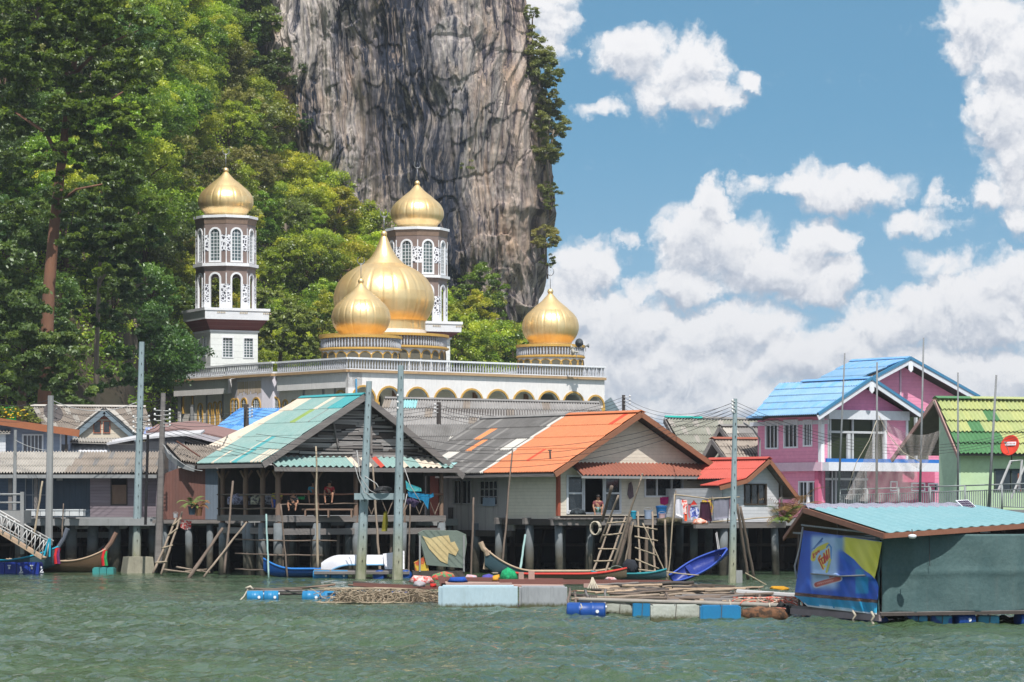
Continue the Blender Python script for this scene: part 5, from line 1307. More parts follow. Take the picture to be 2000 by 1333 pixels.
 for k in range(13):
  u = .5 + k * .62; mb = MB(); rough_pole(mb, F(u, .3 + (k * 7 % 5) * .35, -.7), F(u + .1 * ((k * 5) % 3 - 1), .3 + (k * 7 % 5) * .35, fz - .5), .07, .06, seed=k + 300); T.part('stilt', mb, TIMB)
 mb = MB()
 for z, a, b in ((1.75, -2.4, 3.2), (1.05, -2.6, 2.4), (.28, -1.6, 3.0)): rough_pole(mb, F(a * .3, -.25, z), F(b, -.25, z - .05), .045, .04, seed=int(z * 10)); rough_pole(mb, S(0, -.3, z), S(3.5, -.3, z + .02), .045, .04, seed=int(z * 11))
 T.part('tie_pole', mb, BAMBD, smooth=True)
 return T, F, fz, rz, posts, S
PV, PF, PFZ, PRZ, PPOSTS, PS = pavilion()
# -- left frontal houses
def left_front_house():
 F = Frame(176, 160, 0); T = Thing('plank_wall_house', 'long low stilt house with pale corrugated roof, dark doorway and purple-grey plank wall', 'house', F(0, 2, 2.6))
 fz = F.at(200, 1010)[1]; zt = F.at(200, 926)[1]; u0 = F.upx(-40); u1 = F.upx(312)
 w0, w1, z0, z1 = px_rect(F, 217, 248, 933, 985)
 mb = MB(F); wall(mb, 0, u1, fz, zt + .1, 0, .12, [((w0+w1)/2, (w1-w0)/2, z0, z1, 'flat')]); T.part('plank_wall', mb, PLANKP)
 mb = MB(F); mb.box(w0, w1, .05, .08, z0, z0 + (z1-z0)*.72); sh = T.part('window_shutter', mb, WOODB); mb = MB(F); mb.box(w0, w1, .06, .1, z0 + (z1-z0)*.72, z1); T.part('window_opening', mb, DARK)
 mb = MB(F); ring(mb, (w0+w1)/2, (w1-w0)/2 - .03, z0, z1, .06, -.03, .04, 'flat'); T.part('window_frame', mb, WOODD)
 a = F.upx(100); mb = MB(F); mb.box(a, -.001, .10, .2, fz, zt + .1); T.part('dark_door_panel', mb, DKBLUE)
 mb = MB(F); mb.box(F.upx(110), F.upx(122), .04, .09, zt - .35, zt - .08); T.part('notice', mb, GREYC)
 mb = MB(F); mb.box(u0, a - .01, .9, 1.0, fz - .4, zt + .1); T.part('siding_wall', mb, mat('slate_blue_siding', (.085, .125, .19), (.06, .09, .14), .6, rough=.6, line=(2, .16, .5)))
 window(T, F, F.upx(44), F.upx(86), fz + .25, zt - .2, .88, mat('pale_frame2', (.35, .38, .42)), DARKGL, 3, 2, .05)
 for x in (18, 68): mb = MB(F); mb.box(F.upx(x), F.upx(x + 7), -.3, -.15, fz - .3, zt + .05); T.part('post', mb, WOODG)
 ze = F.at(150, 926, -.9)[1]; zr = ze + 1.55; vr = 2.6
 ya = CAMZ + (HY - 884) / FPX * (160 + vr); zr = ya
 def lm(s, r): return 1 if s < .53 - r * .02 else (0 if (int(s * 40) + r * 3) % 7 else 2)
 mb = MB(); corr(mb, F(u0, vr, zr), F(F.upx(306, -.9), vr, zr), F(F.upx(306, -.9), -.9, ze), F(u0, -.9, ze), 62, 3, .045, .04, lm, um=3, seg=6, jit=.0); T.part('roof', mb, [FIBROT, FIBROL, FIBRO, WOODD])
 mb = MB(F); mb.box(u0, F.upx(306, -.9), -.9, -.84, ze - .22, ze - .04); T.part('eave_board', mb, GREYC)
 mb = MB(F); mb.box(u0, u1, 4.0, 4.1, fz, zr); mb.box(u1 - .1, u1, .12, 4.0, fz, ze + .3); T.part('rear_wall', mb, WOODD)
 mb = MB(F); mb.box(u0, u1 + .8, -1.6, 4, fz - .22, fz - .02); T.part('deck', mb, GREYC)
 for x0, x1 in ((150, 178), (100, 175), (195, 260), (250, 312)):
  a, b = F.upx(x0, -1.4), F.upx(x1, -1.4); mb = MB(F); mb.prism([(a, fz - .23), (b, fz - .23), (b - .25 * (b-a), fz - .62), (a + .25 * (b-a), fz - .62)], -1.4, -.9); T.part('concrete_beam', mb, GREYC)
 mb = MB(F); mb.box(F.upx(105), F.upx(230), -.4, -.1, 1.75, 2.05); T.part('tie_beam', mb, GREYC)
 piles(T, [(p.x, p.y) for p in [F(F.upx(x, v), v, 0) for x in (40, 92, 140, 182, 225, 262, 300) for v in (-1.2, 2.0)]], .3, fz - .25)
left_front_house()
def corrugated_shed():
 F = Frame(313, 157, 0); T = Thing('rusty_sheet_house', 'windowless house clad in rusty brown and blue-grey corrugated sheets under a sagging roof', 'house', F(1.5, 2, 2.6))
 fz = F.at(330, 1015)[1]; a = F.upx(401); b = F.upx(446)
 def top(u): return F.at(0, 938)[1] + .75 * math.sin(min(1, max(0, u / b)) * math.pi * .75 + .3) ** 1
 tp = lambda u: top(u); tp.brk = [b * k / 10 for k in range(1, 10)]
 mb = MB(F); tp.brk = [a * k / 8 for k in range(1, 8)]; wall(mb, 0, a, fz, 4, 0, .08, top=tp); T.part('brown_wall', mb, CORB)
 tp.brk = [a + (b - a) * k / 5 for k in range(1, 5)]
 mb = MB(F); wall(mb, a + .002, b, fz, 4, 0, .08, top=tp); T.part('grey_wall', mb, CORBL)
 Ya = 158; zA = Zp(866, Ya + 2.5); zB = Zp(866, Ya + 2.5)
 mb = MB(); A = P(322, 868, 160.5); B = P(462, 872, 160.5); C = P(470, 908, 156.4); D = P(352, 902, 156.4)
 corr(mb, A, B, C, D, 26, 3, .05, .03, um=1, seg=6, sag=.12, jit=.02, lips=.03); T.part('roof', mb, [FIBROT, WOODD])
 mb = MB(); pts = [P(320, 868, 160.5), P(328, 884, 158.8), P(342, 896, 157.6), P(358, 905, 156.6), P(380, 911, 156.2)]
 for p, q in zip(pts, pts[1:]): fascia(mb, p, q, .28, .06)
 T.part('barge_board', mb, GREYC)
 mb = MB(F); mb.box(-.02, b, 3.4, 3.5, fz, fz + 2.4); mb.box(0, .1, .08, 3.4, fz, fz + 2.3); T.part('rear_wall', mb, CORBL)
 mb = MB(F); mb.box(-.3, b + .6, -.9, 3.5, fz - .2, fz - .02); T.part('deck', mb, WOODG)
 mb = MB(); mb.bar(P(345, 862, 158), P(390, 892, 156.8), .09, .05); T.part('loose_batten', mb, mat('dark_rust', (.12, .05, .035)))
 piles(T, [(p.x, p.y) for p in [F(F.upx(x, v), v, 0) for x in (322, 368, 410, 440) for v in (-.5, 2.2)]], .17, fz - .2)
corrugated_shed()
# -- houses of the second row
def dormer_house():
 Y = 190; T = Thing('dormer_house', 'cream house with tan tiled roof and a small dormer with two dark windows', 'house', P(170, 900, Y))
 def pt(px, py, dy=0): return P(px, py, Y + dy)
 mb = MB(); corr(mb, pt(62, 796, 3), pt(283, 797, 3), pt(305, 858, -1), pt(96, 858, -1), 44, 4, .055, .05, lambda s, r: 1 if (int(s * 22) + r * 5) % 6 == 0 else 0, um=2, seg=4); T.part('roof', mb, [FIBROT, FIBROL, WOODD])
 mb = MB(); ridge_cap(mb, pt(60, 794, 3), pt(285, 796, 3), .2); T.part('ridge_cap', mb, FIBROL)
 mb = MB(); corr(mb, pt(283, 797, 3.02), pt(62, 796, 3.02), pt(62, 850, 8), pt(283, 850, 8), 20, 1, .05, 0, um=1); T.part('roof', mb, [FIBROT, WOODD])
 F = Frame(150, Y - 1.5, 0); f = lambda x, y: F.at(x, y)
 a, b, c = f(141, 856), f(205, 804), f(266, 856)
 mb = MB(F); mb.prism([a, c, b], 0, .2); T.part('dormer_wall', mb, mat('cream_paint', (.66, .58, .46), (.6, .53, .43), .8, line=(2, .4, .2)))
 for p, q in (((132, 860), (205, 800)), ((205, 800), (274, 860))):
  mb = MB(); fascia(mb, F(*[f(*p)[0], -.25, f(*p)[1]]), F(f(*q)[0], -.25, f(*q)[1]), .3, .1); T.part('dormer_fascia', mb, sm('slate_fascia', 120, 135, 145))
 l, r, t = f(132, 858), f(274, 858), f(205, 799)
 mb = MB(); corr(mb, F(t[0], -.3, t[1]), F(t[0] - .9, 4, t[1]), F(l[0] - .9, 3.5, l[1]), F(l[0], -.3, l[1]), 18, 2, .05, .04, um=1); T.part('dormer_roof', mb, [FIBROL, WOODD])
 mb = MB(); corr(mb, F(t[0], 4, t[1]), F(t[0], -.3, t[1]), F(r[0], -.3, r[1]), F(r[0], 3.5, r[1]), 18, 2, .05, .04, um=1); T.part('dormer_roof', mb, [FIBROL, WOODD])
 for x0, x1 in ((183, 197), (202, 215)):
  p, q = f(x0, 824), f(x1, 845); mb = MB(F); ring(mb, (p[0]+q[0])/2, (q[0]-p[0])/2 - .03, q[1], p[1], .05, -.06, 0, 'flat'); w_ = T.part('window', mb, mat('rust_frame', (.40, .14, .08))); mb = MB(F); mb.box(p[0], q[0], -.03, -.01, q[1], p[1]); T.part('pane', mb, DARKGL, w_)
 p = [f(193, 819), f(215, 819), f(205, 810)]; mb = MB(F); mb.prism(p, -.05, -.01); T.part('vent', mb, mat('rust_frame', (.40, .14, .08)))
 mb = MB(F); mb.box(f(96, 0)[0], f(290, 0)[0], .4, 7, 2.7, f(0, 862)[1]); T.part('wall', mb, MATS['cream_paint'])
dormer_house()
def flat_roof_house():
 Y = 176; F = Frame(0, Y, 0); T = Thing('blue_grey_house', 'blue-grey clapboard house with sloping brown fascia and white double window at the left edge', 'house', F(1, 2, 2.75))
 f = F.at; a, b = F.upx(-60), F.upx(117)
 w0, w1, z0, z1 = px_rect(F, 43, 85, 848, 895)
 top = lambda u: f(117, 842)[1] + (f(0, 822)[1] - f(117, 842)[1]) * (F.upx(117) - u) / (F.upx(117) - F.upx(0)); top.brk = []
 mb = MB(F); wall(mb, a, b, 2.75, 7, 0, .15, [((w0+w1)/2, (w1-w0)/2, z0, z1, 'flat')], top=top); T.part('front_wall', mb, BLUES)
 mb = MB(F); mb.box(b - .15, b, .15, 5, 2.75, top(b)); mb.box(a, b, 5, 5.1, 2.75, top(b)); T.part('rear_wall', mb, BLUES)
 mb = MB(F); mb.box(b, b + .07, -.03, .1, 2.75, top(b)); T.part('corner_trim', mb, WHITEC)
 window(T, F, w0, w1, z0, z1, 0, WHITEC, CURT, 5, 1, .09)
 p = [P(-20, 816, Y - 1), P(154, 842, Y - 1), P(154, 842, Y + 5.5), P(-20, 816, Y + 5.5)]
 mb = MB(); mb.slab(p, .08); T.part('roof', mb, mat('rust_roof', (.30, .14, .09), (.2, .1, .07)))
 mb = MB(); fascia(mb, P(-20, 814, Y - 1.04), P(155, 840, Y - 1.04), .40, .07); T.part('fascia', mb, mat('rust_orange_fascia', (.36, .13, .06), (.26, .10, .05)))
 mb = MB(F); mb.box(F.upx(130), F.upx(134), -.6, -.45, 2.75, f(0, 845)[1]); T.part('post', mb, WOODD)
 mb = MB(F); mb.box(F.upx(117), F.upx(131), .5, .56, 2.75, f(0, 868)[1]); T.part('hung_cloth', mb, CURT)
 mb = MB(F); mb.box(F.upx(-70), F.upx(16), -.9, -.8, 2.75, f(0, 845)[1]); T.part('side_annex_wall', mb, GREYS)
 mb = MB(); corr(mb, P(-30, 838, Y + 1), P(20, 840, Y + 1), P(20, 846, Y - 1.2), P(-30, 846, Y - 1.2), 8, 1, .05, 0, um=0); T.part('annex_roof', mb, FIBROL)
flat_roof_house()
def mid_left_sheds():
 Y = 180; F = Frame(130, Y, 0); T = Thing('white_awning_house', 'low grey block house with a white sheet awning in front of the dormer house', 'house', F(2, 2, 2.75))
 mb = MB(); corr(mb, P(133, 863, Y + 1.5), P(208, 863, Y + 1.5), P(218, 892, Y - .6), P(132, 892, Y - .6), 10, 1, .02, 0, um=0); T.part('awning', mb, mat('white_sheet', (.60, .62, .66), (.5, .52, .57)))
 mb = MB(); corr(mb, P(118, 857, Y + 3), P(262, 858, Y + 3), P(262, 867, Y), P(118, 863, Y), 26, 1, .05, 0, um=0); T.part('roof_edge', mb, FIBROL)
 mb = MB(F); f = F.at; mb.box(f(208, 0)[0], f(330, 0)[0], 1.0, 4.2, 2.75, f(0, 862)[1]); T.part('block_wall', mb, mat('block_grey', (.34, .34, .36), (.24, .24, .26), .8, line=(2, .4, .3)))
 mb = MB(); pts = [P(208, 866, Y - .4), P(262, 856, Y - .4), P(330, 850, Y - .4), P(392, 846, Y - .4)]
 for p, q in zip(pts, pts[1:]): mb.slab([p, q, q + Vector((0, 2.4, .25)), p + Vector((0, 2.4, .25))], .12)
 T.part('white_fascia_roof', mb, mat('white_sheet2', (.56, .56, .58), (.4, .4, .42), 2))
 Y = 186; F = Frame(262, Y, 0); T = Thing('low_brown_roof_house', 'low house with shallow rust-brown gable roof between the utility poles and the mosque', 'house', F(3, 2, 2.75))
 f = F.at
 A, B, C = P(285, 843, Y), P(360, 836, Y), P(448, 856, Y)
 for a, b in ((A, B), (B, C)):
  mb = MB(); mb.slab([a, b, b + Vector((0, 6, .6)), a + Vector((0, 6, .6))], .1); T.part('roof', mb, mat('rust_purple_roof', (.26, .16, .15), (.2, .12, .11)))
  mb = MB(); fascia(mb, a + Vector((0, -.1, -.12)), b + Vector((0, -.1, -.12)), .35, .08); T.part('fascia', mb, mat('lilac_board', (.50, .48, .53), (.36, .33, .35), 2))
 mb = MB(F); mb.prism([f(285, 900), f(440, 900), f(440, 858), f(360, 842), f(285, 849)], .5, .7); T.part('front_wall', mb, [mat('dark_grey_boards', (.20, .20, .22), (.12, .12, .13), 1, line=(2, .2, .4))])  # mottled dark grey boards with joint lines
 mb = MB(F); mb.box(f(360, 0)[0], f(432, 0)[0], .35, .45, f(0, 880)[1], f(0, 856)[1]); T.part('opening', mb, DARK)
 mb = MB(); corr(mb, P(285, 836, Y + 3), P(330, 838, Y + 3), P(330, 850, Y + .5), P(280, 850, Y + .5), 8, 1, .04, 0, um=0); T.part('blue_tarp_roof', mb, sm('pale_tarp', 150, 165, 205))
 Y = 174; T = Thing('tan_roof_house', 'weathered tan corrugated roof rising behind the left slope of the teal pavilion', 'house', P(470, 900, Y))
 mb = MB(); corr(mb, P(548, 804, Y + 6), P(556, 826, Y + 4), P(440, 912, Y - 1), P(394, 880, Y + 3), 10, 3, .05, .03, lambda s, r: 1 if s < .45 else 0, um=2, seg=6); T.part('roof', mb, [FIBRO, CREAMP, WOODD])
 mb = MB(); mb.box(Xp(420, Y), Xp(540, Y), Y + 3, Y + 6, 2.75, Zp(880, Y)); T.part('wall', mb, WASHW)
 Y = 200; T = Thing('blue_roof_house', 'low house with bright blue corrugated roof in front of the mosque side wall', 'house', P(480, 900, Y))
 mb = MB(); corr(mb, P(470, 799, Y + 4), P(590, 799, Y + 4), P(560, 850, Y), P(408, 848, Y), 26, 3, .05, .04, lambda s, r: 1 if (int(s * 13) + r) % 4 == 0 else 0, um=2, seg=4); T.part('roof', mb, [BLUER, mat('blue_deep_sheet', (.06, .22, .55), (.1, .3, .6)), WOODD])
 mb = MB(); mb.box(Xp(415, Y), Xp(560, Y), Y + .4, Y + 4, 2.75, Zp(851, Y)); T.part('wall', mb, WASHW)
mid_left_sheds()
def long_grey_roof():
 Y = 182; T = Thing('long_grey_roof_house', 'long house with pale grey corrugated roof and one aqua patch directly below the mosque arches', 'house', P(960, 900, Y))
 def gm(s, r): return 1 if r == 0 and .085 < s < .155 else (2 if (int(s * 30) * 5 + r * 3) % 11 == 0 else 0)
 mb = MB(); corr(mb, P(752, 780, Y + 4), P(1170, 789, Y + 4.5), P(1185, 835, Y), P(735, 835, Y), 84, 3, .05, .05, gm, um=3, seg=4, jit=.01, lips=.02); T.part('roof', mb, [mat('fibre_pale_lilac', (.40, .385, .375), (.25, .24, .235), 1.1, detail=8, rough=.9), mat('aqua_patch', (.32, .6, .62)), FIBROT, WOODD])
 mb = MB(); ridge_cap(mb, P(752, 779, Y + 4), P(1170, 788, Y + 4.5), .25); T.part('ridge_cap', mb, FIBRO)
 mb = MB(); corr(mb, P(1170, 789, Y + 4.52), P(752, 780, Y + 4.02), P(752, 830, Y + 9), P(1180, 835, Y + 9), 40, 1, .05, 0, um=1); T.part('roof', mb, [FIBRO, WOODD])
 mb = MB(); mb.box(Xp(745, Y), Xp(1178, Y), Y + .5, Y + 8, 2.75, Zp(837, Y)); T.part('wall', mb, WASHW)
 Y = 171; T = Thing('low_grey_roof_house', 'low grey-brown corrugated roof between the teal pavilion and the long dark grey roof', 'house', P(880, 900, Y))
 def lm(s, r): return 1 if (.62 < s < .70 and r > 0) else 0
 mb = MB(); corr(mb, P(795, 831, Y + 3), P(940, 829, Y + 3), P(900, 925, Y - 1), P(790, 925, Y - 1), 30, 4, .04, .04, lm, um=2, seg=4); T.part('roof', mb, [FIBRO, CEMW, WOODD])
 mb = MB(); mb.box(Xp(795, Y), Xp(900, Y), Y, Y + 3.5, 2.75, Zp(926, Y)); T.part('wall', mb, WOODD)
long_grey_roof()
def right_back_roofs():
 Y = 178; T = Thing('teal_ridge_house', 'greenish-grey tiled roof house with teal ridge cap left of the pink house', 'house', P(1390, 900, Y))
 mb = MB(); corr(mb, P(1300, 818, Y + 4), P(1500, 822, Y + 4), P(1500, 900, Y - 1), P(1345, 900, Y - 1), 34, 5, .05, .05, lambda s, r: 1 if (int(s * 20) + r * 3) % 5 == 0 else 0, um=2, seg=4); T.part('roof', mb, [mat('mossy_fibre', (.36, .36, .31), (.24, .24, .20), 1.1, detail=8), FIBROL, WOODD])
 mb = MB(); ridge_cap(mb, P(1298, 816, Y + 4), P(1372, 818, Y + 4), .25); T.part('ridge_cap', mb, sm('teal_cap', 40, 160, 150))
 mb = MB(); ridge_cap(mb, P(1372, 818, Y + 4), P(1500, 821, Y + 4), .22); T.part('ridge_cap', mb, FIBRO)
 mb = MB(); fascia(mb, P(1297, 817, Y + 4), P(1342, 900, Y - 1), .3, .08); T.part('barge_board', mb, WOODG)
 mb = MB(); mb.box(Xp(1350, Y), Xp(1500, Y), Y + .2, Y + 8, 2.75, Zp(895, Y)); T.part('wall', mb, WASHW)
 for i, (x0, y0, x1, xl, yl, Yd, lab) in enumerate([(1405, 834, 1500, 1384, 872, 174, 'upper small gabled grey roof left of the pink house'), (1390, 859, 1500, 1370, 895, 170, 'lower small gabled roof with rusty ridge left of the pink house')]):
  T = Thing('small_gable_house', lab, 'house', P(1430, 910, Yd))
  mb = MB(); corr(mb, P(x0, y0, Yd - 1), P(x1, y0 + 1, Yd + 3), P(x1 + 20, y0 + 42, Yd), P(x0 + 32, y0 + 44, Yd - 2.4), 18, 3, .045, .04, lambda s, r: 1 if i == 0 and s < .3 and r == 0 else 0, um=2, seg=4); T.part('roof', mb, [FIBRO if i == 0 else FIBROT, FIBROL, WOODD])
  mb = MB(); ridge_cap(mb, P(x0, y0 - 1, Yd - 1), P(x1, y0, Yd + 3), .2); T.part('ridge_cap', mb, FIBRO if i == 0 else mat('rust_red_cap', (.34, .12, .08)))
  mb = MB(); mb.slab([P(x0, y0, Yd - 1), P(xl, yl, Yd), P(xl + 20, yl, Yd + 3), P(x0 + 30, y0, Yd + 3)], .1); T.part('roof', mb, WOODG)
  mb = MB(); F = Frame(x0, Yd - .6, 0); f = F.at; mb.prism([f(xl + 4, yl + 6), f(x0 + 32, y0 + 48), f(x0, y0 + 6)], 0, .1); T.part('gable', mb, WOODD)
  mb = MB(); fascia(mb, P(x0, y0 - 1, Yd - 1.1), P(x0 + 33, y0 + 44, Yd - 2.5), .22, .06); fascia(mb, P(xl, yl, Yd - .8), P(x0, y0 - 1, Yd - 1.1), .2, .06); T.part('barge_board', mb, WOODG)
  mb = MB(); mb.box(Xp(x0 + 5, Yd), Xp(x1, Yd), Yd, Yd + 3, 2.75, Zp(y0 + 46, Yd)); T.part('wall', mb, WOODD)
right_back_roofs()
# -- pink house
def pink_house():
 F = Frame(1604, 165, 36); S = turned(F); T = Thing('pink_house', 'two-storey pink clapboard house with sky-blue roof, white trim and tall dark windows', 'house', F(5, 5, 2.75))
 z = lambda py, v=0: F.at(1604, py, v)[1]
 zb, zs0, zs1, zt = 2.75, z(920), z(903), z(810)
 uA = F.upx(1728); uB = F.upx(1764); uE = F.upx(1835); vL = S.upx(1480)
 q = lambda x0, x1, y0, y1: sorted([S.at(x1, y1)[0], S.at(x0, y1)[0]]) + [S.at((x0+x1)/2, y1)[1], S.at((x0+x1)/2, y0)[1]]
 wn = [q(1495, 1521, 822, 878), q(1531, 1559, 820, 876), q(1569, 1587, 820, 873)]
 mb = MB(S); wall(mb, 0, vL, zs1, zt + .05, 0, .15, sorted([((a+b)/2, (b-a)/2, c, d, 'flat') for a, b, c, d in wn])); T.part('upper_side_wall', mb, PINKS)
 for a, b, c, d in wn: window(T, S, a, b, c, d, 0, WHITEC, DARKGL, 3, 1, .09)
 lw = [q(1552, 1570, 940, 985), q(1570, 1590, 940, 985)]
 mb = MB(S); wall(mb, .3, vL, zb, zs0, .3, .45, sorted([((a+b)/2, (b-a)/2, c, d, 'flat') for a, b, c, d in lw][::-1])); T.part('lower_side_wall', mb, PINKS)
 for a, b, c, d in lw: window(T, S, a, b, c, d, .3, WHITEC, DARKGL, 2, 1, .07)
 mb = MB(S); mb.box(-.08, vL, -.08, .3, zs0, zs1); T.part('floor_band', mb, mat('faded_pink_white', (.70, .52, .60), (.62, .42, .52), .8, stain=.3, stcol=(.3, .25, .28)))
 mb = MB(F); mb.box(-.08, .16, -.08, .16, zs1 + .002, zt + .1); T.part('corner_trim', mb, WHITEC)
 mb = MB(F); mb.box(.16, .5, .0, .2, zs1, zt + .2); mb.box(uA + .1, uB + .2, .02, .25, zs1, zt + .2); T.part('front_wall', mb, PINKS)
 gl = mat('glass_painted_reflection', (.022, .032, .018), (.035, .045, .02), .8, (1, 1, 1), .12, spec=.2)  # reflection of the green roof painted into the dark base colour
 mb = MB(F); mb.box(.5, uA, .12, .15, zs1 + .2, zt); T.part('glass_front', mb, gl)
 wf = MATS.get('white_frame')
 mb = MB(F)
 for u in (.5, F.upx(1622), F.upx(1666) , F.upx(1707), uA - .04): mb.box(u - .05, u + .06, -.0, .1, zs1 + .2, zt)
 mb.box(F.upx(1655), F.upx(1655) + .22, -.02, .1, zs1 + .2, zt - 1.0)
 mb.box(.5, uA, -.01, .1, zt - .98, zt - .86); mb.box(.5, uA, -.01, .1, zt - .12, zt); T.part('glass_front_frame', mb, mat('grey_white_frame', (.52, .54, .56), (.42, .44, .46)))
 mb = MB(F); mb.box(.3, uE, -.12, .2, zs1, zs1 + .2); T.part('blue_sill', mb, sm('deep_blue_trim', 40, 110, 185))
 mb = MB(F); mb.box(-.0, uE + .5, -.6, .3, zs0, zs1 - .002); T.part('balcony_slab', mb, mat('blue_white_paint', (.68, .71, .76), (.58, .61, .66), .8, stain=.3, stcol=(.3, .3, .35)))
 mb = MB(F); mb.box(uB + .1, uE + .5, 1.4, 1.5, zs1, zt + .3); T.part('recessed_glass', mb, gl)
 mb = MB(F)
 for u in (F.upx(1775), F.upx(1795), F.upx(1818)): mb.box(u, u + .14, 1.2, 1.35, zs1, zt)
 T.part('recess_frame', mb, MATS['grey_white_frame'])
 mb = MB(F); mb.box(uA - .02, uA + .12, -.05, .05, zs1 + .2, zt); mb.box(uB + .2, uB + .34, -.05, .05, zs1 + .2, zt); T.part('white_post', mb, WHITEC)
 lwm = mat('deep_pink_wall', (.58, .14, .24), (.48, .11, .20), .8); mb = MB(F); mb.box(.05, .55, .3, .6, zb, zs0); T.part('corner_pier', mb, lwm); mb = MB(F); mb.box(F.upx(1708), uE + .5, .9, 1.0, zb, zs0); T.part('lower_wall', mb, lwm)
 mb = MB(F); mb.box(.55, F.upx(1708), .6, .65, zb, zs0); T.part('lower_glass', mb, DARKGL)
 mb = MB(F)
 for x in (1625, 1632, 1667, 1690): u = F.upx(x, .5); mb.box(u, u + .08, .5, .6, zb, zs0)
 mb.box(.55, F.upx(1708), .5, .6, z(938), z(938) + .12); T.part('lower_frame', mb, MATS['grey_white_frame'])
 for x0, x1, y0, y1 in ((1779, 1806, 943, 960), (1812, 1832, 944, 960), (1738, 1752, 940, 960)):
  a, b, c, d = px_rect(F, x0, x1, y0, y1, .9); window(T, F, a, b, c, d, .9, WHITEC, DARKGL, 1, 1, .07)
 v0 = -.9; l = F.at(1597, 812, v0); p = F.at(1701, 742, v0); r = F.at(1806, 812, v0)
 beam = z(823); 
 mb = MB(F); mb.prism([(l[0] + .75, z(800, -.2)), (r[0] - .9, z(800, -.2)), (p[0], p[1] - .35)], -.2, .0); T.part('front_gable', mb, PINKV)
 mb = MB(F); mb.box(.25, r[0] - .6, -.35, -.0, z(818, -.3), z(800, -.3)); T.part('white_beam', mb, MATS['blue_white_paint'])
 v1 = 3.6; ml = F.at(1650, 770, v1); mp = F.at(1777, 702, v1); mr = F.at(1912, 778, v1)
 zbm = F.at(1780, 815, v1 + .8)[1]
 ta = lambda u: (mp[1] + (ml[1] - mp[1]) * (mp[0] - u) / (mp[0] - ml[0]) if u < mp[0] else mp[1] + (mr[1] - mp[1]) * (u - mp[0]) / (mr[0] - mp[0])) - .3; ta.brk = [mp[0]]
 mb = MB(F); wall(mb, F.upx(1650, v1 + .8), mp[0] - .06, zbm - 2.5, 9, v1 + .8, v1 + 1.0, top=ta); mb2 = MB(F); 
 T.part('main_gable_left', mb, PINKS)
 mb = MB(F); ta.brk = []; wall(mb, mp[0] + .06, mr[0] - .4, zbm, 9, v1 + .8, v1 + 1.0, top=ta); T.part('main_gable_right', mb, PINKS)
 mb = MB(F); mb.box(mp[0] - .06, mp[0] + .06, v1 + .74, v1 + 1.0, zbm, mp[1] - .35); T.part('gable_batten', mb, MATS['faded_pink_white'])
 mb = MB(F); mb.box(uE - 1, mr[0] - .4, v1 + .6, v1 + 1, zbm - .45, zbm - .002); T.part('white_beam', mb, MATS['blue_white_paint'])
 bk = F.vpx(1663, mp[0]); eL = F.at(1460, 815, 0)
 ze = z(816, v0)
 ue = l[0]
 def slope_u(zz): return mp[0] - (mp[1] - zz) / (mp[1] - ml[1]) * (mp[0] - ml[0])
 um_ = slope_u(ze)
 um_ = min(um_, ue)
 mb = MB(); corr(mb, F(mp[0], v1, mp[1]), F(mp[0], bk, mp[1]), F(um_, F.vpx(1458, um_), ze), F(um_, v1, ze), 40, 7, .045, .05, lambda s, r: 1 if (int(s * 20) * 3 + r * 7) % 9 == 0 else 0, um=2, seg=4, lips=.01); T.part('main_roof', mb, [SKYR, BLUER, WOODD])
 mb = MB(); corr(mb, F(mp[0], bk, mp[1]), F(mp[0], v1, mp[1]), F(mr[0], v1, mr[1]), F(mr[0], bk, mr[1]), 30, 5, .045, .05, um=1, seg=3); T.part('main_roof', mb, [SKYR, WOODD])
 vb3 = 6.5
 mb = MB(); corr(mb, F(p[0], v0, p[1]), F(p[0], vb3, p[1]), F(l[0], F.vpx(1470, l[0]), l[1]), F(l[0], v0, l[1]), 34, 5, .045, .05, lambda s, r: 1 if (int(s * 20) * 3 + r * 5) % 9 == 0 else 0, um=2, seg=4, lips=.01); T.part('front_roof', mb, [SKYR, BLUER, WOODD])
 mb = MB(); corr(mb, F(p[0], vb3, p[1]), F(p[0], v0, p[1]), F(r[0], v0, r[1]), F(r[0], 3.4, r[1]), 26, 5, .045, .05, um=1, seg=3); T.part('front_roof', mb, [SKYR, WOODD])
 bl = mat('strong_blue_trim', (.05, .19, .34), (.06, .21, .36))
 for a, b, vv in ((l, p, v0), (p, r, v0), (ml, mp, v1), (mp, mr, v1)):
  mb = MB(); fascia(mb, F(a[0], vv - .05, a[1] + .16), F(b[0], vv - .05, b[1] + .16), .16, .1); T.part('blue_verge', mb, bl)
  mb = MB(); fascia(mb, F(a[0], vv - .02, a[1] - .0), F(b[0], vv - .02, b[1] - .0), .26, .06); T.part('white_fascia', mb, MATS['blue_white_paint'])
 for c_, vv in ((p, v0), (mp, v1)):
  mb = MB(F); mb.prism([(c_[0] - .16, c_[1] - .2), (c_[0] - .16, c_[1] - .6), (c_[0], c_[1] - .75), (c_[0] + .16, c_[1] - .6), (c_[0] + .16, c_[1] - .2)], vv - .1, vv - .04); T.part('gable_pendant', mb, WHITEC)
 mb = MB(); ridge_cap(mb, F(mp[0], v1, mp[1] + .05), F(mp[0], bk, mp[1] + .05), .22); ridge_cap(mb, F(p[0], v0, p[1] + .05), F(p[0], v1 + 1, p[1] + .05), .22); T.part('ridge_cap', mb, BLUER)
 mb = MB(S); mb.box(-.6, S.upx(1465), -.02, .03, ze - .32, ze - .1); T.part('eave_board', mb, MATS['blue_white_paint'])
 mb = MB(F); mb.box(.45, mr[0], vL - .15, vL - .05, zb, zt); mb.box(mr[0] - .8, mr[0] - .7, 1, vL - .15, zb, zt); T.part('rear_wall', mb, PINKS)
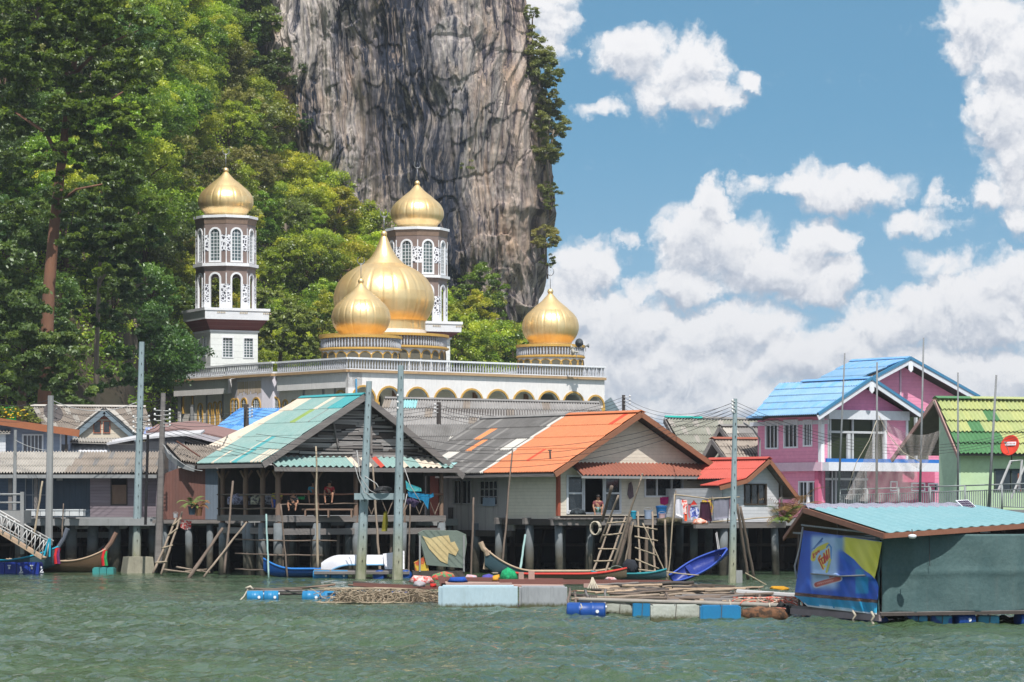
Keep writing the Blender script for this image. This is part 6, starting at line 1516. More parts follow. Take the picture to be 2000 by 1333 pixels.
 mb = MB(); mb.tube([P(1452, 826, 160.5), P(1470, 838, 162), P(1484, 858, 164), P(1484, 930, 164.2)], .05, 6); T.part('rain_pipe', mb, GREYC)
pink_house()
# -- green house
def green_house():
 F = Frame(1871, 152, 20); S = turned(F); T = Thing('green_house', 'mint green house with patchwork lime and dark green tiled roof at the right edge', 'house', F(3, 3, 2.75))
 l = F.at(1872, 889, -.5); vm = 2.6; up_ = F.at(1826, 780, vm); vr = vm * 2 + .5
 u0 = l[0]; zt = l[1]; zr = CAMZ + (HY - 780) / FPX * F(up_[0], vm, 0).y
 u1 = u0 + 6.5
 ug = up_[0]
 def gm(s, r):
  c = int(s * 16); pat = {0: '3333331111010101', 1: '0113300101001100', 2: '0133333000133010', 3: '0003333330000100', 4: '3333330000330010'}
  rows = ['0010110101001010', '0101002200110101', '0012200110010220', '2222222001002200', '2222222200110011']
  return int(rows[r][c % 16])
 mb = MB(); corr(mb, F(ug, vm, zr), F(u1, vm, zr), F(u1, -.5, zt), F(u0, -.5, zt), 27, 5, .05, .08, gm, um=3, seg=6, lips=.01); T.part('roof', mb, [GRR, GRR2, GRR3, WOODG], label='patchwork roof slope of lime and dark green tiles')
 mb = MB(); corr(mb, F(u1, vm, zr), F(ug, vm, zr), F(u0 - .2, vr, zt + .1), F(u1, vr, zt + .1), 27, 5, .05, .08, um=1, seg=4); T.part('roof', mb, [GRR, mat('underside_tan', (.20, .18, .15), (.14, .12, .10), 2)])
 mb = MB(); ridge_cap(mb, F(ug, vm, zr + .04), F(F.upx(1893, vm), vm, zr + .04), .3); T.part('ridge_cap', mb, GRR3)
 mb = MB(); ridge_cap(mb, F(F.upx(1893, vm), vm, zr + .04), F(u1, vm, zr + .04), .3); T.part('ridge_cap', mb, GRR)
 fp = mat('pinkish_board', (.40, .27, .25), (.30, .18, .16), 1)
 mb = MB(); fascia(mb, F(ug - .03, vm, zr), F(u0 - .03, -.5, zt), .18, .07); T.part('barge_board', mb, fp)
 mb = MB(); fascia(mb, F(ug - .03, vm, zr), F(u0 - .35, vr + .3, zt - .1), .2, .1); T.part('barge_board', mb, fp)
 g = F.upx(1836, 2.4); 
 uw = u0 - .05 + 0.0
 mb = MB(S); tp = lambda v: min(zt + (zr - zt) * (v + .5) / (vm + .5), zr - (zr - zt) * (v - vm) / (vr - vm)) - .12; tp.brk = [vm]
 vg = S.upx(1834); wall(mb, 0, vg, 2.75, 6, 0, .15, top=tp); T.part('gable_wall', mb, MINTS)
 a, b, c, d = px_rect(F, 1941, 2010, 916, 960)
 mb = MB(F); wall(mb, .15, 6.3, 2.75, zt - .02, .001, .15, [((a+b)/2, (b-a)/2, c, d, 'flat')]); T.part('front_wall', mb, mat('lime_wall', (.47, .62, .36), (.44, .60, .42), .4, stain=.1, stcol=(.2, .3, .15)))
 window(T, F, a, b, c, d, 0, mat('dark_frame', (.05, .07, .06)), DARKGL, 2, 1, .08)
 mb = MB(F); mb.box(6.2, 6.3, .16, vg, 2.75, zt); mb.box(.15, 6.3, vg - .1, vg, 2.75, zt + .9); T.part('rear_wall', mb, MINTS)
green_house()
# -- embankment added behind the piles to keep the view under the deck dark
def dark_filler_bank():
 nu, nz = 120, 8; px = np.linspace(-300, 2300, nu); V = []
 for i, x in enumerate(px):
  for j in range(nz):
   f = j / (nz - 1); y = 200 + f * 6 + 2 * math.sin(x * .03); V.append(((x - 1000) / FPX * 200, y, -1 + f * 3.5))
 struct('dark_filler_bank', grid_mesh('dark_filler_bank', V, nu, nz, mat('dark_filler_brown', (.05, .045, .035), (.03, .027, .022), .6, rough=.9, bump=.5)))
dark_filler_bank()
# cross beams and bracing added behind the front row to darken the under-deck
def under_clutter():
 T = Thing('added_deck_bracing', 'added dark timber bracing and cross beams in the shade under the village deck', 'bracing', (0, 164, 0))
 r_ = random.Random(12)
 for k in range(46):
  px = 20 + k * 43 + r_.uniform(-12, 12); Y = r_.uniform(163, 166); mb = MB()
  if k % 3 == 0: rough_pole(mb, P(px, HY + 21000/Y, Y) , P(px + r_.uniform(-30, 30), 1012, Y), .12, .1, seed=k)
  else: mb.tube([Vector((Xp(px, Y), Y, -.8)), Vector((Xp(px + 3, Y), Y, 2.5))], .17, 8)
  T.part('brace', mb, TIMB)
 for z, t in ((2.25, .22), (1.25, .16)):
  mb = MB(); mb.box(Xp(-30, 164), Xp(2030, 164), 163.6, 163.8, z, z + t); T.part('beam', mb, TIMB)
 mb = MB(); mb.box(Xp(-30, 166), Xp(2030, 166), 165.8, 165.95, .35, 2.4); T.part('shade_screen', mb, mat('painted_shade', (.022, .02, .02), (.012, .012, .012), 1, (4, 1, .3), .9))  # near-black sheet standing in for the darkness under the deck
under_clutter()
# -- utility poles
SQP = mat('blue_grey_concrete', (.27, .34, .37), (.20, .26, .285), .7, (1, 1, .3), .85, .3, stain=.2)
def tide_mat():
 m = bpy.data.materials.new('pole_concrete_tidal'); m.use_nodes = True; t = NT(m.node_tree); bs = m.node_tree.nodes['Principled BSDF']
 g = t.node('ShaderNodeNewGeometry'); sp = t.node('ShaderNodeSeparateXYZ'); t.l.new(g.outputs['Position'], sp.inputs[0])
 n = t.noise(t.mapping(g.outputs['Position'], (1, 1, .4)), 1.6, 6, .65)
 c = t.mix(t.maprange(n, .35, .65), (.27, .345, .37), (.20, .265, .285))
 al = t.maprange(t.math('MULTIPLY_ADD', n, 1.4, sp.outputs[2]), 1.6, 3.4, 1, 0)
 c = t.mix(al, c, t.mix(t.maprange(n, .4, .6), (.20, .21, .13), (.33, .32, .24)))
 c = t.mix(t.maprange(t.noise(g.outputs['Position'], 11, 3, .6), .55, .8, 0, .6), c, (.10, .11, .11))
 t.l.new(c, bs.inputs['Base Color']); bs.inputs['Roughness'].default_value = .85
 b = t.node('ShaderNodeBump'); b.inputs['Strength'].default_value = .4; t.l.new(t.noise(g.outputs['Position'], 12, 4, .6), b.inputs['Height']); t.l.new(b.outputs[0], bs.inputs['Normal']); return m
TIDEC = tide_mat()
def square_pole(name, label, px0, py0, px1, py1, Y, w0, w1, group=None, m=None, zb=None, slots=True):
 T = Thing(name, label, 'utility pole', P(px0, py0, Y) if zb is None else Vector((Xp(px0, Y), Y, zb)), group)
 a = Vector((Xp(px0, Y), Y, Zp(py0, Y) - .3)); b = P(px1, py1, Y)
 ang = .5; mb = MB(); vs = []
 for c, w in ((a, w0), (b, w1)):
  for k in range(8):      # I-shaped outline: square with chamfered, recessed faces
   t = ang + math.pi / 4 * k + math.pi / 8; rr = w / 2 * (1.08 if k % 2 else 1.08)
   vs.append((c.x + math.cos(t) * rr, c.y + math.sin(t) * rr, c.z))
 mb.add(vs, [tuple(reversed(range(8))), tuple(range(8, 16))] + [(i, (i+1)%8, 8+(i+1)%8, 8+i) for i in range(8)], 0, True)
 T.part('shaft', mb, m or TIDEC)
 if slots:
  mb = MB(); L = (b - a).length; n = int(L / .55)
  for i in range(2, n):
   p = a.lerp(b, i / n); w = w0 + (w1 - w0) * i / n; q = p + Vector((w * .12, -w * .53, 0)); mb.bar(q - Vector((0, 0, .05)), q + Vector((0, 0, .05)), .05, .03)
  T.part('bolt_holes', mb, DARK)
 return T, a, b
t1, a1, b1 = square_pole('utility_pole', 'left of the tall twin concrete poles joined by a crossbeam before the teal pavilion', 704, 1130, 721, 745, Yw(1131), .47, .25)
t2, a2, b2 = square_pole('utility_pole', 'right of the tall twin concrete poles joined by a crossbeam before the teal pavilion', 776, 1133, 783, 714, Yw(1132), .47, .25)
Yh = Yw(1131)
mb = MB(); mb.bar(P(692, 970, Yh - .45), P(790, 970, Yh - .45), .22, .30); single('crossbeam', 'short concrete crossbeam linking the twin poles in front of the pavilion', 'beam', mb, TIDEC)
T3, _, _ = square_pole('utility_pole', 'tall blue-grey concrete pole rising from a concrete block left of the pavilion', 266, 1088, 277, 668, Yw(1118), .42, .25, zb=0)
F = Frame(275, Yw(1119) - .8, 20); mb = MB(F); 
vs = [(-.85, -.3, -.5), (.75, -.3, -.5), (.75, 1.2, -.5), (-.85, 1.2, -.5), (-.66, -.2, .82), (.58, -.2, .82), (.58, 1.1, .82), (-.66, 1.1, .82)]
mb.add(vs, [(0,3,2,1),(4,5,6,7),(0,1,5,4),(1,2,6,5),(2,3,7,6),(3,0,4,7)])
T3.part('footing', mb, mat('tidal_block', (.34, .32, .25), (.20, .19, .15), 1.3, rough=.9, bump=.5, stain=.6))
T4, _, _ = square_pole('utility_pole', 'tall pale concrete pole in front of the small red-roofed annex', 1430, 1138, 1436, 779, Yw(1139), .33, .17)
mb = MB(); Yq = Yw(1139) + .3; mb.box(Xp(1438, Yq), Xp(1450, Yq), Yq, Yq + .3, -.5, .55); T4.part('footing', mb, GREYC)
def round_pole(label, px0, py0, px1, py1, Y, r0, r1, m=GREYC, name='utility_pole', cat='utility pole', group=None, sq=True):
 T = Thing(name, label, cat, P(px0, py0, Y), group); mb = MB()
 mb.tube([P(px0, py0, Y) - Vector((0, 0, .4)), P(px1, py1, Y)], [r0, r1], 8); T.part('shaft', mb, m); return T
tp1 = round_pole('old grey concrete utility pole in front of the pale roof at the far left', 95, 1050, 99, 773, 156, .20, .15)
tp2 = round_pole('grey utility pole with stacked insulator racks beside the rusty sheet house', 309, 1085, 319, 768, 154.5, .20, .12, WOODG)
tp3 = round_pole('short grey post with bracket above the pale corrugated roof at the far left', 28, 995, 30, 840, 157, .10, .08, name='service_post', cat='post')
tp4 = round_pole('short dark pole with insulators in front of the blue roof', 481, 845, 481, 790, 185, .17, .15, WOODD)
tp5 = round_pole('dark pole with insulators standing behind the long grey roof', 857, 835, 857, 786, 178, .14, .12, WOODD)
tp6 = round_pole('distant dark pole top rising over the orange roof', 1218, 815, 1218, 772, 172, .10, .09, WOODD)
tp7 = round_pole('thin black service pipe beside the tall pole on the block', 284, 1010, 289, 850, 154, .07, .07, DARK, 'service_pipe', 'pipe')
def insul(T, px, pys, Y, side=1, m=WHITEC, L=.35):
 for py in pys:
  mb = MB(); p = P(px, py, Y - .1); mb.bar(p, p + Vector((side * L, 0, 0)), .03); mb.lathe([(.045, 0), (.06, .04), (.05, .09), (.02, .12)], (p.x + side * L, p.y, p.z), 8); T.part('insulator', mb, [mat('white_ceramic', (.7, .7, .7), (.5, .5, .5), 3, rough=.3)][0], smooth=True)
insul(tp2, 318, (803, 811, 819, 827, 833), 154.5); insul(tp2, 316, (802, 812, 822), 154.5, -1)
insul(T3, 275, (815, 824, 833, 842), Yw(1118), 1, L=.42); insul(T3, 272, (816, 826, 836, 845), Yw(1118), -1, L=.3)
insul(tp4, 481, (797, 803, 809, 815), 185); insul(tp5, 857, (792, 799, 806), 178, -1, L=.22); insul(T4, 1436, (785, 792, 799, 806), Yw(1139), -1, L=.12)
insul(tp6, 1218, (776, 783, 790), 172); insul(t2, 782, (775, 788, 800), Yw(1132), -1, L=.12)
CABLE = mat('black_cable', (.03, .03, .032), (.045, .045, .05), 2, rough=.6)
CABLEW = mat('pale_cable', (.42, .42, .42), (.3, .3, .3), 2, rough=.6)
def wire(a, b, sag, label, group, r=.018, m=None, n=14, name='cable'):
 a, b = Vector(a), Vector(b); pts = []
 for i in range(n + 1):
  t = i / n; p = a.lerp(b, t); p.z -= sag * 4 * t * (1 - t); pts.append(p)
 mb = MB(); mb.tube(pts, r * .8, 5); return single(name, label, 'cable', mb, m or CABLE, loc=a, group=group, smooth=True)
for k in range(4):
 wire(P(-20, 786 + k * 11, 160), P(97, 781 + k * 10, 156), .25, 'black cable of the bundle from the left edge to the old grey pole', 'cables from the left edge to the old grey pole', .024 if k == 0 else .014)
 wire(P(99, 781 + k * 10, 156), P(274, 783 + k * 14, 158), .55, 'cable of the bundle between the old grey pole and the tall pole', 'cables between the old grey pole and the tall pole', .028 if k == 0 else .014, CABLEW if k == 0 else CABLE)
 wire(P(277, 783 + k * 14, 158), P(317, 778 + k * 10, 154.5), .12, 'black cable of the tangle between the tall pole and the insulator pole', 'cables between the tall pole and the insulator pole', .016)
 wire(P(275, 818 + k * 9, 158), P(320, 803 + k * 8, 154.5), .3, 'slack black cable sagging between the tall pole and the insulator racks', 'slack cables at the insulator racks', .02)
 wire(P(321, 803 + k * 8, 154.5), P(481, 797 + k * 6, 185), .35, 'black cable of the bundle from the insulator pole to the short dark pole', 'cables from the insulator pole to the short dark pole', .016)
 wire(P(320, 826 + k * 7, 154.5), P(500, 880 + k * 6, 149), .1, 'black cable crossing the low roofs towards the teal roof', 'cables running to the teal roof', .014)
 wire(P(500, 848 + k * 13, 147.3), P(712, 862 + k * 10, 146), .10, 'thin black cable stretched across the teal roof slope', 'cables across the teal roof', .013)
 wire(P(483, 797 + k * 6, 185), P(857, 792 + k * 7, 178), .5, 'thin black cable of the bundle passing behind the twin poles', 'cables passing behind the twin poles', .014)
 wire(P(859, 792 + k * 7, 178), P(1218, 776 + k * 7, 172), .9, 'thin black cable of the bundle above the long grey roof', 'cables above the long grey roof', .014)
 wire(P(1218, 776 + k * 7, 172), P(1436, 785 + k * 7, 137), .75, 'thin black cable of the bundle over the orange roof against the clouds', 'cables over the orange roof', .012)
 wire(P(783, 850 + k * 16, 143.5), P(1436, 785 + k * 7, 136.5), 1.2, 'thin black cable of the bundle sagging in front of the orange roof', 'cables in front of the orange roof', .013)
 wire(P(1436, 785 + k * 7, 136.5), P(2040, 825 + k * 5, 145), 1.5, 'thin black cable of the bundle passing the pink house', 'cables passing the pink house', .012)
wire(P(30, 860, 156.5), P(92, 880, 156), .1, 'pale cable running from the short post to the old grey pole', None, .02, CABLEW)
wire(P(318, 868, 154.2), P(395, 920, 150), .3, 'pale cable hanging in front of the rusty sheet house', None, .022, CABLEW)
# coil of cable on the crossbeam and drooping ends
for i, (pts, lab) in enumerate([([(690, 900), (700, 935), (712, 962), (722, 968)], 'leftmost loop'), ([(697, 880), (703, 930), (722, 958), (735, 965)], 'second loop'), ([(712, 930), (735, 945), (745, 962)], 'loop right of the left pole'), ([(795, 965), (790, 990), (785, 1000)], 'cable end'), ([(790, 915), (802, 950), (822, 982)], 'longest tail')]):
 mb = MB(); mb.tube([P(x, y, Yh - .75) for x, y in pts], .022, 5); single('loose_cable', f'{lab} of slack pale cable hanging by the twin poles', 'cable', mb, CABLEW, smooth=True)
mb = MB()
for k in range(5): mb.tube([P(745 + 16 * math.cos(t) + k, 962 - k * 1.5 + 5 * math.sin(t), Yh - .5 + .3 * math.sin(t)) for t in [i * .52 for i in range(13)]], .03, 5)
single('cable_coil', 'black coil of cable lying on the crossbeam of the twin poles', 'cable', mb, CABLE, smooth=True)
# -- thin leaning rods and poles
for px0, py0, px1, py1, Y, r, lab in [(1637, 985, 1650, 690, 139, .055, 'thin grey metal pole in front of the left part of the pink house'),
  (1712, 1000, 1713, 708, 138, .065, 'thin grey metal pole in front of the tall dark windows of the pink house'), (1796, 1000, 1804, 660, 138, .06, 'tallest thin grey pole, between the pink and the green house'),
  (1871, 1000, 1871, 728, 138, .055, 'thin grey pole in front of the left edge of the green roof'), (1930, 1010, 1946, 733, 136, .075, 'dark thin pole leaning right in front of the green roof')]:
 mb = MB(); mb.tube([P(px0, py0, Y), P(px1, py1, Y)], [r, r * .6], 7); single('metal_pole', lab, 'pole', mb, mat('galvanised_pole', (.22, .235, .25), (.15, .155, .16), 2, rough=.6), smooth=True)
PALE = mat('pale_bamboo', (.40, .33, .24), (.26, .21, .15), 3, (1, 1, .5), .7, .2)
rods = [(621, 1100, 617, 872, Yw(1128), .085, .05, PALE, 'tall pale bamboo pole standing in the water in front of the pavilion'), (742, 1118, 728, 905, Yw(1127), .09, .06, BAMB, 'bamboo pole behind the crossbeam between the twin poles'),
 (982, 1092, 1001, 880, 146, .07, .045, BAMBD, 'dark thin stake leaning right in front of the cream side wall'), (920, 1120, 925, 972, 147, .07, .06, BAMBD, 'dark knotty stake in front of the faded board wall'),
 (798, 1112, 801, 985, 146, .06, .05, BAMBD, 'dark stake immediately right of the right twin pole'), (66, 1050, 83, 940, 153, .07, .06, PALE, 'crooked pale stake in front of the dark blue wall at the left'),
 (121, 1050, 124, 984, 153, .05, .04, BAMBD, 'short dark stick in front of the stacked white crates'), (440, 1100, 455, 940, 145.5, .09, .06, BAMBD, 'dark pole leaning against the left side of the pavilion'),
 (410, 1112, 482, 1020, 145, .07, .06, BAMB, 'long pole leaning diagonally against the left pavilion stilts'), (378, 1116, 435, 1032, 147, .12, .1, BAMBD, 'thick dark brace leaning towards the pavilion stilts'),
 (524, 1110, 520, 1005, 146, .06, .06, mat('teal_pipe', (.30, .45, .43), (.2, .3, .3), 2), 'teal pipe leaning on the left pavilion corner'), (560, 1112, 548, 985, 146.5, .06, .05, BAMBD, 'dark stick beside the blue pavilion stilt'),
 (1018, 1100, 1026, 1045, 145, .07, .07, mat('teal_pipe', (.30, .45, .43)), 'teal pipe leaning between the stilts of the orange-roofed house'),
 (1255, 925, 1195, 1112, 139.5, .05, .08, BAMB, 'long knotty pole leaning right above the tallest ladder'), (1195, 950, 1176, 1018, 143, .10, .09, BAMBD, 'thick reddish post leaning in front of the sliding door'), (1208, 968, 1172, 1060, 142, .07, .06, BAMB, 'pole with broken tip leaning beside the reddish post'),
 (1232, 1010, 1205, 1110, 141, .11, .12, BAMBD, 'thick dark prop between the two ladders'), (1237, 1020, 1218, 1112, 140, .05, .05, BAMB, 'thin stick propped beside the dark prop'),
 (1306, 1118, 1318, 965, 141, .04, .04, PALE, 'thin pale bamboo upright carrying the laundry line'), (1302, 1118, 1299, 1015, 140.8, .07, .06, BAMB, 'knotty stake right of the middle ladder'),
 (1440, 985, 1462, 1135, 141, .08, .09, BAMBD, 'left of two leaning dark poles right of the pale concrete pole'), (1446, 990, 1474, 1136, 140.6, .08, .09, BAMBD, 'right of two leaning dark poles right of the pale concrete pole'),
 (1255, 1022, 1304, 1130, 139.6, .04, .04, PALE, 'thin pale stick slanting across the middle ladder'), (1247, 1113, 1365, 1124, 138, .045, .035, PALE, 'thin pale pole lying almost level above the blue boat bow'),
 (1474, 1130, 1500, 1145, 133, .04, .04, PALE, 'short pale pole end slanting to the raft left of the yellow float'), (1390, 1020, 1508, 1010, 143, .045, .04, PALE, 'pale pole lying on the landing in front of the red-roofed annex')]
for i, (x0, y0, x1, y1, Y, r0, r1, m, lab) in enumerate(rods):
 a = P(x0, y0, Y); b = P(x1, y1, Y + (1.2 if 'lean' in lab else .2))
 if y0 > 1085 and i not in (23,): a = a + (a - b).normalized() * .5
 mb = MB(); rough_pole(mb, a, b, r0 * .78, r1 * .78, 7, .035, 9, seed=i + 70); single('wooden_pole', lab, 'pole', mb, m, smooth=True)
# ladders
def ladder(label, a0, a1, b0, b1, Y, rungs, r=.08, m=BAMB):
 """two rails a0->a1 and b0->b1 (photo px), rungs between"""
 T = Thing('pole_ladder', label, 'ladder', P((a0[0] + b0[0]) / 2, a0[1], Y))
 A0, A1, B0, B1 = P(*a0, Y), P(*a1, Y + 1.4), P(*b0, Y), P(*b1, Y + 1.4)
 for k, (p, q) in enumerate(((A0, A1), (B0, B1))):
  mb = MB(); rough_pole(mb, p - (q - p).normalized() * .3, q, r * .8, r * .65, 7, .04, 8, seed=k + int(a0[0])); T.part('rail', mb, m, smooth=True)
 for i, t in enumerate(rungs):
  p, q = A0.lerp(A1, t), B0.lerp(B1, t); d = (q - p); mb = MB(); rough_pole(mb, p - d * .3 - Vector((0, .08, .03)), q + d * .3 + Vector((0, -.08, .04 * (-1) ** i)), r * .6, r * .5, 6, .03, 3, seed=i); T.part('rung', mb, PALE, smooth=True)
 return T
ladder('crooked pole ladder leaning at the deck of the rusty sheet house', (303, 1110), (345, 1012), (318, 1112), (356, 1000), 150, (.12, .42, .68, .88), .08)
ladder('tallest splayed pole ladder leading up to the orange-roofed house landing', (1160, 1114), (1196, 1012), (1183, 1116), (1222, 1010), 140.5, (.18, .42, .68, .92), .07)
ladder('straight pole ladder in the middle below the laundry rack', (1250, 1112), (1246, 1000), (1279, 1128), (1274, 1000), 140.8, (.15, .36, .56, .75), .07)
# -- laundry and things on the landing
CLOTHM = {}
def cloth(name, label, outline, Y, col, amp=.05, group=None, col2=None, seed=0, cat='garment', thick=.02, stripes=None):
 """hanging cloth: outline of photo px (top left, clockwise), pleated in depth"""
 r_ = random.Random(seed); pts = [P(x, y, Y) for x, y in outline]; n = len(pts)
 bm = bmesh.new(); vs = [bm.verts.new(p) for p in pts]; f = bm.faces.new(vs)
 bmesh.ops.triangulate(bm, faces=[f]); bmesh.ops.subdivide_edges(bm, edges=bm.edges[:], cuts=3, use_grid_fill=True); bmesh.ops.subdivide_edges(bm, edges=bm.edges[:], cuts=1, use_grid_fill=True)
 for v in bm.verts:
  p = v.co; v.co.y += amp * math.sin(p.x * 14 + seed) + amp * .6 * math.sin(p.x * 31 + p.z * 3 + seed * 2)
 top = max(v.co.z for v in bm.verts); cx = sum(p.x for p in pts) / n
 loc = Vector((cx, Y, top)); bmesh.ops.translate(bm, verts=bm.verts, vec=-loc)
 bm.verts.ensure_lookup_table(); n0 = len(bm.verts); fr = [[v.index for v in f.verts] for f in bm.faces]; bm.verts.index_update(); fr = [[v.index for v in f.verts] for f in bm.faces]
 ed = [[v.index for v in e.verts] for e in bm.edges if e.is_boundary]; co = [tuple(v.co) for v in bm.verts]; bm.free()
 me = bpy.data.meshes.new(name); me.from_pydata(co + [(x, y + thick, z) for x, y, z in co], [], fr + [[n0 + i for i in reversed(f)] for f in fr] + [[a_, b_, n0 + b_, n0 + a_] for a_, b_ in ed]); me.polygons.foreach_set('use_smooth', [True] * len(me.polygons))
 key = f'cloth_{col}'.replace(' ', '')
 me.materials.append(mat(key, srgb(*col), srgb(*(col2 or tuple(int(c * .85) for c in col))), 9 if col2 else 2, rough=.9, cover=.5, sharp=.03 if col2 else .25))
 o = bpy.data.objects.new(name, me); COL.objects.link(o); o.location = loc; o['label'] = label; o['category'] = cat
 if group: o['group'] = group
 return o
YL = 142.2
T = Thing('laundry_rack', 'bamboo laundry rail on forked uprights in front of the orange-roofed house', 'rack', P(1380, 1020, YL))
mb = MB(); rough_pole(mb, P(1316, 966, YL), P(1395, 976, YL), .04, .035, seed=1); T.part('rail', mb, PALE, smooth=True)
mb = MB(); rough_pole(mb, P(1385, 974, YL), P(1445, 971, YL), .035, .03, seed=2); T.part('rail', mb, PALE, smooth=True)
for x, y in ((1320, 958), (1391, 970), (1425, 970)):
 mb = MB(); rough_pole(mb, P(x - 4, 1022, YL + .1), P(x, y, YL + .05), .035, .03, seed=x); T.part('upright', mb, BAMBD, smooth=True)
cloth('shirt', 'white shirt hanging first from the left on the laundry rail', [(1321, 974), (1327, 972), (1333, 975), (1336, 986), (1332, 990), (1334, 1012), (1320, 1006), (1319, 988)], YL, (215, 215, 225), .04, seed=1)
cloth('shirt', 'red and white patterned shirt hanging on the laundry rail', [(1332, 976), (1342, 976), (1343, 986), (1340, 989), (1341, 1004), (1335, 1004), (1334, 988), (1331, 985)], YL - .06, (225, 95, 85), .04, col2=(235, 220, 215), seed=2)
cloth('shirt', 'bright orange cloth hanging behind the patterned shirt', [(1336, 992), (1342, 990), (1342, 1018), (1337, 1018)], YL - .02, (230, 80, 35), .03, seed=3)
cloth('sock_hanger', 'bunch of blue and white small clothes on a red hanger', [(1349, 990), (1362, 989), (1366, 1000), (1362, 1015), (1355, 1008), (1350, 1017), (1347, 1000)], YL - .05, (70, 90, 170), .05, col2=(200, 205, 225), seed=4)
cloth('clothes_hanger', 'small red triangular clothes hanger on the laundry rail', [(1355, 977), (1362, 986), (1348, 987)], YL - .08, (200, 60, 50), .0, seed=5, cat='hanger')
cloth('shirt', 'pinkish small shirt hanging just left of the blue bunch', [(1344, 985), (1350, 985), (1351, 1000), (1347, 1014), (1344, 1005)], YL - .04, (200, 110, 120), .04, seed=12)
cloth('trousers', 'dark maroon trousers hanging on the laundry rail', [(1368, 981), (1386, 981), (1391, 1018), (1381, 1018), (1379, 998), (1374, 1018), (1366, 1016)], YL - .1, (62, 30, 52), .05, seed=6)
cloth('shirt', 'yellow and purple shirt hanging behind the maroon trousers', [(1371, 977), (1388, 976), (1393, 990), (1391, 1008), (1388, 1000), (1387, 985), (1370, 983)], YL - .02, (215, 180, 40), .04, col2=(150, 90, 140), seed=7)
cloth('towel', 'grey towel hanging at the right end of the laundry rail', [(1394, 975), (1424, 973), (1423, 1012), (1395, 1016)], YL, (135, 135, 150), .05, seed=8, cat='towel')
cloth('towel', 'narrow mauve cloth between the grey towel and the pale pole', [(1425, 973), (1431, 973), (1430, 1008), (1425, 1008)], YL, (150, 110, 130), .03, seed=9, cat='towel')
_, YF = 0, None
pw = OHF(OHF.at(1296, 985, -.1)[0], -.12, 0); cloth('towel', 'magenta cloth hanging from the window sill of the orange-roofed house', [(1287, 971), (1306, 971), (1305, 984), (1298, 987), (1289, 984)], pw.y, (175, 30, 110), .02, seed=10, cat='towel')
cloth('net_bag', 'grey net bag hanging on the clapboard between door and window', [(1228, 945), (1233, 941), (1236, 950), (1238, 970), (1230, 976), (1225, 966), (1227, 952)], OHF(OHF.at(1230, 960)[0], -.1, 0).y, (118, 100, 108), .04, seed=11, cat='bag')
def bucket(name, label, px, py, Y, r, h, col, lid=None, cat='bucket'):
 T = Thing(name, label, cat, P(px, py, Y)); b = P(px, py, Y); mb = MB()
 mb.lathe([(r * .82, 0), (r * .9, h * .5), (r, h), (r * 1.06, h), (r * 1.06, h * .93)], b, 18); T.part('body', mb, sm(f'plastic{col}', *col, rough=.4), smooth=False)
 mb = MB()
 if lid: mb.lathe([(r * 1.08, h), (r * 1.08, h * 1.08), (r * .3, h * 1.14)], b, 18); T.part('lid', mb, sm(f'plastic{lid}', *lid, rough=.4))
 else: mb.tube([b + Vector((math.cos(a) * r, -.02, h + math.sin(a) * r * .6)) for a in [i * math.pi / 8 for i in range(9)]], .012, 5); T.part('handle', mb, GREYC)
 return T
zL = 1018
bucket('bucket', 'turquoise bucket with orange label standing left of the short stakes', 1237, 1014, 144.5, .14, .34, (40, 140, 170), (60, 170, 200))
bucket('bucket', 'pale grey and blue paint bucket between the two short stakes', 1266, 1014, 144.5, .20, .42, (150, 165, 190))
bucket('water_can', 'round blue water can with handle below the window', 1292, 1012, 145.2, .26, .52, (35, 105, 165), (30, 95, 155), 'can')
bucket('bucket', 'pinkish white tub in front of the blue water can', 1293, 1016, 144.2, .17, .30, (200, 170, 175))
bucket('bucket', 'white bucket under the patterned shirt', 1337, 1020, 143, .12, .26, (205, 205, 210))
def lump(name, label, outline, Y, col, cat, depth=.5, col2=None, seed=0, soft=.5, m=None):
 """heap of cloth/net: bulging solid from an outline in photo px"""
 r_ = random.Random(seed); pts = [P(x, y, Y) for x, y in outline]; cx = sum(p.x for p in pts) / len(pts); cz = sum(p.z for p in pts) / len(pts)
 mb = MB(); n = len(pts); rings = 5; zmin = min(p.z for p in pts)
 vs = []
 for k in range(rings + 1):
  t = k / rings; off = -depth * math.sin(t * math.pi / 2) ; s = math.cos(t * math.pi / 2) ** soft
  for p in pts:
   j = r_.uniform(-.02, .02) + .03 * math.sin(p.x * 17 + k)
   vs.append((cx + (p.x - cx) * s, Y + off * .6 + j, zmin + (p.z - zmin) * (.25 + .75 * s) if k else p.z))
 fs = [(k*n+i, k*n+(i+1)%n, (k+1)*n+(i+1)%n, (k+1)*n+i) for k in range(rings) for i in range(n)] + [tuple(range(rings*n, rings*n+n))]
 vs2 = [(p.x, Y + depth * .6, p.z - .02) for p in pts]; b = len(vs); vs += vs2; fs += [(i, b + i, b + (i+1)%n, (i+1)%n) for i in range(n)] + [tuple(range(b, b + n))]
 mb.add(vs, fs, 0, True)
 return single(name, label, cat, mb, m or mat(f'heap_{col}', srgb(*col), srgb(*(col2 or tuple(int(c * .7) for c in col))), 7 if col2 else 3, rough=.9, bump=.6, sharp=.06 if col2 else .25), smooth=True)
lump('net_pile', 'flat dark pile of folded nets on the floor by the sliding door', [(1112, 1004), (1116, 996), (1128, 992), (1142, 997), (1145, 1005)], 146.5, (62, 70, 75), 'net pile', .4, (35, 40, 45))
lump('net_pile', 'olive net heap on the landing below the window', [(1283, 1022), (1285, 1014), (1305, 1010), (1330, 1014), (1332, 1022)], 143.5, (88, 82, 62), 'net pile', .4, (50, 48, 40), seed=4)
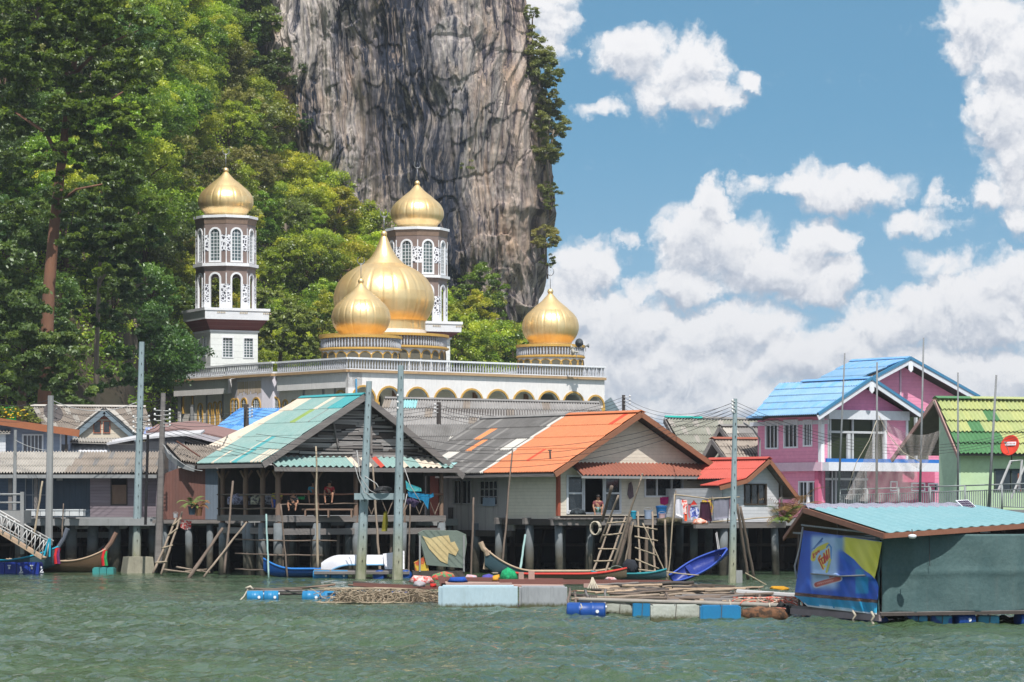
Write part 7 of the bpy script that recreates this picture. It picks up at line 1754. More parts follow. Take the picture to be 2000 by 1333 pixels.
lump('cloth_heap', 'orange and white cloth heap under the maroon trousers', [(1350, 1024), (1356, 1015), (1368, 1012), (1381, 1018), (1383, 1024)], 142, (225, 110, 70), 'cloth heap', .3, (225, 215, 205), seed=5)
mb = MB()
for k in range(7): mb.tube([P(1165 + 9 * math.cos(t) - k * .6, 1032 + 13 * math.sin(t), 142 - k * .07) for t in [i * .45 for i in range(15)]], .028, 5)
single('rope_coil', 'coil of thick pale rope hanging at the left end of the landing', 'rope', mb, mat('pale_rope', (.50, .45, .36), (.36, .32, .26), 4), smooth=True)
# -- potted plants, baskets, crates at the left
def plant(label, px, py, Y, n, L, col, potcol=(60, 80, 95), pot=True, name='potted_palm', seed=0, lean=0):
 T = Thing(name, label, 'plant', P(px, py, Y)); b = P(px, py, Y); r_ = random.Random(seed); mb = MB()
 if pot: m2 = MB(); m2.lathe([(.14, 0), (.20, .4), (.23, .42), (.18, .42)], b, 14); T.part('pot', m2, sm(f'pot{potcol}', *potcol))
 for i in range(n):
  a = r_.uniform(0, 6.28); l = L * r_.uniform(.6, 1.1); up = r_.uniform(.5, 1.1); prev = None
  pts = [b + Vector((math.cos(a) * l * t * .55 + lean * t, math.sin(a) * l * t * .5, (.4 if pot else 0) + l * (up * t - .55 * t * t))) for t in [j / 6 for j in range(7)]]
  mb.tube(pts, [.015, .015, .013, .012, .01, .008, .004], 4)
  for p, q in zip(pts[1:], pts[2:]):
   d = (q - p).normalized(); s = d.cross(Vector((0, 0, 1))).normalized()
   for k in range(3):
    c = p.lerp(q, k / 3)
    for sg in (-1, 1):
     e = c + s * sg * l * .17 + d * l * .10 - Vector((0, 0, .05)); w_ = d * .02; mb.add([c - w_, c + w_, e, e - w_ * .5], [(0, 1, 2, 3)], 0, True)
 T.part('fronds', mb, mat(f'fronds{col}', srgb(*col), srgb(*tuple(int(c * .6) for c in col)), 2)); return T
plant('green potted palm on the deck of the rusty sheet house', 375, 1006, 151, 11, 1.25, (120, 140, 75), seed=1)
plant('dry brown potted plant right of the green potted palm', 388, 1008, 151, 9, .9, (150, 110, 70), (120, 85, 60), seed=2)
plant('dry brown palm fronds between the red-roofed annex and the pink house', 1540, 1022, 153, 22, 3.2, (165, 130, 80), pot=False, name='dry_palm', seed=3)
plant('green leafy plant against the wall of the red-roofed annex', 1526, 1022, 151.5, 10, 1.9, (105, 130, 50), pot=False, name='leafy_plant', seed=4)
cloth('cloth', 'red and white patterned cloth hanging under the deck by the potted palm', [(350, 1016), (374, 1018), (373, 1033), (362, 1036), (352, 1030)], 151.5, (205, 60, 60), .05, col2=(225, 205, 200), seed=21, cat='cloth')
bucket('bucket', 'small white bucket at the top of the crooked ladder', 343, 1012, 151.5, .12, .22, (190, 190, 195))
crate = None
for i in range(11):
 if crate is None:
  crate = Thing('fish_crate', '', 'crate', (0, 0, 0)); mb = MB(); mb.box(-.42, .42, -.25, .25, 0, .38); 
  crate.part('body', mb, mat('pale_foam', (.62, .64, .66), (.5, .52, .54), 2)); mb = MB(); mb.box(-.45, .45, -.28, .28, .385, .47); crate.part('lid', mb, MATS['pale_foam']); o = crate.o
 else: o = copy_tree(crate.o)
 o.location = P(62 + i * 9.4, 1008, 157.4 + (i % 3) * .3); o.rotation_euler = (0, 0, rng.uniform(-.12, .12)); o.scale = (.55, 1, .72)
 o['label'] = 'white foam crate in the low row on the deck by the dark doorway'; o['group'] = 'white foam crates in a row on the left deck'
# yellow flowers and green sheet over the left roof, satellite dishes
T = Thing('flower_bush', 'bush with small yellow flowers in front of the green sheet at the upper left roof', 'plant', P(35, 822, 178)); g = np.random.default_rng(3)
C = [P(x, y, 178) for x, y in ((12, 806), (22, 812), (32, 806), (26, 800), (40, 814), (50, 818), (8, 814))]
me = leaf_cloud('leaves', C, [.35] * 7, [.5] * 7, 60, .08, LEAF, 5, .8, T.loc); o = bpy.data.objects.new('leaves', me); COL.objects.link(o); o.parent = T.o
mb = MB(); 
for k in range(26): p = P(rng.uniform(6, 56), rng.uniform(800, 818), 177.5); mb.lathe([(.001, 0), (.07, .04), (.001, .08)], p, 6)
T.part('blossoms', mb, sm('yellow_blossom', 235, 200, 40))
T = Thing('flower_bush', 'thin bush behind the old grey pole on the brown fascia roof', 'plant', P(60, 826, 178)); C = [P(x, y, 178) for x, y in ((55, 800), (60, 812), (66, 822), (52, 820), (74, 824))]
me = leaf_cloud('leaves', C, [.3] * 5, [.5] * 5, 50, .08, LEAFY, 6, .9, T.loc); o = bpy.data.objects.new('leaves', me); COL.objects.link(o); o.parent = T.o
mb = MB(); mb.slab([P(10, 796, 179), P(29, 794, 179), P(32, 822, 179.3), P(14, 822, 179.3)], .03); single('green_sheet', 'bright green plastic sheet standing behind the yellow flowers', 'sheet', mb, sm('bright_green', 20, 165, 85))
def dish(label, px, py, Y, r, ax, m, stand, lm=None):
 T = Thing('satellite_dish', label, 'satellite dish', P(px, py, Y) - Vector((0, 0, r + .3))); c = P(px, py, Y); d = Vector(ax).normalized(); x = d.orthogonal().normalized(); y = d.cross(x); mb = MB(); n = 28; vs = []
 prof = [(0, -.22), (.35, -.19), (.65, -.12), (.9, -.03), (1, .0), (1.0, -.03), (.62, -.16), (0, -.26)]
 for q, h in prof:
  for j in range(n): t = 2 * math.pi * j / n; vs.append(c + x * math.cos(t) * r * q + y * math.sin(t) * r * q + d * h * r)
 mb.add(vs, [(i*n+j, i*n+(j+1)%n, (i+1)*n+(j+1)%n, (i+1)*n+j) for i in range(len(prof)-1) for j in range(n)], 0, True); T.part('reflector', mb, m, smooth=True)
 mb = MB(); f = c + d * r * .8; mb.tube([c - Vector((0, 0, r * .9)), f], .018, 5); mb.bar(f - d * .08, f + d * .05, .08); T.part('feed_arm', mb, GREYC)
 mb = MB(); mb.tube([c - d * r * .25, c - d * r * .4 - Vector((0, 0, r * .5)), c - d * r * .3 - Vector((0, 0, r + .35))], .035, 6); T.part('mast', mb, WOODD); return T, c, d
TD, dc, dd = dish('orange-red oval satellite dish with a white label on the green roof', 1972, 870, 148.6, .52, (-.62, -.72, .28), sm('dish_red', 225, 70, 50, .4), True)
mb = MB(); rt = Vector((dd.y, -dd.x, 0)).normalized() * -1; upv = rt.cross(dd); upv = upv if upv.z > 0 else -upv
c = dc + upv * .10 + dd * .0; q = [c - rt * .3 + upv * .09, c + rt * .3 + upv * .09, c + rt * .3 - upv * .09, c - rt * .3 - upv * .09]
mb.add([p - dd * .055 for p in q] + [p - dd * .075 for p in q], [(0,1,2,3),(7,6,5,4),(0,4,5,1),(1,5,6,2),(2,6,7,3),(3,7,4,0)], 0, True); lb = TD.part('label_plate', mb, WHITEC)
mb = MB()
for i in range(7): p0 = c - rt * (.24 - i * .078) - dd * .05; mb.bar(p0 - upv * .04, p0 + upv * .04, .035, .008, up=dd)
TD.part('lettering', mb, sm('label_red', 190, 60, 60), lb)
dish('dark mesh satellite dish behind the old grey pole on the tan roof', 104, 806, 186, .62, (.5, -.75, .45), mat('dish_mesh', (.10, .09, .09), (.07, .06, .06), 4), True)
# antenna and small vent on the roofs
mb = MB(); mb.tube([P(1075, 897, 147.5), P(1074, 880, 147.5)], .05, 6); mb.bar(P(1070, 880, 147.5), P(1078, 880, 147.5), .05); single('roof_vent', 'small dark bent vent pipe on the orange roof slope', 'vent', mb, WOODD)
# -- railing walkway at the right
def walkway():
 Y = 141; T = Thing('walkway_railing', 'long grey metal railing with close bars along the walkway below the pink house', 'railing', P(1820, 985, Y))
 GM = mat('grey_galvanised', (.27, .30, .31), (.18, .2, .21), 1.5, rough=.5, bump=.1)
 def yt(x): return 957 + (x - 1640) * (-.033)
 def Yat(x): return Y - (x - 1640) / 400 * 6
 xs = [1640, 1694, 1755, 1817, 1885, 1957, 2035, 2110]
 for a, b in zip(xs, xs[1:]):
  mb = MB(); pa = P(a, yt(a), Yat(a)); pb = P(b, yt(b), Yat(b)); mb.tube([pa, pb], .035, 6)
  za, zb_ = P(a, yt(a) + 11, Yat(a)), P(b, yt(b) + 10, Yat(b)); mb.tube([za, zb_], .025, 6); ba, bb = P(a, 990, Yat(a)), P(b, 990 + (b-1640)*.008, Yat(b)); mb.tube([ba, bb], .025, 6); T.part('rail', mb, GM, smooth=True)
  mb = MB(); n = int((b - a) / 4.2)
  for i in range(1, n): t = i / n; mb.tube([za.lerp(zb_, t), ba.lerp(bb, t)], .024, 4, cap=False)
  T.part('bars', mb, GM)
 for a in xs: mb = MB(); mb.tube([P(a, 1000, Yat(a)), P(a, yt(a), Yat(a))], .05, 7); T.part('post', mb, GM, smooth=True)
 mb = MB(); a, b = P(1636, 993, Y), P(2110, 997, Yat(2110)); mb.slab([a, b, b + Vector((0, 5, 0)), a + Vector((0, 5, 0))], .5)
 single('walkway', None, None, mb, GREYC, kind='structure')
 T2 = Thing('walkway_piling', 'grey concrete piles carrying the walkway behind the floating shed', 'piling', P(1800, 1100, 140)); piles(T2, [(Xp(x, Y - 1), Y + .8 - (x - 1640) / 400 * 6) for x in (1648, 1700, 1770, 1840, 1910, 1990)], .22, 3.0)
 T3 = Thing('pipe_frame', 'white slanting pipe frame beside the dark window of the green house', 'frame', P(1980, 960, 139)); mb = MB(); mb.tube([P(1950, 958, 139), P(1974, 901, 139), P(1996, 899, 139), P(1990, 960, 139)], .06, 6); mb.tube([P(1974, 975, 138.5), P(2004, 905, 138.5)], .05, 6); T3.part('pipes', mb, mat('white_pipe', (.55, .55, .55), (.4, .4, .4), 2))
 mb = MB(); mb.box(Xp(1989, 139), Xp(1995, 139), 139.1, 139.2, Zp(960, 139), Zp(925, 139)); T3.part('rust_post', mb, mat('rust_red_cap', (.34, .12, .08)))
walkway()
# fishing net hung between the thin poles
def net():
 m = bpy.data.materials.new('fishing_net'); m.use_nodes = True; t = NT(m.node_tree); m.node_tree.nodes.clear()
 tc = t.node('ShaderNodeTexCoord'); n = t.noise(tc.outputs['Object'], .9, 4, .6); f = t.noise(tc.outputs['Object'], 26, 2, .5)
 a = t.math('MULTIPLY', t.maprange(n, .3, .7, .12, .40), t.maprange(f, .35, .6, .4, 1.2), clamp=True)
 d = t.node('ShaderNodeBsdfDiffuse'); d.inputs[0].default_value = (.55, .50, .48, 1); tr = t.node('ShaderNodeBsdfTransparent'); mx = t.node('ShaderNodeMixShader'); t.l.new(a, mx.inputs[0]); t.l.new(tr.outputs[0], mx.inputs[1]); t.l.new(d.outputs[0], mx.inputs[2])
 o = t.node('ShaderNodeOutputMaterial'); t.l.new(mx.outputs[0], o.inputs[0])
 def sheet(rows, label, Y):
  nu = 24; V = []
  for (x0, y0), (x1, y1), sag in rows:
   for i in range(nu):
    s = i / (nu - 1); V.append(P(x0 + (x1 - x0) * s, y0 + (y1 - y0) * s + sag * 4 * s * (1 - s), Y + .25 * math.sin(i * 1.3 + y0 * .1)))
  me = grid_mesh('fishing_net', [tuple(v) for v in V], len(rows), nu, m, loc=tuple(V[0])); ob = bpy.data.objects.new('fishing_net', me); COL.objects.link(ob); ob.location = V[0]; ob['label'] = label; ob['category'] = 'fishing net'
 sheet([((1717, 812), (1721, 814), 0), ((1702, 860), (1752, 868), 6), ((1682, 910), (1790, 905), 14), ((1662, 950), (1792, 928), 20), ((1650, 975), (1792, 975), 6)], 'pale translucent fishing net draped from a thin pole down to the railing', 137.6)
 sheet([((1722, 815), (1840, 838), 22), ((1752, 868), (1812, 905), 6), ((1775, 905), (1800, 918), 2)], 'thin fishing net stretched between the thin poles towards the green house gable', 137.8)
 for pts, lab in (([(1716, 812), (1735, 850), (1765, 885), (1797, 902)], 'right'), ([(1712, 822), (1698, 860), (1672, 905), (1655, 960)], 'left')):
  mb = MB(); mb.tube([P(x, y, 137.5) for x, y in pts], .018, 5); single('net_rope', f'bunched pale rope edge on the {lab} side of the hanging fishing net', 'rope', mb, mat('pale_rope', (.5, .45, .36)), smooth=True)
net()
# -- floating shed with banner
BLUEB = mat('blue_drum', (.012, .07, .30), (.01, .05, .22), 2, rough=.4, bump=.05)
CYANB = mat('cyan_drum', (.02, .21, .42), (.02, .16, .36), 2, rough=.4, bump=.05)
def drum(label, px, py, Y, L, r, m, ang=0, up=False, group=None, z=None):
 T = Thing('plastic_drum', label, 'drum', Vector((Xp(px, Y), Y, (z if z is not None else .02) )), group)
 c = Vector((Xp(px, Y), Y, z if z is not None else Zp(py, Y))); d = Vector((math.cos(ang), math.sin(ang), 0)); mb = MB()
 prof = [(-.5, .8), (-.49, .93), (-.45, 1), (-.2, 1), (-.18, 1.05), (-.15, 1), (.15, 1), (.18, 1.05), (.2, 1), (.45, 1), (.49, .93), (.5, .8)]
 mb.tube([c + d * t * L for t, q in prof], [r * q for t, q in prof], 18); T.part('shell', mb, m, smooth=True)
 mb = MB(); e = c + d * L * .5; mb.tube([e + Vector((0, 0, r * .5)), e + d * .04 + Vector((0, 0, r * .5))], .05, 8); T.part('cap', mb, WHITEC); q = c + d * L * .28 - Vector((0, r * .98, -.02)); mb = MB(); mb.tube([q, q - Vector((0, .03, 0))], .055, 8); T.part('bung', mb, WHITEC); return T
def float_block(label, x0, x1, y0, y1, Y, m, depth=.6, name='foam_float', cat='float', ang=0, bev=.03, group=None):
 T = Thing(name, label, cat, Vector((Xp((x0 + x1) / 2, Y), Y, 0)), group); F = Frame(x0, Y, ang); w_ = (x1 - x0) / FPX * Y; zt = Zp(y0, Y); zb = min(-.15, Zp(y1, Y) - .2)
 bm = bmesh.new(); bmesh.ops.create_cube(bm, size=1); bmesh.ops.bevel(bm, geom=bm.edges[:], offset=.05, segments=2, affect='EDGES')
 r_ = random.Random(int(x0)); vs = [(F.o + F.U * (v.co.x + .5) * w_ + F.V * (v.co.y + .5) * depth + Vector((0, 0, zb + (v.co.z + .5) * (zt - zb)))) for v in bm.verts]; bm.verts.index_update()
 mb = MB(); mb.add(vs, [[v.index for v in f.verts] for f in bm.faces], 0, True); bm.free(); T.part('block', mb, m)
 mb = MB(); n = 0 if depth > 1 else max(1, int(w_ / .8))
 for k in range(n): u = w_ * (k + .5) / n; mb.bar(F(u, -.02, zb + .1), F(u + .04, -.02, zt + .02), .02); mb.bar(F(u, -.02, zt + .02), F(u, depth * .5, zt + .03), .02)
 if n: T.part('lashing', mb, mat('dark_rope', (.10, .09, .08))); return T
def shed():
 F = Frame(1722, 88.8, 20); S = turned(F); T = Thing('floating_shed', 'floating shed with turquoise sheet roof, brown fascia and dark green tarpaulin walls', 'shed', F(3, 3, 0))
 A, B, C, D = P(1573, 992, 92.6), P(1905, 989, 97), P(2075, 1018, 92.4), P(1730, 1042, 87.6); E, G = P(1533, 1049, 95.4), P(1880, 1035, 100)
 TQ = mat('turquoise_sheet', (.17, .35, .385), (.22, .39, .42), .9, rough=.4, bump=.1)
 mb = MB(); corr(mb, A, B, C, D, 17, 1, .022, 0, None, um=1, seg=8, under=.0); T.part('roof', mb, [TQ, WOODB])
 mb = MB(); corr(mb, B, A, E, G, 17, 1, .022, 0, None, um=1, seg=8, under=.03); T.part('roof', mb, [TQ, WOODB])
 FB = mat('brown_board', (.28, .125, .08), (.22, .095, .06), 1.2, (1, 1, 1), .55, .1)
 for p, q, h in ((A, D, .16), (D, C, .15), (A, E, .12)):
  mb = MB(); off = Vector((-.04, -.03, .0)); mb.bar(p + off - Vector((0, 0, h * .5)), q + off - Vector((0, 0, h * .5)), .05, h); T.part('fascia', mb, FB)
 mb = MB(); nu = 40; V = []
 for i in range(nu + 1):
  t = i / nu; p = A.lerp(B, t * .98); w_ = .30 + .06 * math.sin(i * 2.3)
  for k, (dv, dz) in enumerate(((.45, .07), (0, .12 + .02 * math.sin(i * 1.7)), (-w_, -.03 + .015 * math.sin(i * 1.3)))): V.append(p + F.V * dv * .6 + Vector((0, dv * .4, dz)))
 me = grid_mesh('ridge_foil', [tuple(v - T.loc) for v in V], nu + 1, 3, mat('silver_foil', (.62, .60, .70), (.4, .38, .48), 5, rough=.3, metal=.6, bump=.6)); o = bpy.data.objects.new('ridge_foil', me); COL.objects.link(o); o.parent = T.o
 TP = mat('green_tarpaulin', (.055, .105, .11), (.085, .14, .14), 1.3, (1, 1, 1), .75, .8, bscale=3.5, detail=8, stain=.5, stcol=(.12, .13, .12))
 def tarp(f, u0, u1, z0, z1, name, ph, zt=None):
  nu, nz = 90, 34; V = []
  for i in range(nu):
   u = u0 + (u1 - u0) * i / (nu - 1)
   for j in range(nz):
    t = j / (nz - 1); top = z1 if zt is None else zt(u); fold = 1.7 * .035 * math.sin(u * 5 + 2 * math.sin(u * 1.3 + ph)) * (1 - t * .3) + .05 * math.exp(-((u % 2.05) - 1) ** 2 * 40) + .03 * math.exp(-((t - .52) * 22) ** 2) + .02 * math.sin(u * 2.3 + t * 7)
    zz = z0 + (top - z0) * t + .03 * math.sin(u * 3 + ph) * (1 - t); V.append(f(u, -fold, zz) - T.loc)
  me = grid_mesh(name, [tuple(v) for v in V], nu, nz, TP); o = bpy.data.objects.new(name, me); COL.objects.link(o); o.parent = T.o; o.modifiers.new('thick', 'SOLIDIFY').thickness = .02
 tarp(F, .0, 6.4, .33, 2.62, 'front_tarpaulin', 0); tarp(S, .02, 2.2, .33, 2.62, 'side_tarpaulin', 2, lambda u: 2.58)
 mb = MB(); mb.tube([F(1.45, -.16, 2.6), F(1.47, -.17, 1.7)], .012, 5); T.part('cord', mb, CABLE)
 for u, v in ((.06, .06), (6.3, .1), (.06, 3.0), (.06, 5.7), (3, 5.7), (3.2, .1)): mb = MB(); rough_pole(mb, F(u, v, .2), F(u, v, 2.62 if v != 3 else 3.0), .045, .04, seed=int(u * 10 + v)); T.part('post', mb, BAMBD)
 mb = MB(); mb.bar(S(-.1, -.02, 2.50), S(5.9, -.02, 2.62), .06, .06); T.part('wall_rail', mb, GREYC)
 mb = MB(F); mb.box(-.1, 6.6, -.1, 5.9, .30, .38); T.part('deck', mb, WOODG)
 mb = MB(S); mb.box(-.1, 5.9, -.14, -.06, .12, .30); mb2 = MB(F); T.part('side_plank', mb, mat('purple_plank', (.30, .25, .26), (.2, .16, .17), 2)); mb2.box(-.1, 6.6, -.14, -.06, .27, .36); T.part('front_plank', mb2, WOODD)
 mb = MB(F); mb.box(.2, 6.3, 5.6, 5.7, .38, 2.5); mb.box(6.2, 6.3, .1, 5.6, .38, 2.6); T.part('rear_wall', mb, DARK)
 for i, (x0, x1, m) in enumerate([(1772, 1812, 0), (1818, 1860, 0), (1863, 1901, 1), (1911, 1952, 0), (1985, 2024, 1)]):
  xm = (x0 + x1) / 2; u = F.at(xm, 1214, .1)[0]; q = F(u, .15, 0)
  if m == 0: float_block(f'blue and cyan cube float {["first from the left", "second from the left", "", "right of the two blue drums"][i]} under the green tarpaulin wall', x0, x1, 1203, 1222, q.y, [mat('two_tone_float', (.012, .08, .33), (.05, .33, .50), .8, sharp=.02, rough=.4)][0], .6, 'cube_float', 'float')
  else: drum(f'blue drum {"between the cube floats" if i == 2 else "at the far right"} under the green tarpaulin wall', xm, 1213, q.y + .1, (x1 - x0) / FPX * q.y, .27, BLUEB, R(20), z=.10)
 for k in range(3): q = S(1.0 + k * 1.8, .25, 0); drum(f'dark blue drum {["nearest the corner", "in the middle", "at the far end"][k]} under the banner side of the shed', CX + q.x / q.y * FPX, 0, q.y, 1.1, .25, BLUEB, R(110), z=.02)
 L = Thing('eave_lamp', 'white oval lamp hanging under the brown fascia of the floating shed', 'lamp', P(1782, 1048, 87.9)); mb = MB(); c = P(1782, 1048, 87.9); mb.lathe([(.001, -.07), (.08, -.06), (.12, -.01), (.11, .04), (.03, .06)], c, 14); L.part('shade', mb, WHITEC, smooth=True); mb = MB(); mb.tube([c + Vector((0, 0, .05)), c + Vector((0, .1, .2))], .015, 5); L.part('stem', mb, WOODD)
 c = P(1885, 985, 96.2); fr = Frame(0, 1, 0, o=(c.x, c.y, c.z)); SP = Thing('solar_panel', 'small white-framed solar panel propped on the right end of the turquoise roof', 'solar panel', c)
 q = [c + Vector((-.30, .0, .12)), c + Vector((.10, .1, .14)), c + Vector((.42, -.1, -.16)), c + Vector((.0, -.2, -.18))]; mb = MB(); mb.slab(q, .03); SP.part('frame', mb, WHITEC)
 m0 = sum(q, Vector()) / 4; nrm = (q[1]-q[0]).cross(q[3]-q[0]).normalized(); nrm = nrm if nrm.z > 0 else -nrm; mb = MB()
 def bl(s, t): return q[0].lerp(q[1], s).lerp(q[3].lerp(q[2], s), t) + nrm * .006
 for i in range(6):
  for j in range(4): mb.add([bl(.06 + i * .15, .06 + j * .225), bl(.19 + i * .15, .06 + j * .225), bl(.19 + i * .15, .265 + j * .225), bl(.06 + i * .15, .265 + j * .225)], [(0, 1, 2, 3)], 0, True)
 SP.part('cells', mb, mat('solar_cell', (.06, .04, .08), rough=.2)); mb = MB(); mb.bar(m0 - nrm * .03, m0 - nrm * .03 - Vector((0, 0, .25)), .04); mb.bar(q[2] - Vector((0, 0, .01)), q[2] - Vector((0, -.1, .2)), .03); SP.part('prop', mb, GREYC)
 ni, nj = 230, 210; s, t = np.meshgrid(np.linspace(0, 1, ni), np.linspace(0, 1, nj), indexing='ij')
 lx = np.interp(t, [0, .5, 1], [1570, 1561, 1552]); rx = np.interp(t, [0, .35, .50, .55, .62, 1], [1723, 1714, 1708.5, 1713, 1716, 1712])
 ty = 1036 + s * 22; by = np.interp(s, [0, .06, .16, .3, 1], [1165, 1171, 1185, 1188, 1201]); px = lx + (rx - lx) * s; py = ty + (by - ty) * t
 zx = (px - 1540) * 6.665; zy = (py - 1020) * 6.665
 col = np.empty(px.shape + (3,)); sf = lambda v, a, b: np.clip((v - a) / (b - a), 0, 1) ** 2 * (3 - 2 * np.clip((v - a) / (b - a), 0, 1))
 nz = fbm(zx * .012, zy * .012, 4, seed=5)
 L_ = lambda *c: np.array(srgb(*c)); mixc = lambda a, c: col.__setitem__(slice(None), col * (1 - a[..., None]) + np.array(c) * a[..., None])
 col[:] = L_(38, 84, 188); mixc(sf(nz, .3, .75) * .6, L_(35, 95, 190)); mixc(sf(zx, 300, 100) * .35, L_(20, 80, 180)); mixc(sf(zy, 220, 120) * .6, L_(40, 60, 150))
 mixc(sf(zx, 270, 340) * sf(zx, 690, 590) * sf(zy, 140, 230) * sf(zy, 920, 800) * .9, L_(170, 198, 228)); mixc(sf(zx, 560, 640) * sf(zx, 800, 700) * sf(zy, 190, 220) * sf(zy, 420, 330) * .8, L_(130, 170, 190))
 curve = np.interp(zx, [640, 720, 860, 960, 1060, 1130], [330, 380, 490, 600, 680, 740]); up_ = 190 + (zx - 720) * .14
 mixc(sf(curve - zy, -4, 4) * sf(zx, 690, 760) * sf(zy, up_ - 6, up_ + 6), L_(212, 206, 80)); mixc(sf(np.abs(zy - curve - 60), 60, 20) * sf(zx, 640, 700) * .5, L_(40, 110, 190))
 mixc(sf(np.abs(zx - 960), 95, 70) * sf(np.abs(zy - 820), 130, 90) * .8, L_(20, 150, 195)); mixc(sf(np.abs(zx - 930), 70, 40) * sf(np.abs(zy - 655), 45, 30), L_(30, 130, 175))
 band = 915 + (zx - 90) * .09; mixc(sf(zy, band - 3, band + 3), L_(75, 48, 42)); mixc(sf(fbm(zx * .02, zy * .12, 3, seed=8), .5, .6) * (np.abs(zy - band - 22) < 20), L_(125, 95, 80)); mixc(sf(zy, band + 42, band + 48), L_(18, 135, 180)); mixc(sf(zy, band + 48, band + 200) * sf(nz, .45, .7) * .6, L_(60, 170, 200))
 def seg(pts, wd, c):
  d = np.full(px.shape, 1e9)
  for (x0, y0), (x1, y1) in zip(pts, pts[1:]):
   L2 = (x1-x0)**2 + (y1-y0)**2 + 1e-9; h = np.clip(((zx-x0)*(x1-x0) + (zy-y0)*(y1-y0)) / L2, 0, 1); d = np.minimum(d, np.hypot(zx - x0 - h*(x1-x0), zy - y0 - h*(y1-y0)))
  mixc(sf(d, wd + 4, wd - 3), L_(*c))
 seg([(335, 345), (445, 215)], 10, (50, 90, 150)); seg([(310, 360), (345, 330), (440, 250)], 7, (90, 130, 190))
 seg([(325, 480), (335, 410), (400, 350), (510, 300)], 32, (215, 200, 80)); seg([(500, 330), (530, 290), (560, 330), (555, 480), (520, 640)], 9, (60, 130, 200)); seg([(545, 490), (500, 650)], 16, (190, 190, 90))
 for p in ([(322, 415), (328, 470)], [(322, 415), (342, 412), (330, 438), (348, 455), (328, 470)], [(355, 400), (362, 430), (375, 420), (368, 395), (355, 400)], [(385, 405), (382, 375), (392, 390), (402, 365), (406, 395)]): seg(p, 5, (190, 60, 60))
 for p in ([(415, 440), (395, 480), (455, 610)], [(400, 500), (440, 470)], [(430, 480), (450, 545), (485, 520), (470, 450), (430, 480)], [(470, 520), (465, 410), (505, 500), (498, 375)], [(510, 430), (520, 480)], [(525, 355), (535, 460)], [(440, 560), (475, 580)]): seg(p, 15, (225, 205, 90))
 for p in ([(415, 440), (395, 480), (455, 610)], [(400, 500), (440, 470)], [(430, 480), (450, 545), (485, 520), (470, 450), (430, 480)], [(470, 520), (465, 410), (505, 500), (498, 375)], [(510, 430), (520, 480)], [(525, 355), (535, 460)]): seg(p, 8, (190, 55, 60))
 seg([(365, 820), (665, 735)], 40, (200, 200, 215)); seg([(370, 815), (655, 735)], 31, (190, 95, 85)); seg([(650, 725), (600, 700), (540, 715)], 9, (190, 80, 70))
 for k in range(9): seg([(380 + k * 24, 800 - k * 6), (386 + k * 24, 815 - k * 6), (396 + k * 24, 795 - k * 6)], 3, (225, 160, 150))
 for k in range(20):
  if k == 8: continue
  x = 412 + k * 22; seg([(x, 1082 + k * 2.5), (x + 2, 1104 + k * 2.5), (x + 11, 1106 + k * 2.5), (x + 12, 1088 + k * 2.5)], 3.5, (190, 215, 225))
 mixc(sf(t, .975, .985) * (s > .12), L_(200, 205, 210))
 V = np.zeros(px.shape + (3,)); n_ = S.V; o_ = S.o; cz = np.array([0, 0, CAMZ])
 D_ = np.stack([(px - CX) / FPX, np.ones_like(px), (HY - py) / FPX], -1); off = -.16
 nv = np.array(n_); num = (np.array(o_) - cz) @ nv + off; fold = .04 * np.sin(zx * .018 + zy * .004) + .06 * np.exp(-((zy - 690 - (zx - 600) * .05) / 40) ** 2) * sf(zx, 250, 400) + .03 * np.sin(zx * .045 - zy * .02) * s
 tt = (num - fold) / (D_ @ nv); V = cz + D_ * tt[..., None]
 Bn = Thing('banner', 'blue and yellow printed advertising banner hung on the left side of the floating shed', 'banner', tuple(V[0, 0]))
 m = bpy.data.materials.new('printed_cloth'); m.use_nodes = True; b = m.node_tree.nodes['Principled BSDF']; at = m.node_tree.nodes.new('ShaderNodeAttribute'); at.attribute_name = 'print'; m.node_tree.links.new(at.outputs['Color'], b.inputs['Base Color']); b.inputs['Roughness'].default_value = .6
 me = grid_mesh('print', V.reshape(-1, 3), ni, nj, m, loc=tuple(V[0, 0])); ca = me.color_attributes.new('print', 'FLOAT_COLOR', 'POINT'); ca.data.foreach_set('color', np.concatenate([col, np.ones(px.shape + (1,))], -1).astype(np.float32).ravel())
 o = bpy.data.objects.new('print', me); COL.objects.link(o); o.parent = Bn.o; o.modifiers.new('thick', 'SOLIDIFY').thickness = .01
 mb = MB(); q = lambda x, y: Vector(S(*[S.at(x, y, -.27)[0], -.27, S.at(x, y, -.27)[1]])); mb.tube([q(1584, 1121), q(1640, 1126), q(1690, 1124)], .025, 6); mb.tube([q(1566, 1026), q(1690, 1040)], .03, 6); Bn.part('batten', mb, GREYC)
 mb = MB(); mb.tube([q(1568, 1030), q(1562, 1070), q(1552, 1106), q(1556, 1130)], .03, 5); single('rope', 'grey rope hanging down the far edge of the banner', 'rope', mb, CABLEW, smooth=True)
 for k, (x, y) in enumerate(((1668, 1206), (1704, 1208))): mb = MB(); mb.tube([q(x - 2, y - 12), q(x + 3, y - 4), q(x - 2, y + 4), q(x + 2, y + 12)], .04, 6); single('rope_knot', f'knotted pale rope {"nearer the middle of" if k == 0 else "at the corner under"} the banner', 'rope', mb, mat('pale_rope', (.5, .45, .36)), smooth=True)
shed()
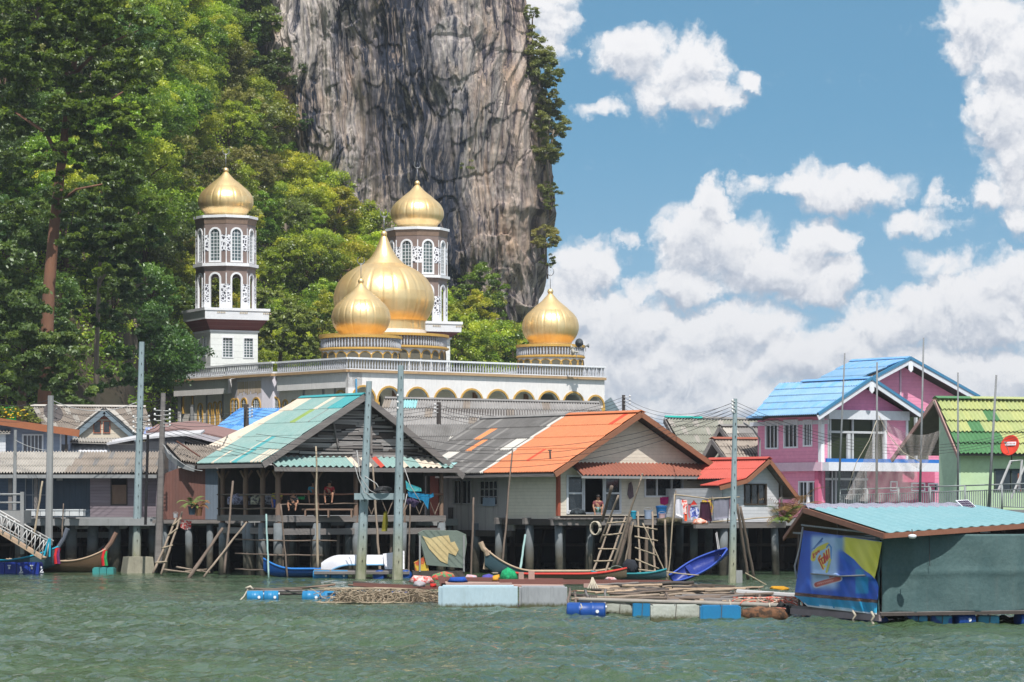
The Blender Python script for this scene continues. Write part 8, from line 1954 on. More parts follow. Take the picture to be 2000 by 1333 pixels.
# -- rafts and fish cages
def tangle(name, label, x0, x1, y0, y1, Y, n, r, m, seed, depth=.9):
 r_ = random.Random(seed); mb = MB()
 for k in range(n):
  c = P(r_.uniform(x0, x1), r_.uniform(y0, y1), Y + r_.uniform(0, depth)); pts = [c]; d = Vector((r_.uniform(-1, 1), r_.uniform(-.5, .5), r_.uniform(-.5, .5)))
  for i in range(9):
   d = (d + Vector((r_.uniform(-1, 1), r_.uniform(-.5, .5), r_.uniform(-.6, .4))) * .7).normalized(); c = c + d * .16
   c = Vector((c.x, c.y, min(Zp(y0, Y), max(.02, c.z)))); pts.append(c)
  mb.tube(pts, r, 4)
 return single(name, label, 'net heap', mb, m)
YA = Yw(1183)
T = Thing('fish_cage_frame', 'low timber and pipe frame of the left fish cage floating on blue drums', 'raft', P(650, 1160, Yw(1172)))
Yf = Yw(1172); r_ = random.Random(21)
for i, (x0, y0, x1, y1, r, m) in enumerate([(482, 1156, 700, 1152, .05, WOODG), (560, 1153, 655, 1142, .05, WOODB), (500, 1158, 860, 1162, .045, WOODD), (690, 1138, 840, 1150, .07, WOODD), (480, 1150, 590, 1152, .04, BAMBD), (640, 1152, 850, 1150, .06, BAMB), (590, 1160, 870, 1158, .05, BAMB), (505, 1152, 640, 1146, .035, BAMBD), (680, 1143, 830, 1156, .05, WOODB), (540, 1162, 610, 1160, .04, GREYC)]):
 mb = MB(); rough_pole(mb, P(x0, y0, Yf + r_.uniform(-.5, 1.5)), P(x1, y1, Yf + r_.uniform(-.5, 1.5)), r, r * .85, seed=i + 5); T.part('pole', mb, m, smooth=True)
for i, (x0, x1, m) in enumerate([(482, 514, CYANB), (516, 544, CYANB), (591, 626, CYANB), (626, 656, CYANB), (695, 735, CYANB), (738, 760, BLUEB), (765, 805, BLUEB)]):
 drum(f'{"bright blue" if m is CYANB else "dark blue"} drum {["at the far left end", "second from the left end", "left of the middle pair", "right of the middle pair", "in front of the net heap", "with the white rope knot", "half hidden in the net heap"][i]} of the left fish cage', (x0 + x1) / 2, 0, Yf - .25 + (i % 2) * .08, (x1 - x0) / FPX * Yf, .25, m, R(6 - 5 * (i % 3)), z=.09)
tangle('rope_net_heap', 'tangled heap of tan rope netting on the left fish cage', 655, 855, 1150, 1178, Yw(1178), 300, .013, mat('tan_net', (.42, .34, .24), (.25, .2, .15), 3), 4)
lump('net_heap', 'dark folded net under the tan rope netting', [(650, 1178), (655, 1160), (700, 1155), (780, 1158), (850, 1156), (858, 1178)], Yw(1176) + .5, (88, 74, 58), 'net heap', .5, (50, 44, 38), seed=2)
mb = MB(); 
for k in range(4): mb.tube([P(742 + 9 * math.cos(t + k), 1160 + 8 * math.sin(t * 1.3 + k), Yf - .7) for t in [i * .5 for i in range(11)]], .022, 5)
mb.tube([P(744, 1160, Yf - .7), P(740, 1175, Yf - .7), P(746, 1182, Yf - .7)], .025, 5); single('rope_knot', 'big white rope knot on the dark blue drum of the left fish cage', 'rope', mb, sm('white_rope', 205, 200, 190), smooth=True)
mb = MB(); mb.tube([P(484, 1152, Yf), P(476, 1166, Yf - .5), P(468, 1174, Yf - 1)], .03, 5); mb.tube([P(480, 1150, Yf), P(489, 1146, Yf), P(494, 1152, Yf)], .05, 5); single('mooring_rope', 'pale mooring rope at the left end of the left fish cage', 'rope', mb, MATS['pale_rope'], smooth=True)
FOAM = mat('blue_white_foam', (.42, .54, .60), (.36, .48, .55), 1.2, (1, 1, .4), .7, .2, stain=.45, stcol=(.2, .24, .2), tide=.1); FOAMG = mat('grey_foam', (.34, .36, .38), (.24, .25, .27), 1.5, (1, 1, .3), .8, .3, stain=.6, tide=.12)
FOAMD = mat('dirty_white_foam', (.52, .54, .50), (.30, .32, .27), 2, rough=.8, bump=.4, stain=.5, tide=.12)
YB = Yw(1187)
float_block('big pale blue-white foam block in the middle of the rafts', 856, 1011, 1145, 1187, YB, FOAM, 1.5, ang=0)
float_block('grey weathered foam block right of the pale blue block', 1014, 1108, 1146, 1186, YB + .4, FOAMG, 1.4)
T = Thing('beam_raft', 'long maroon beams forming a low raft frame behind the foam blocks', 'raft', P(1080, 1150, YB + 2))
MAR = mat('maroon_beam', (.20, .085, .07), (.13, .06, .05), 1.2, (.3, 1, 1), .6, .2); PKB = mat('pinkish_board2', (.42, .28, .24), (.32, .21, .18), 1.5)
for x0, y0, x1, y1, h, m, dy in [(975, 1136, 1311, 1138, .16, MAR, 2.2), (862, 1131, 1100, 1134, .14, MAR, 3.4), (690, 1142, 860, 1148, .12, MAR, 3), (862, 1144, 1000, 1143, .16, PKB, 1.6), (1140, 1144, 1310, 1143, .14, PKB, 2.0), (860, 1125, 866, 1145, .2, MAR, 1.6)]:
 mb = MB(); mb.bar(P(x0, y0, YB + dy), P(x1, y1, YB + dy), .12, h); T.part('beam', mb, m)
mb = MB(); mb.slab([P(862, 1136, YB + 3.2), P(1100, 1138, YB + 3.2), P(1100, 1144, YB + 1.6), P(862, 1144, YB + 1.6)], .05); T.part('planks', mb, PKB)
for i, (x, y, w_) in enumerate(((1018, 1118, 10), (1038, 1116, 12), (968, 1134, 12), (866, 1132, 10))): mb = MB(); a = P(x, y, YB + 3.4); mb.bar(a, a - Vector((0, 0, .35)), w_ * .018, w_ * .018); T.part('stub', mb, PKB if i < 2 else MAR)
for i, (lab, ol, c, c2, dy) in enumerate([('red and green striped tarpaulin heap at the left end of the maroon beams', [(838, 1132), (846, 1122), (868, 1116), (885, 1120), (892, 1132)], (205, 60, 65), (40, 150, 100), 4), ('rumpled red and white plastic sheet beside the striped tarpaulin heap', [(798, 1136), (808, 1124), (840, 1126), (850, 1138), (830, 1142)], (205, 80, 75), (215, 205, 200), 3.6),
 ('flat bright blue sheet in front of the striped tarpaulin heap', [(874, 1136), (880, 1128), (908, 1127), (914, 1136)], (35, 85, 180), None, 3), ('pale patterned cloth heap between the blue sheet and the violet bag', [(905, 1134), (912, 1122), (930, 1124), (936, 1134)], (200, 150, 150), (170, 180, 200), 4),
 ('violet-blue sack left of the green tarpaulin heap', [(938, 1134), (943, 1124), (955, 1121), (966, 1125), (968, 1134)], (85, 80, 165), None, 4), ('yellow sack next to the violet-blue sack', [(958, 1134), (963, 1125), (975, 1122), (978, 1134)], (225, 165, 60), None, 3.6), ('bright green tarpaulin heap on the maroon beams', [(974, 1132), (981, 1115), (992, 1108), (1006, 1116), (1014, 1134)], (30, 160, 105), (25, 130, 85), 3.4),
 ('white bag lying behind the left end of the beams', [(806, 1145), (810, 1136), (820, 1134), (830, 1138), (830, 1146)], (190, 185, 190), None, 2.5), ('small red box among the sheets', [(840, 1147), (840, 1140), (852, 1140), (852, 1147)], (210, 50, 45), None, 2), ('pale folded net bundle on the right beams', [(1180, 1132), (1186, 1127), (1200, 1128), (1206, 1133)], (210, 185, 185), (180, 120, 120), 2.6)]):
 lump('tarpaulin' if 'tarp' in lab or 'sheet' in lab else 'sack', lab, ol, YB + dy, c, 'tarpaulin' if 'tarp' in lab or 'sheet' in lab else 'sack', .5, c2, seed=i)
# log raft
YC = Yw(1205); T = Thing('log_raft', 'untidy raft of crossed driftwood logs and poles lashed over foam floats', 'raft', P(1330, 1160, YC)); r_ = random.Random(33)
for i in range(60):
 x0 = r_.uniform(1105, 1420); L = r_.uniform(60, 210); x1 = min(1560, x0 + L); y0 = r_.uniform(1146, 1178) + (x0 - 1300) * .02; Yq = YC + (1180 - y0) * .16 + .2; sl = r_.uniform(-7, 9)
 mb = MB(); rr = r_.uniform(.03, .075); rough_pole(mb, P(x0, y0, Yq), P(x1, y0 + sl * 1.3, Yq + r_.uniform(-1, 1)), rr, rr * r_.uniform(.6, 1), 7, .06, 9, seed=i); T.part('log', mb, r_.choice([BAMB, BAMBD, WOODD, WOODG, mat('tan_log', (.44, .33, .23), (.30, .22, .16), 2, rough=.8, bump=.3)]), smooth=True)
for i in range(14):
 x0 = r_.uniform(1110, 1530); mb = MB(); a = P(x0, 1150 + r_.uniform(0, 8), YC + 4); b = P(x0 + r_.uniform(-20, 20), 1182, YC); rough_pole(mb, a, b, .045, .04, 6, .03, 4, seed=i + 50); T.part('cross_log', mb, r_.choice([BAMBD, WOODG]), smooth=True)
mb = MB(); rough_pole(mb, P(1130, 1171, YC - .15), P(1550, 1184, YC - .4), .06, .07, 8, .015, 16, seed=3); T.part('outer_log', mb, mat('grey_log', (.33, .31, .28), (.22, .2, .18), 2, rough=.8), smooth=True)
mb = MB(); rough_pole(mb, P(1440, 1158, YC + 3), P(1570, 1166, YC + 2), .11, .11, 9, .0, 4); T.part('pipe', mb, mat('grey_pipe', (.42, .42, .43), (.33, .33, .33), 2))
mb = MB()
for x0, x1 in ((1335, 1395), (1368, 1435)): mb.bar(P(x0, 1142, YC + 6), P(x1, 1146, YC + 5), .06); mb.bar(P(x0, 1142, YC + 6), P(x0, 1156, YC + 6), .05); mb.bar(P(x1, 1146, YC + 5), P(x1, 1158, YC + 5), .05)
T.part('frame', mb, BAMBD)
drum('deep blue drum at the left front corner of the log raft', 1145, 0, YC - .1, 1.2, .29, BLUEB, R(-4), z=.16)
for x0, x1, y0, y1, m, lab, nm in [(1182, 1236, 1178, 1202, FOAMD, 'short dirty white foam billet right of the deep blue drum', 'foam_float'), (1236, 1270, 1178, 1204, CYANB, 'small turquoise cube float under the log raft', 'cube_float'), (1271, 1366, 1182, 1212, FOAMD, 'long dirty white foam billet under the log raft', 'foam_float'), (1368, 1447, 1183, 1214, CYANB, 'large turquoise cube float under the log raft', 'cube_float')]:
 float_block(lab, x0, x1, y0, y1, Yw(y1) + .1, m, .6, nm)
lump('net_heap', 'rusty brown net heap hanging in the water between raft and shed', [(1448, 1212), (1450, 1190), (1480, 1184), (1530, 1188), (1546, 1212)], Yw(1212) + .4, (120, 85, 62), 'net heap', .5, (60, 50, 42), seed=8)
tangle('rope_heap', 'heap of orange, red and pale ropes at the right end of the log raft', 1500, 1555, 1168, 1185, YC - .1, 40, .018, mat('red_pale_rope', (.60, .12, .08), (.55, .5, .42), 6, sharp=.05), 9, .4)
mb = MB(); mb.tube([P(1533, 1185, YC - .6), P(1540, 1200, YC - .6), P(1537, 1213, YC - .6)], .13, 8); mb.tube([P(1520, 1190, YC - .5), P(1530, 1178, YC - .5)], .11, 8); single('rubber_fender', 'black rubber fender tied between the log raft and the floating shed', 'fender', mb, sm('black_rubber', 28, 30, 34), smooth=True)
lump('float', 'yellow-orange plastic float left of the banner', [(1504, 1150), (1508, 1145), (1530, 1145), (1542, 1149), (1540, 1153)], YC + 3, (225, 165, 45), 'float', .5, seed=3)
mb = MB()
for k in range(5): mb.tube([P(1157, 1128, YC + 2), P(1154 + k * 2, 1138, YC + 2), P(1148 + k * 5, 1150, YC + 1.5)], .025, 5)
single('rope_knot', 'thick pale rope knot on top of the left end of the log raft', 'rope', mb, MATS['pale_rope'], smooth=True)
for i, (x, y0, y1) in enumerate(((1134, 1180, 1192), (1425, 1172, 1198), (1480, 1184, 1206), (1502, 1178, 1205))): mb = MB(); mb.tube([P(x, y0, YC - .5), P(x + 3, (y0 + y1) / 2, YC - .6), P(x - 1, y1, YC - .6)], .02, 5); single('mooring_rope', ['pale rope end over the deep blue drum', 'pale rope end over the large turquoise cube', 'pale rope end at the left of the rusty net heap', 'pale rope end in the middle of the rusty net heap'][i], 'rope', mb, MATS['pale_rope'], smooth=True)
# -- boats
def hull(name, label, L, W, H, loc, yaw=0, pitch=0, roll=0, bow=.5, stern=.1, outer=None, inner=None, rim=None, prow=None, group=None, seats=2):
 T = Thing(name, label, 'boat', loc, group); T.o.rotation_euler = (roll, pitch, yaw); base = T.loc; T.loc = Vector((0, 0, 0))
 n = 26; k = 9; mb = MB()
 def sec(i, s, dh=0):
  x = i / (n - 1); w_ = W / 2 * max(.03, math.sin(math.pi * min(1, .16 + x * .84) ** 1.15)) ** .75 * s; zg = H + bow * max(0, x - .6) ** 2 / .16 + stern * max(0, .2 - x) ** 2 / .04; zk = .8 * bow * max(0, x - .75) ** 2 / .0625 * .8 + dh
  return [((x - .5) * L, w_ * math.sin(a) , zk + (zg - zk) * (1 - math.cos(a) ** 1.0 * 1) if False else zk + (zg - zk) * (abs(a) / (math.pi / 2)) ** 1.7) for a in [math.pi / 2 * (-1 + 2 * j / (k - 1)) for j in range(k)]]
 for s, m, dh in ((1, 0, 0), (.93, 1, .05)):
  vs = [p for i in range(n) for p in sec(i, s, dh)]; mb.add(vs, [(i*k+j, i*k+j+1, (i+1)*k+j+1, (i+1)*k+j) for i in range(n-1) for j in range(k-1)] + [tuple(range(k))], m, True)
 T.part('hull', mb, [outer, inner], smooth=True)
 for sd in (0, k - 1): mb = MB(); mb.tube([Vector(sec(i, 1)[sd]) + Vector((0, 0, .01)) for i in range(n)], .045, 5); T.part('gunwale', mb, rim, smooth=True)
 for q in range(seats): x = (-.2 + .3 * q) * L; mb = MB(); mb.box(x, x + .25, -W * .42, W * .42, H * .8, H * .8 + .04); T.part('thwart', mb, inner)
 if prow:
  a = Vector(((.5) * L - .15, 0, H + bow * .8)); b = a + Vector((prow[0], 0, prow[1])); mb = MB(); mb.tube([a - Vector((.5, 0, .5)), a, a.lerp(b, .5) + Vector((.04, 0, -.05)), b], [.05, .11, .12, .13], 8); T.part('prow_post', mb, prow[2], smooth=False)
  mb = MB(); mb.tube([a - Vector((.02, 0, .1)), a + Vector((.04, 0, .06))], [.17, .16], 8); T.part('garland', mb, prow[3])
  for c_, dx in ((prow[3], .0), (prow[4], .14)): mb = MB(); mb.tube([a + Vector((dx, -.14, 0)), a + Vector((dx - .05, -.2, -.35)), a + Vector((dx, -.18, -.75))], [.05, .08, .1], 6); T.part('ribbon', mb, c_)
 T.loc = base; return T
DKT = mat('dark_teal_hull', (.05, .10, .12), (.03, .06, .08), 1, rough=.5); TL = sm('teal_rim', 40, 160, 190); BRW = mat('varnished_hull', (.14, .09, .05), (.08, .05, .03), 1.5, rough=.5); RED = sm('red_ribbon', 205, 40, 45); GRN = sm('green_ribbon', 45, 150, 90); PUR = sm('purple_ribbon', 110, 45, 100); TAN = mat('tan_rim', (.45, .34, .24), (.34, .25, .18), 2)
hull('longtail_boat', 'dark longtail boat with turquoise rim and red ribbons at the lower left edge', 8.0, 1.5, .62, P(-32, 1119, 157.5), yaw=R(-6), bow=.75, outer=DKT, inner=WOODD, rim=TL, prow=(.55, 1.05, mat('slate_post', (.13, .15, .19), (.09, .1, .13), 2), RED, PUR))
hull('longtail_boat', 'brown wooden longtail boat with red and green ribbons on its thin prow', 5.2, 1.3, .6, P(112, 1119, 158), yaw=R(-4), bow=.65, outer=BRW, inner=WOODD, rim=TAN, prow=(.62, .95, mat('brown_post', (.26, .16, .12), (.2, .12, .09), 2), RED, GRN))
hull('longtail_boat', 'dark boat with blunt upright prow between the two ribboned boats', 4.6, 1.1, .5, P(118, 1118, 159), yaw=R(0), bow=.9, outer=DKT, inner=WOODD, rim=WOODG, seats=1)
hull('longtail_boat', 'longtail boat with curved bare prow rising between the stilts behind the rafts', 5.8, 1.3, .42, P(1070, 1134, 141), yaw=R(184), bow=1.05, outer=DKT, inner=mat('light_wood', (.42, .35, .28), (.3, .25, .2), 2), rim=TAN, prow=(.35, .5, TAN, TAN, TAN), seats=3)
hull('painted_boat', 'slim boat with green, yellow and red painted rim behind the maroon beams', 5.2, 1.1, .32, P(1108, 1136, 134), yaw=R(2), bow=.25, outer=mat('dull_hull', (.16, .12, .07), (.09, .07, .05), 1.5), inner=WOODD, rim=sm('red_rim', 190, 60, 50))
hull('painted_boat', 'dark slim boat with turquoise rim below the ladders', 3.4, 1.0, .3, P(1228, 1134, 138), yaw=R(0), bow=.2, outer=DKT, inner=WOODD, rim=sm('teal_rim2', 40, 130, 140))
hull('dinghy', 'deep blue plastic boat hauled up at a slant by ropes under the landing', 2.9, .95, .34, P(1370, 1114, 139.5), yaw=R(8), pitch=R(-27), roll=R(38), bow=.12, outer=mat('deep_blue_hull', (.02, .04, .25), (.015, .03, .18), 1, rough=.3), inner=MATS['deep_blue_hull'], rim=sm('blue_rim', 60, 90, 185), seats=1)
mb = MB(); mb.tube([P(1400, 1040, 141), P(1407, 1086, 139.6)], .02, 5); mb.tube([P(1398, 1042, 141), P(1404, 1084, 139.6)], .02, 5); single('hoist_rope', 'pair of pale ropes hoisting the deep blue plastic boat', 'rope', mb, CABLEW)
hull('canoe', 'bright blue canoe under the floor of the teal pavilion', 3.6, .85, .4, P(588, 1128, 147), yaw=R(183), bow=.5, outer=sm('canoe_blue', 18, 70, 135, .4), inner=sm('canoe_blue', 18, 70, 135), rim=sm('canoe_rim', 40, 120, 200), seats=1)
hull('upturned_boat', 'white speedboat hull with red stripe lying on the drum float by the twin poles', 3.7, 1.4, .46, P(703, 1084, 146.5), yaw=R(180), roll=R(180), bow=.6, outer=mat('white_hull', (.66, .67, .70), (.55, .55, .6), 2, rough=.4), inner=DARK, rim=sm('light_blue_rim', 120, 170, 205), seats=0)
mb = MB(); mb.slab([P(748, 1082, 146), P(790, 1076, 146.5), P(790, 1112, 146), P(752, 1112, 145.5)], .06); single('white_board', 'white fibreglass panel leaning between the twin poles', 'panel', mb, MATS['white_hull'])
T = Thing('drum_float', 'plank float resting on blue drums behind the twin poles', 'raft', P(700, 1120, 145)); mb = MB(); mb.slab([P(613, 1112, 146.5), P(800, 1112, 146.5), P(800, 1117, 144.5), P(613, 1117, 144.5)], .12); T.part('planks', mb, WOODG)
for i, x in enumerate((628, 663, 742, 792)): drum(f'blue drum {["first", "second", "third", "last"][i]} from the left under the plank float behind the twin poles', x, 0, 145, .8, .28, CYANB if i < 2 else BLUEB, R(80) if i > 1 else 0, z=.1)
T = Thing('canopy_boat', 'boat with a grey-green tarpaulin canopy patched in yellow beside the twin poles', 'boat', P(850, 1128, 146)); F = Frame(815, 145, 4); f = F.at
mb = MB(F); pts = [f(818, 1042), f(830, 1036), f(895, 1037), f(910, 1044), f(912, 1060), f(905, 1110), f(833, 1104)]; mb.prism(pts, 0, 1.6); T.part('canopy', mb, mat('grey_green_tarp', (.17, .21, .18), (.12, .15, .13), 1, rough=.7, bump=.3))
mb = MB(F); pts = [f(x, y) for x, y in ((825, 1047), (840, 1052), (856, 1048), (876, 1046), (880, 1060), (888, 1058), (896, 1074), (890, 1086), (876, 1080), (874, 1102), (860, 1096), (838, 1072))]; mb.prism(pts, -.03, -.005); T.part('patch', mb, mat('yellow_patch', (.58, .47, .25), (.48, .36, .18), 1.2, rough=.8, bump=.3))
for x in (820, 906): mb = MB(F); u = F.upx(x); mb.box(u - .04, u + .04, -.05, .05, .3, f(x, 1046)[1]); T.part('post', mb, GREYC)
mb = MB(F); mb.prism([f(810, 1100), f(834, 1085), f(838, 1118), f(812, 1118)], .1, 1.4); T.part('side_board', mb, mat('yellow_red_board', (.6, .42, .05), (.45, .06, .04), 2.5, sharp=.04)); mb = MB(F); mb.box(F.upx(806), F.upx(908), .0, 1.5, -.3, .35); T.part('hull', mb, WOODD)
bucket('basin', 'bright green plastic basin on the slim boat below the ladders', 1204, 1122, 137.2, .30, .20, (70, 205, 70), cat='basin')
lump('sack', 'large black round sack on the slim boat below the middle ladder', [(1218, 1118), (1216, 1102), (1224, 1092), (1240, 1094), (1246, 1106), (1242, 1118)], 138.5, (40, 44, 52), 'sack', .9, seed=5)
for x0, x1, lab, m, yy in ((-60, 78, 'dark blue modular plastic pontoon in front of the teal-rimmed boat', mat('pontoon_blue', (.012, .04, .30), (.01, .03, .22), 2, rough=.45), 1099), (180, 222, 'small turquoise plastic pontoon under the ribbons of the brown boat', mat('pontoon_teal', (.05, .28, .27), (.04, .22, .22), 2, rough=.5), 1109)):
 Y = Yw(1120) - 1.2; T = Thing('pontoon', lab, 'pontoon', P((x0 + x1) / 2, 1120, Y)); n = max(2, int((x1 - x0) / (11 if x0 > 0 else 20))); w_ = (x1 - x0) / n
 for k in range(n): mb = MB(); a = x0 + k * w_; mb.box(Xp(a + .5, Y), Xp(a + w_ - .5, Y), Y, Y + 1.1, -.15, Zp(yy + 2, Y)); mb.box(Xp(a + 2, Y), Xp(a + w_ - 2, Y), Y + .1, Y + 1, Zp(yy + 2, Y), Zp(yy, Y)); T.part('module', mb, m)
 if x0 < 0:
  mb = MB()
  for x in (18, 62): mb.bar(P(x - 3, 1105, Y - .05), P(x + 3, 1105, Y - .05), .12, .05); mb.bar(P(x, 1107, Y - .05), P(x, 1112, Y - .05), .08, .08)
  for x in (40, 80): mb.tube([P(x, 1107, Y - .1), P(x + 2, 1114, Y - .1), P(x - 2, 1120, Y - .15), P(x + 5, 1118, Y - .15)], .045, 5)
  T.part('cleats', mb, WHITEC)
# gangway with tubular railing, lower left
T = Thing('gangway', 'sloping plank gangway with white tubular truss railing at the far left', 'gangway', P(0, 1060, 152)); Y = 152; A, B = P(-40, 1015, Y), P(82, 1090, Y); off = Vector((0, 1.6, 0))
mb = MB(); mb.slab([A, B, B + off, A + off], .1); T.part('deck', mb, mat('tan_planks', (.46, .33, .23), (.36, .26, .18), 1.4, (3, .3, 1), .8, .2, line=(0, .3, .4)))
WP = mat('white_pipe', (.55, .55, .55))
for k, o_ in enumerate((Vector((0, -.02, 0)), off)):
 a, b = P(-40, 982, Y) + o_, P(95, 1058, Y) + o_; mb = MB(); mb.tube([a, b], .045, 6); a2, b2 = P(-40, 1010, Y) + o_, P(50, 1060, Y) + o_; mb.tube([a2, b2], .03, 6); T.part('handrail', mb, WP, smooth=True)
 mb = MB()
 for i in range(8): q = i / 8; e = (i + .5) / 8; c = A.lerp(B, q) + o_; mb.tube([c, a.lerp(b, e)], .025, 5); mb.tube([a.lerp(b, e), A.lerp(B, (i + 1) / 8) + o_], .025, 5)
 T.part('truss', mb, WP, smooth=True)
mb = MB(); p = P(96, 1052, 151.8); mb.tube([p, P(86, 1086, 151.8)], .05, 6); mb.tube([p + Vector((.05, 0, 0)), P(97, 1088, 151.8)], .05, 6); single('mooring_post', 'pair of bright turquoise crossed stakes at the foot of the gangway', 'stake', mb, TL)
T = Thing('deck_railing', 'grey pipe railing on a concrete landing at the far left edge', 'railing', P(20, 995, 153.5)); mb = MB(); mb.tube([P(-30, 966, 153.5), P(42, 966, 153.5)], .06, 6); mb.tube([P(-30, 982, 153.5), P(42, 982, 153.5)], .05, 6); T.part('rail', mb, GREYC); mb = MB(); mb.box(Xp(40, 153.5), Xp(47, 153.5), 153.4, 153.6, 1.0, Zp(961, 153.5)); T.part('post', mb, GREYC); mb = MB(); mb.box(Xp(-40, 153.5), Xp(46, 153.5), 153.7, 156, Zp(1022, 153.5), Zp(997, 153.5)); T.part('landing', mb, GREYC)
# driftwood at the waterline
for i, (x0, y0, x1, y1) in enumerate(((320, 1113, 372, 1119), (345, 1108, 392, 1116), (362, 1117, 404, 1112), (380, 1114, 410, 1118))): mb = MB(); rough_pole(mb, P(x0, y0, 150), P(x1, y1, 149), .06, .03, seed=i); single('driftwood', 'bleached branch lying at the waterline under the crooked pole ladder', 'driftwood', mb, BAMB, group='driftwood under the crooked ladder', smooth=True)
# turquoise nets and hammock cloth in the pavilion, small things
cloth('fishing_net', 'turquoise net hanging in the right end of the pavilion', [(792, 938), (800, 945), (822, 953), (824, 960), (800, 960), (794, 955)], 147.2, (40, 140, 160), .06, seed=31, cat='net', col2=(90, 170, 160)); cloth('fishing_net', 'bright blue net strip strung below the turquoise net', [(796, 960), (842, 966), (846, 962), (848, 970), (838, 974), (836, 995), (826, 978), (798, 970)], 147.0, (25, 120, 165), .05, seed=32, cat='net')
cloth('hammock', 'purple patterned cloth hanging low at the right end of the pavilion', [(792, 974), (806, 972), (820, 980), (810, 992), (795, 986)], 147.3, (95, 80, 110), .05, seed=33, cat='cloth', col2=(60, 50, 80)); cloth('cloth', 'olive yellow cloth hanging under the pavilion floor behind the twin poles', [(750, 1000), (756, 998), (758, 1018), (756, 1038), (745, 1038), (747, 1020)], 147, (120, 115, 35), .03, seed=34, cat='cloth')
for i, (x, w_, c, lab) in enumerate([(470, 26, (150, 150, 175), 'row of white floats and pale netting on the left pavilion rail'), (505, 16, (190, 185, 165), 'bundle of pale striped floats in the middle of the left pavilion rail'), (528, 14, (160, 160, 170), 'pale bundle of floats beside the yellow shirt')]): lump('float_bundle', lab, [(x - w_, 985), (x - w_, 972), (x - w_ * .3, 964), (x + w_ * .5, 966), (x + w_, 974), (x + w_ * .8, 986)], 149.6 + (3 - i) * .6, c, 'net bundle', .4, (70, 65, 80), seed=i)
bucket('bucket', 'deep blue bucket on the pavilion floor by the corner post', 536, 992, 149, .17, .4, (25, 70, 160)); bucket('basin', 'green basin on the bench in the pavilion', 587, 976, 149.6, .22, .14, (40, 150, 90), cat='basin')
T = Thing('bench', 'low timber bench with bundles in the dark of the pavilion', 'bench', P(630, 1000, 149.9)); mb = MB(); mb.box(Xp(590, 149.6), Xp(690, 149.6), 149.4, 150.2, 3.2, 3.28); T.part('seat', mb, WOODB)
for x in (595, 640, 685): mb = MB(); mb.box(Xp(x, 149.6), Xp(x, 149.6) + .08, 149.4, 150.2, 2.85, 3.2); T.part('leg', mb, WOODB)
# -- people
def person(label, base, joints, skin, shirt, hair, legs=None, facing=(0, -1)):
 """joints in metres from base: head, neck, hip, and limbs as lists of points; one skinned surface"""
 T = Thing('person', label, 'person', base); b = Vector(base)
 def skinned(name, chains, m, parent=None):
  vs = []; es = []; rs = []; idx = {}
  for ch in chains:
   prev = None
   for (p, r) in ch:
    key = tuple(round(c, 3) for c in p)
    if key not in idx: idx[key] = len(vs); vs.append(p); rs.append(r)
    i = idx[key]
    if prev is not None and prev != i: es.append((prev, i))
    prev = i
  me = bpy.data.meshes.new(name); me.from_pydata(vs, es, []); me.materials.append(m); o = bpy.data.objects.new(name, me); COL.objects.link(o); o.parent = parent or T.o
  sk = o.modifiers.new('skin', 'SKIN')
  for i, r in enumerate(rs): v = me.skin_vertices[0].data[i]; v.radius = (r, r); v.use_root = i == 0
  sb = o.modifiers.new('sub', 'SUBSURF'); sb.levels = 2; sb.render_levels = 2; return o
 j = joints; hip, chest, neck, head = j['hip'], j['chest'], j['neck'], j['head']
 up = lambda p, d: (p[0], p[1], p[2] + d)
 ch = [[(hip, .12), (chest, .14), (neck, .055), (up(head, -.06), .075), (head, .095), (up(head, .08), .07)]]
 for sd, arm in (('l', j['arm_l']), ('r', j['arm_r'])): ch.append([(chest, .14), (arm[0], .06), (arm[1], .042), (arm[2], .03), (arm[3], .035), (arm[4], .012)])
 for sd, leg in (('l', j['leg_l']), ('r', j['leg_r'])): ch.append([(hip, .12), (leg[0], .085), (leg[1], .06), (leg[2], .038), (leg[3], .03)])
 body = skinned('body', ch, skin)
 skinned('shirt', [[(up(hip, .03), .14), (chest, .162), (up(neck, -.05), .075)], [(chest, .162), (j['arm_l'][0], .078), (tuple(Vector(j['arm_l'][0]).lerp(Vector(j['arm_l'][1]), .6)), .062)], [(chest, .162), (j['arm_r'][0], .078), (tuple(Vector(j['arm_r'][0]).lerp(Vector(j['arm_r'][1]), .6)), .062)]], shirt)
 if legs: skinned('shorts', [[(hip, .14), (j['leg_l'][0], .11), (tuple(Vector(j['leg_l'][0]).lerp(Vector(j['leg_l'][1]), .75)), .085)], [(hip, .14), (j['leg_r'][0], .11), (tuple(Vector(j['leg_r'][0]).lerp(Vector(j['leg_r'][1]), .75)), .085)]], legs)
 mb = MB(); hx, hy, hz = head; mb.lathe([(.001, .125), (.06, .115), (.10, .07), (.112, .02), (.10, -.03)], (b.x + hx, b.y + hy + .015, b.z + hz + .02), 14); T.part('hair', mb, hair, smooth=True)
 mb = MB(); f = Vector((facing[0], facing[1], 0)).normalized(); s_ = Vector((-f.y, f.x, 0)); hc = b + Vector(head)
 mb.tube([hc + f * .09 + Vector((0, 0, .01)), hc + f * .125 - Vector((0, 0, .03))], [.012, .016], 6)
 for sg in (-1, 1): mb.lathe([(.001, -.01), (.013, 0), (.001, .01)], hc + f * .092 + s_ * sg * .035 + Vector((0, 0, .02)), 6); mb.lathe([(.001, -.03), (.016, 0), (.001, .03)], hc + s_ * sg * .1, 6)
 mb.tube([hc + f * .09 + s_ * .025 - Vector((0, 0, .06)), hc + f * .09 - s_ * .025 - Vector((0, 0, .06))], .007, 5); T.part('face', mb, mat('face_detail', (.20, .10, .07)), smooth=True)
 return T
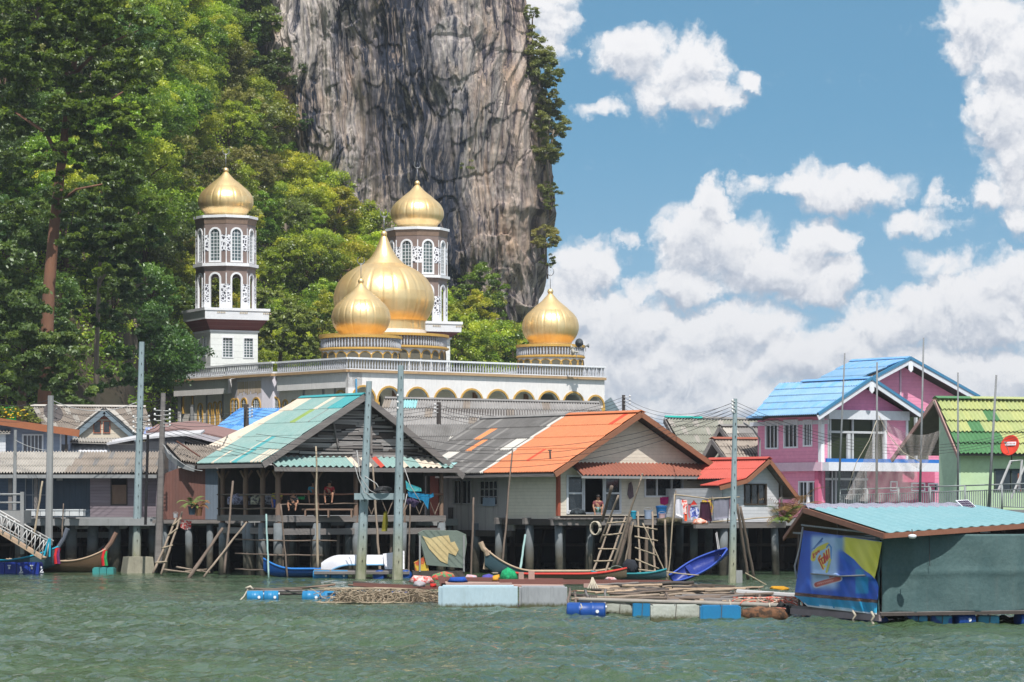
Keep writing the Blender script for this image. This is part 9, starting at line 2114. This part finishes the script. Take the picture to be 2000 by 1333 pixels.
SKN = mat('skin', (.36, .19, .12), (.30, .155, .10), 4, rough=.55); HR = mat('black_hair', (.012, .01, .009), rough=.5); SHD = mat('black_cloth', (.018, .018, .022), rough=.9)
def sit(sx=1, d=0): return dict(hip=(0, .05, .12), chest=(0, .02, .42), neck=(0, 0, .56), head=(.01 * sx, -.03, .70), arm_l=[(-.19, .0, .47), (-.24, -.10, .24), (-.12, -.28, .16), (-.08, -.34, .14), (-.05, -.40, .12)], arm_r=[(.19, .0, .47), (.25, -.08, .25), (.16, -.28, .18), (.12, -.34, .16), (.09, -.40, .14)], leg_l=[(-.10, -.02, .10), (-.22, -.42, .22), (-.16, -.46, -.2 + d), (-.16, -.60, -.26 + d)], leg_r=[(.10, -.02, .10), (.20, -.42, .22), (.16, -.46, -.2 + d), (.16, -.60, -.26 + d)])
for px, py, Y, lab, shirt, legs, d in [(541, 985, 149.3, 'person in a plain yellow shirt sitting by the pavilion corner post', sm('yellow_shirt', 205, 200, 70), SHD, .1), (612, 972, 150.1, 'person in a turquoise sleeveless top sitting on the pavilion bench', sm('turquoise_shirt', 70, 160, 185), SHD, 0), (643, 972, 150.2, 'person in a red shirt sitting on the pavilion bench by the middle post', sm('red_shirt', 170, 35, 45), SHD, 0), (572, 992, 148.9, 'person in dark clothes crouching barefoot at the pavilion edge', sm('dark_shirt', 40, 38, 44), SHD, .12), (1168, 1000, 149.9, 'person in pale turquoise trousers and dull red top sitting inside the sliding door', sm('dull_red_shirt', 120, 60, 65), sm('pale_teal_trousers', 130, 165, 165), .1)]:
 Tq = person(lab, P(px, py, Y), sit(1, d), SKN, shirt, HR, legs)
# -- thin sea haze in the air between the camera and the far hill
def haze():
 mb = MB(); mb.box(-1500, 1500, -40, 2400, -3, 130); m = bpy.data.materials.new('haze_air'); m.use_nodes = True; t = NT(m.node_tree); m.node_tree.nodes.clear()
 v = t.node('ShaderNodeVolumePrincipled'); v.inputs['Color'].default_value = (.86, .92, 1, 1); v.inputs['Density'].default_value = .00014; v.inputs['Anisotropy'].default_value = .3
 o = t.node('ShaderNodeOutputMaterial'); t.l.new(v.outputs[0], o.inputs['Volume'])
 single('haze', None, None, mb, m, (0, 0, 0), kind='stuff')
haze()
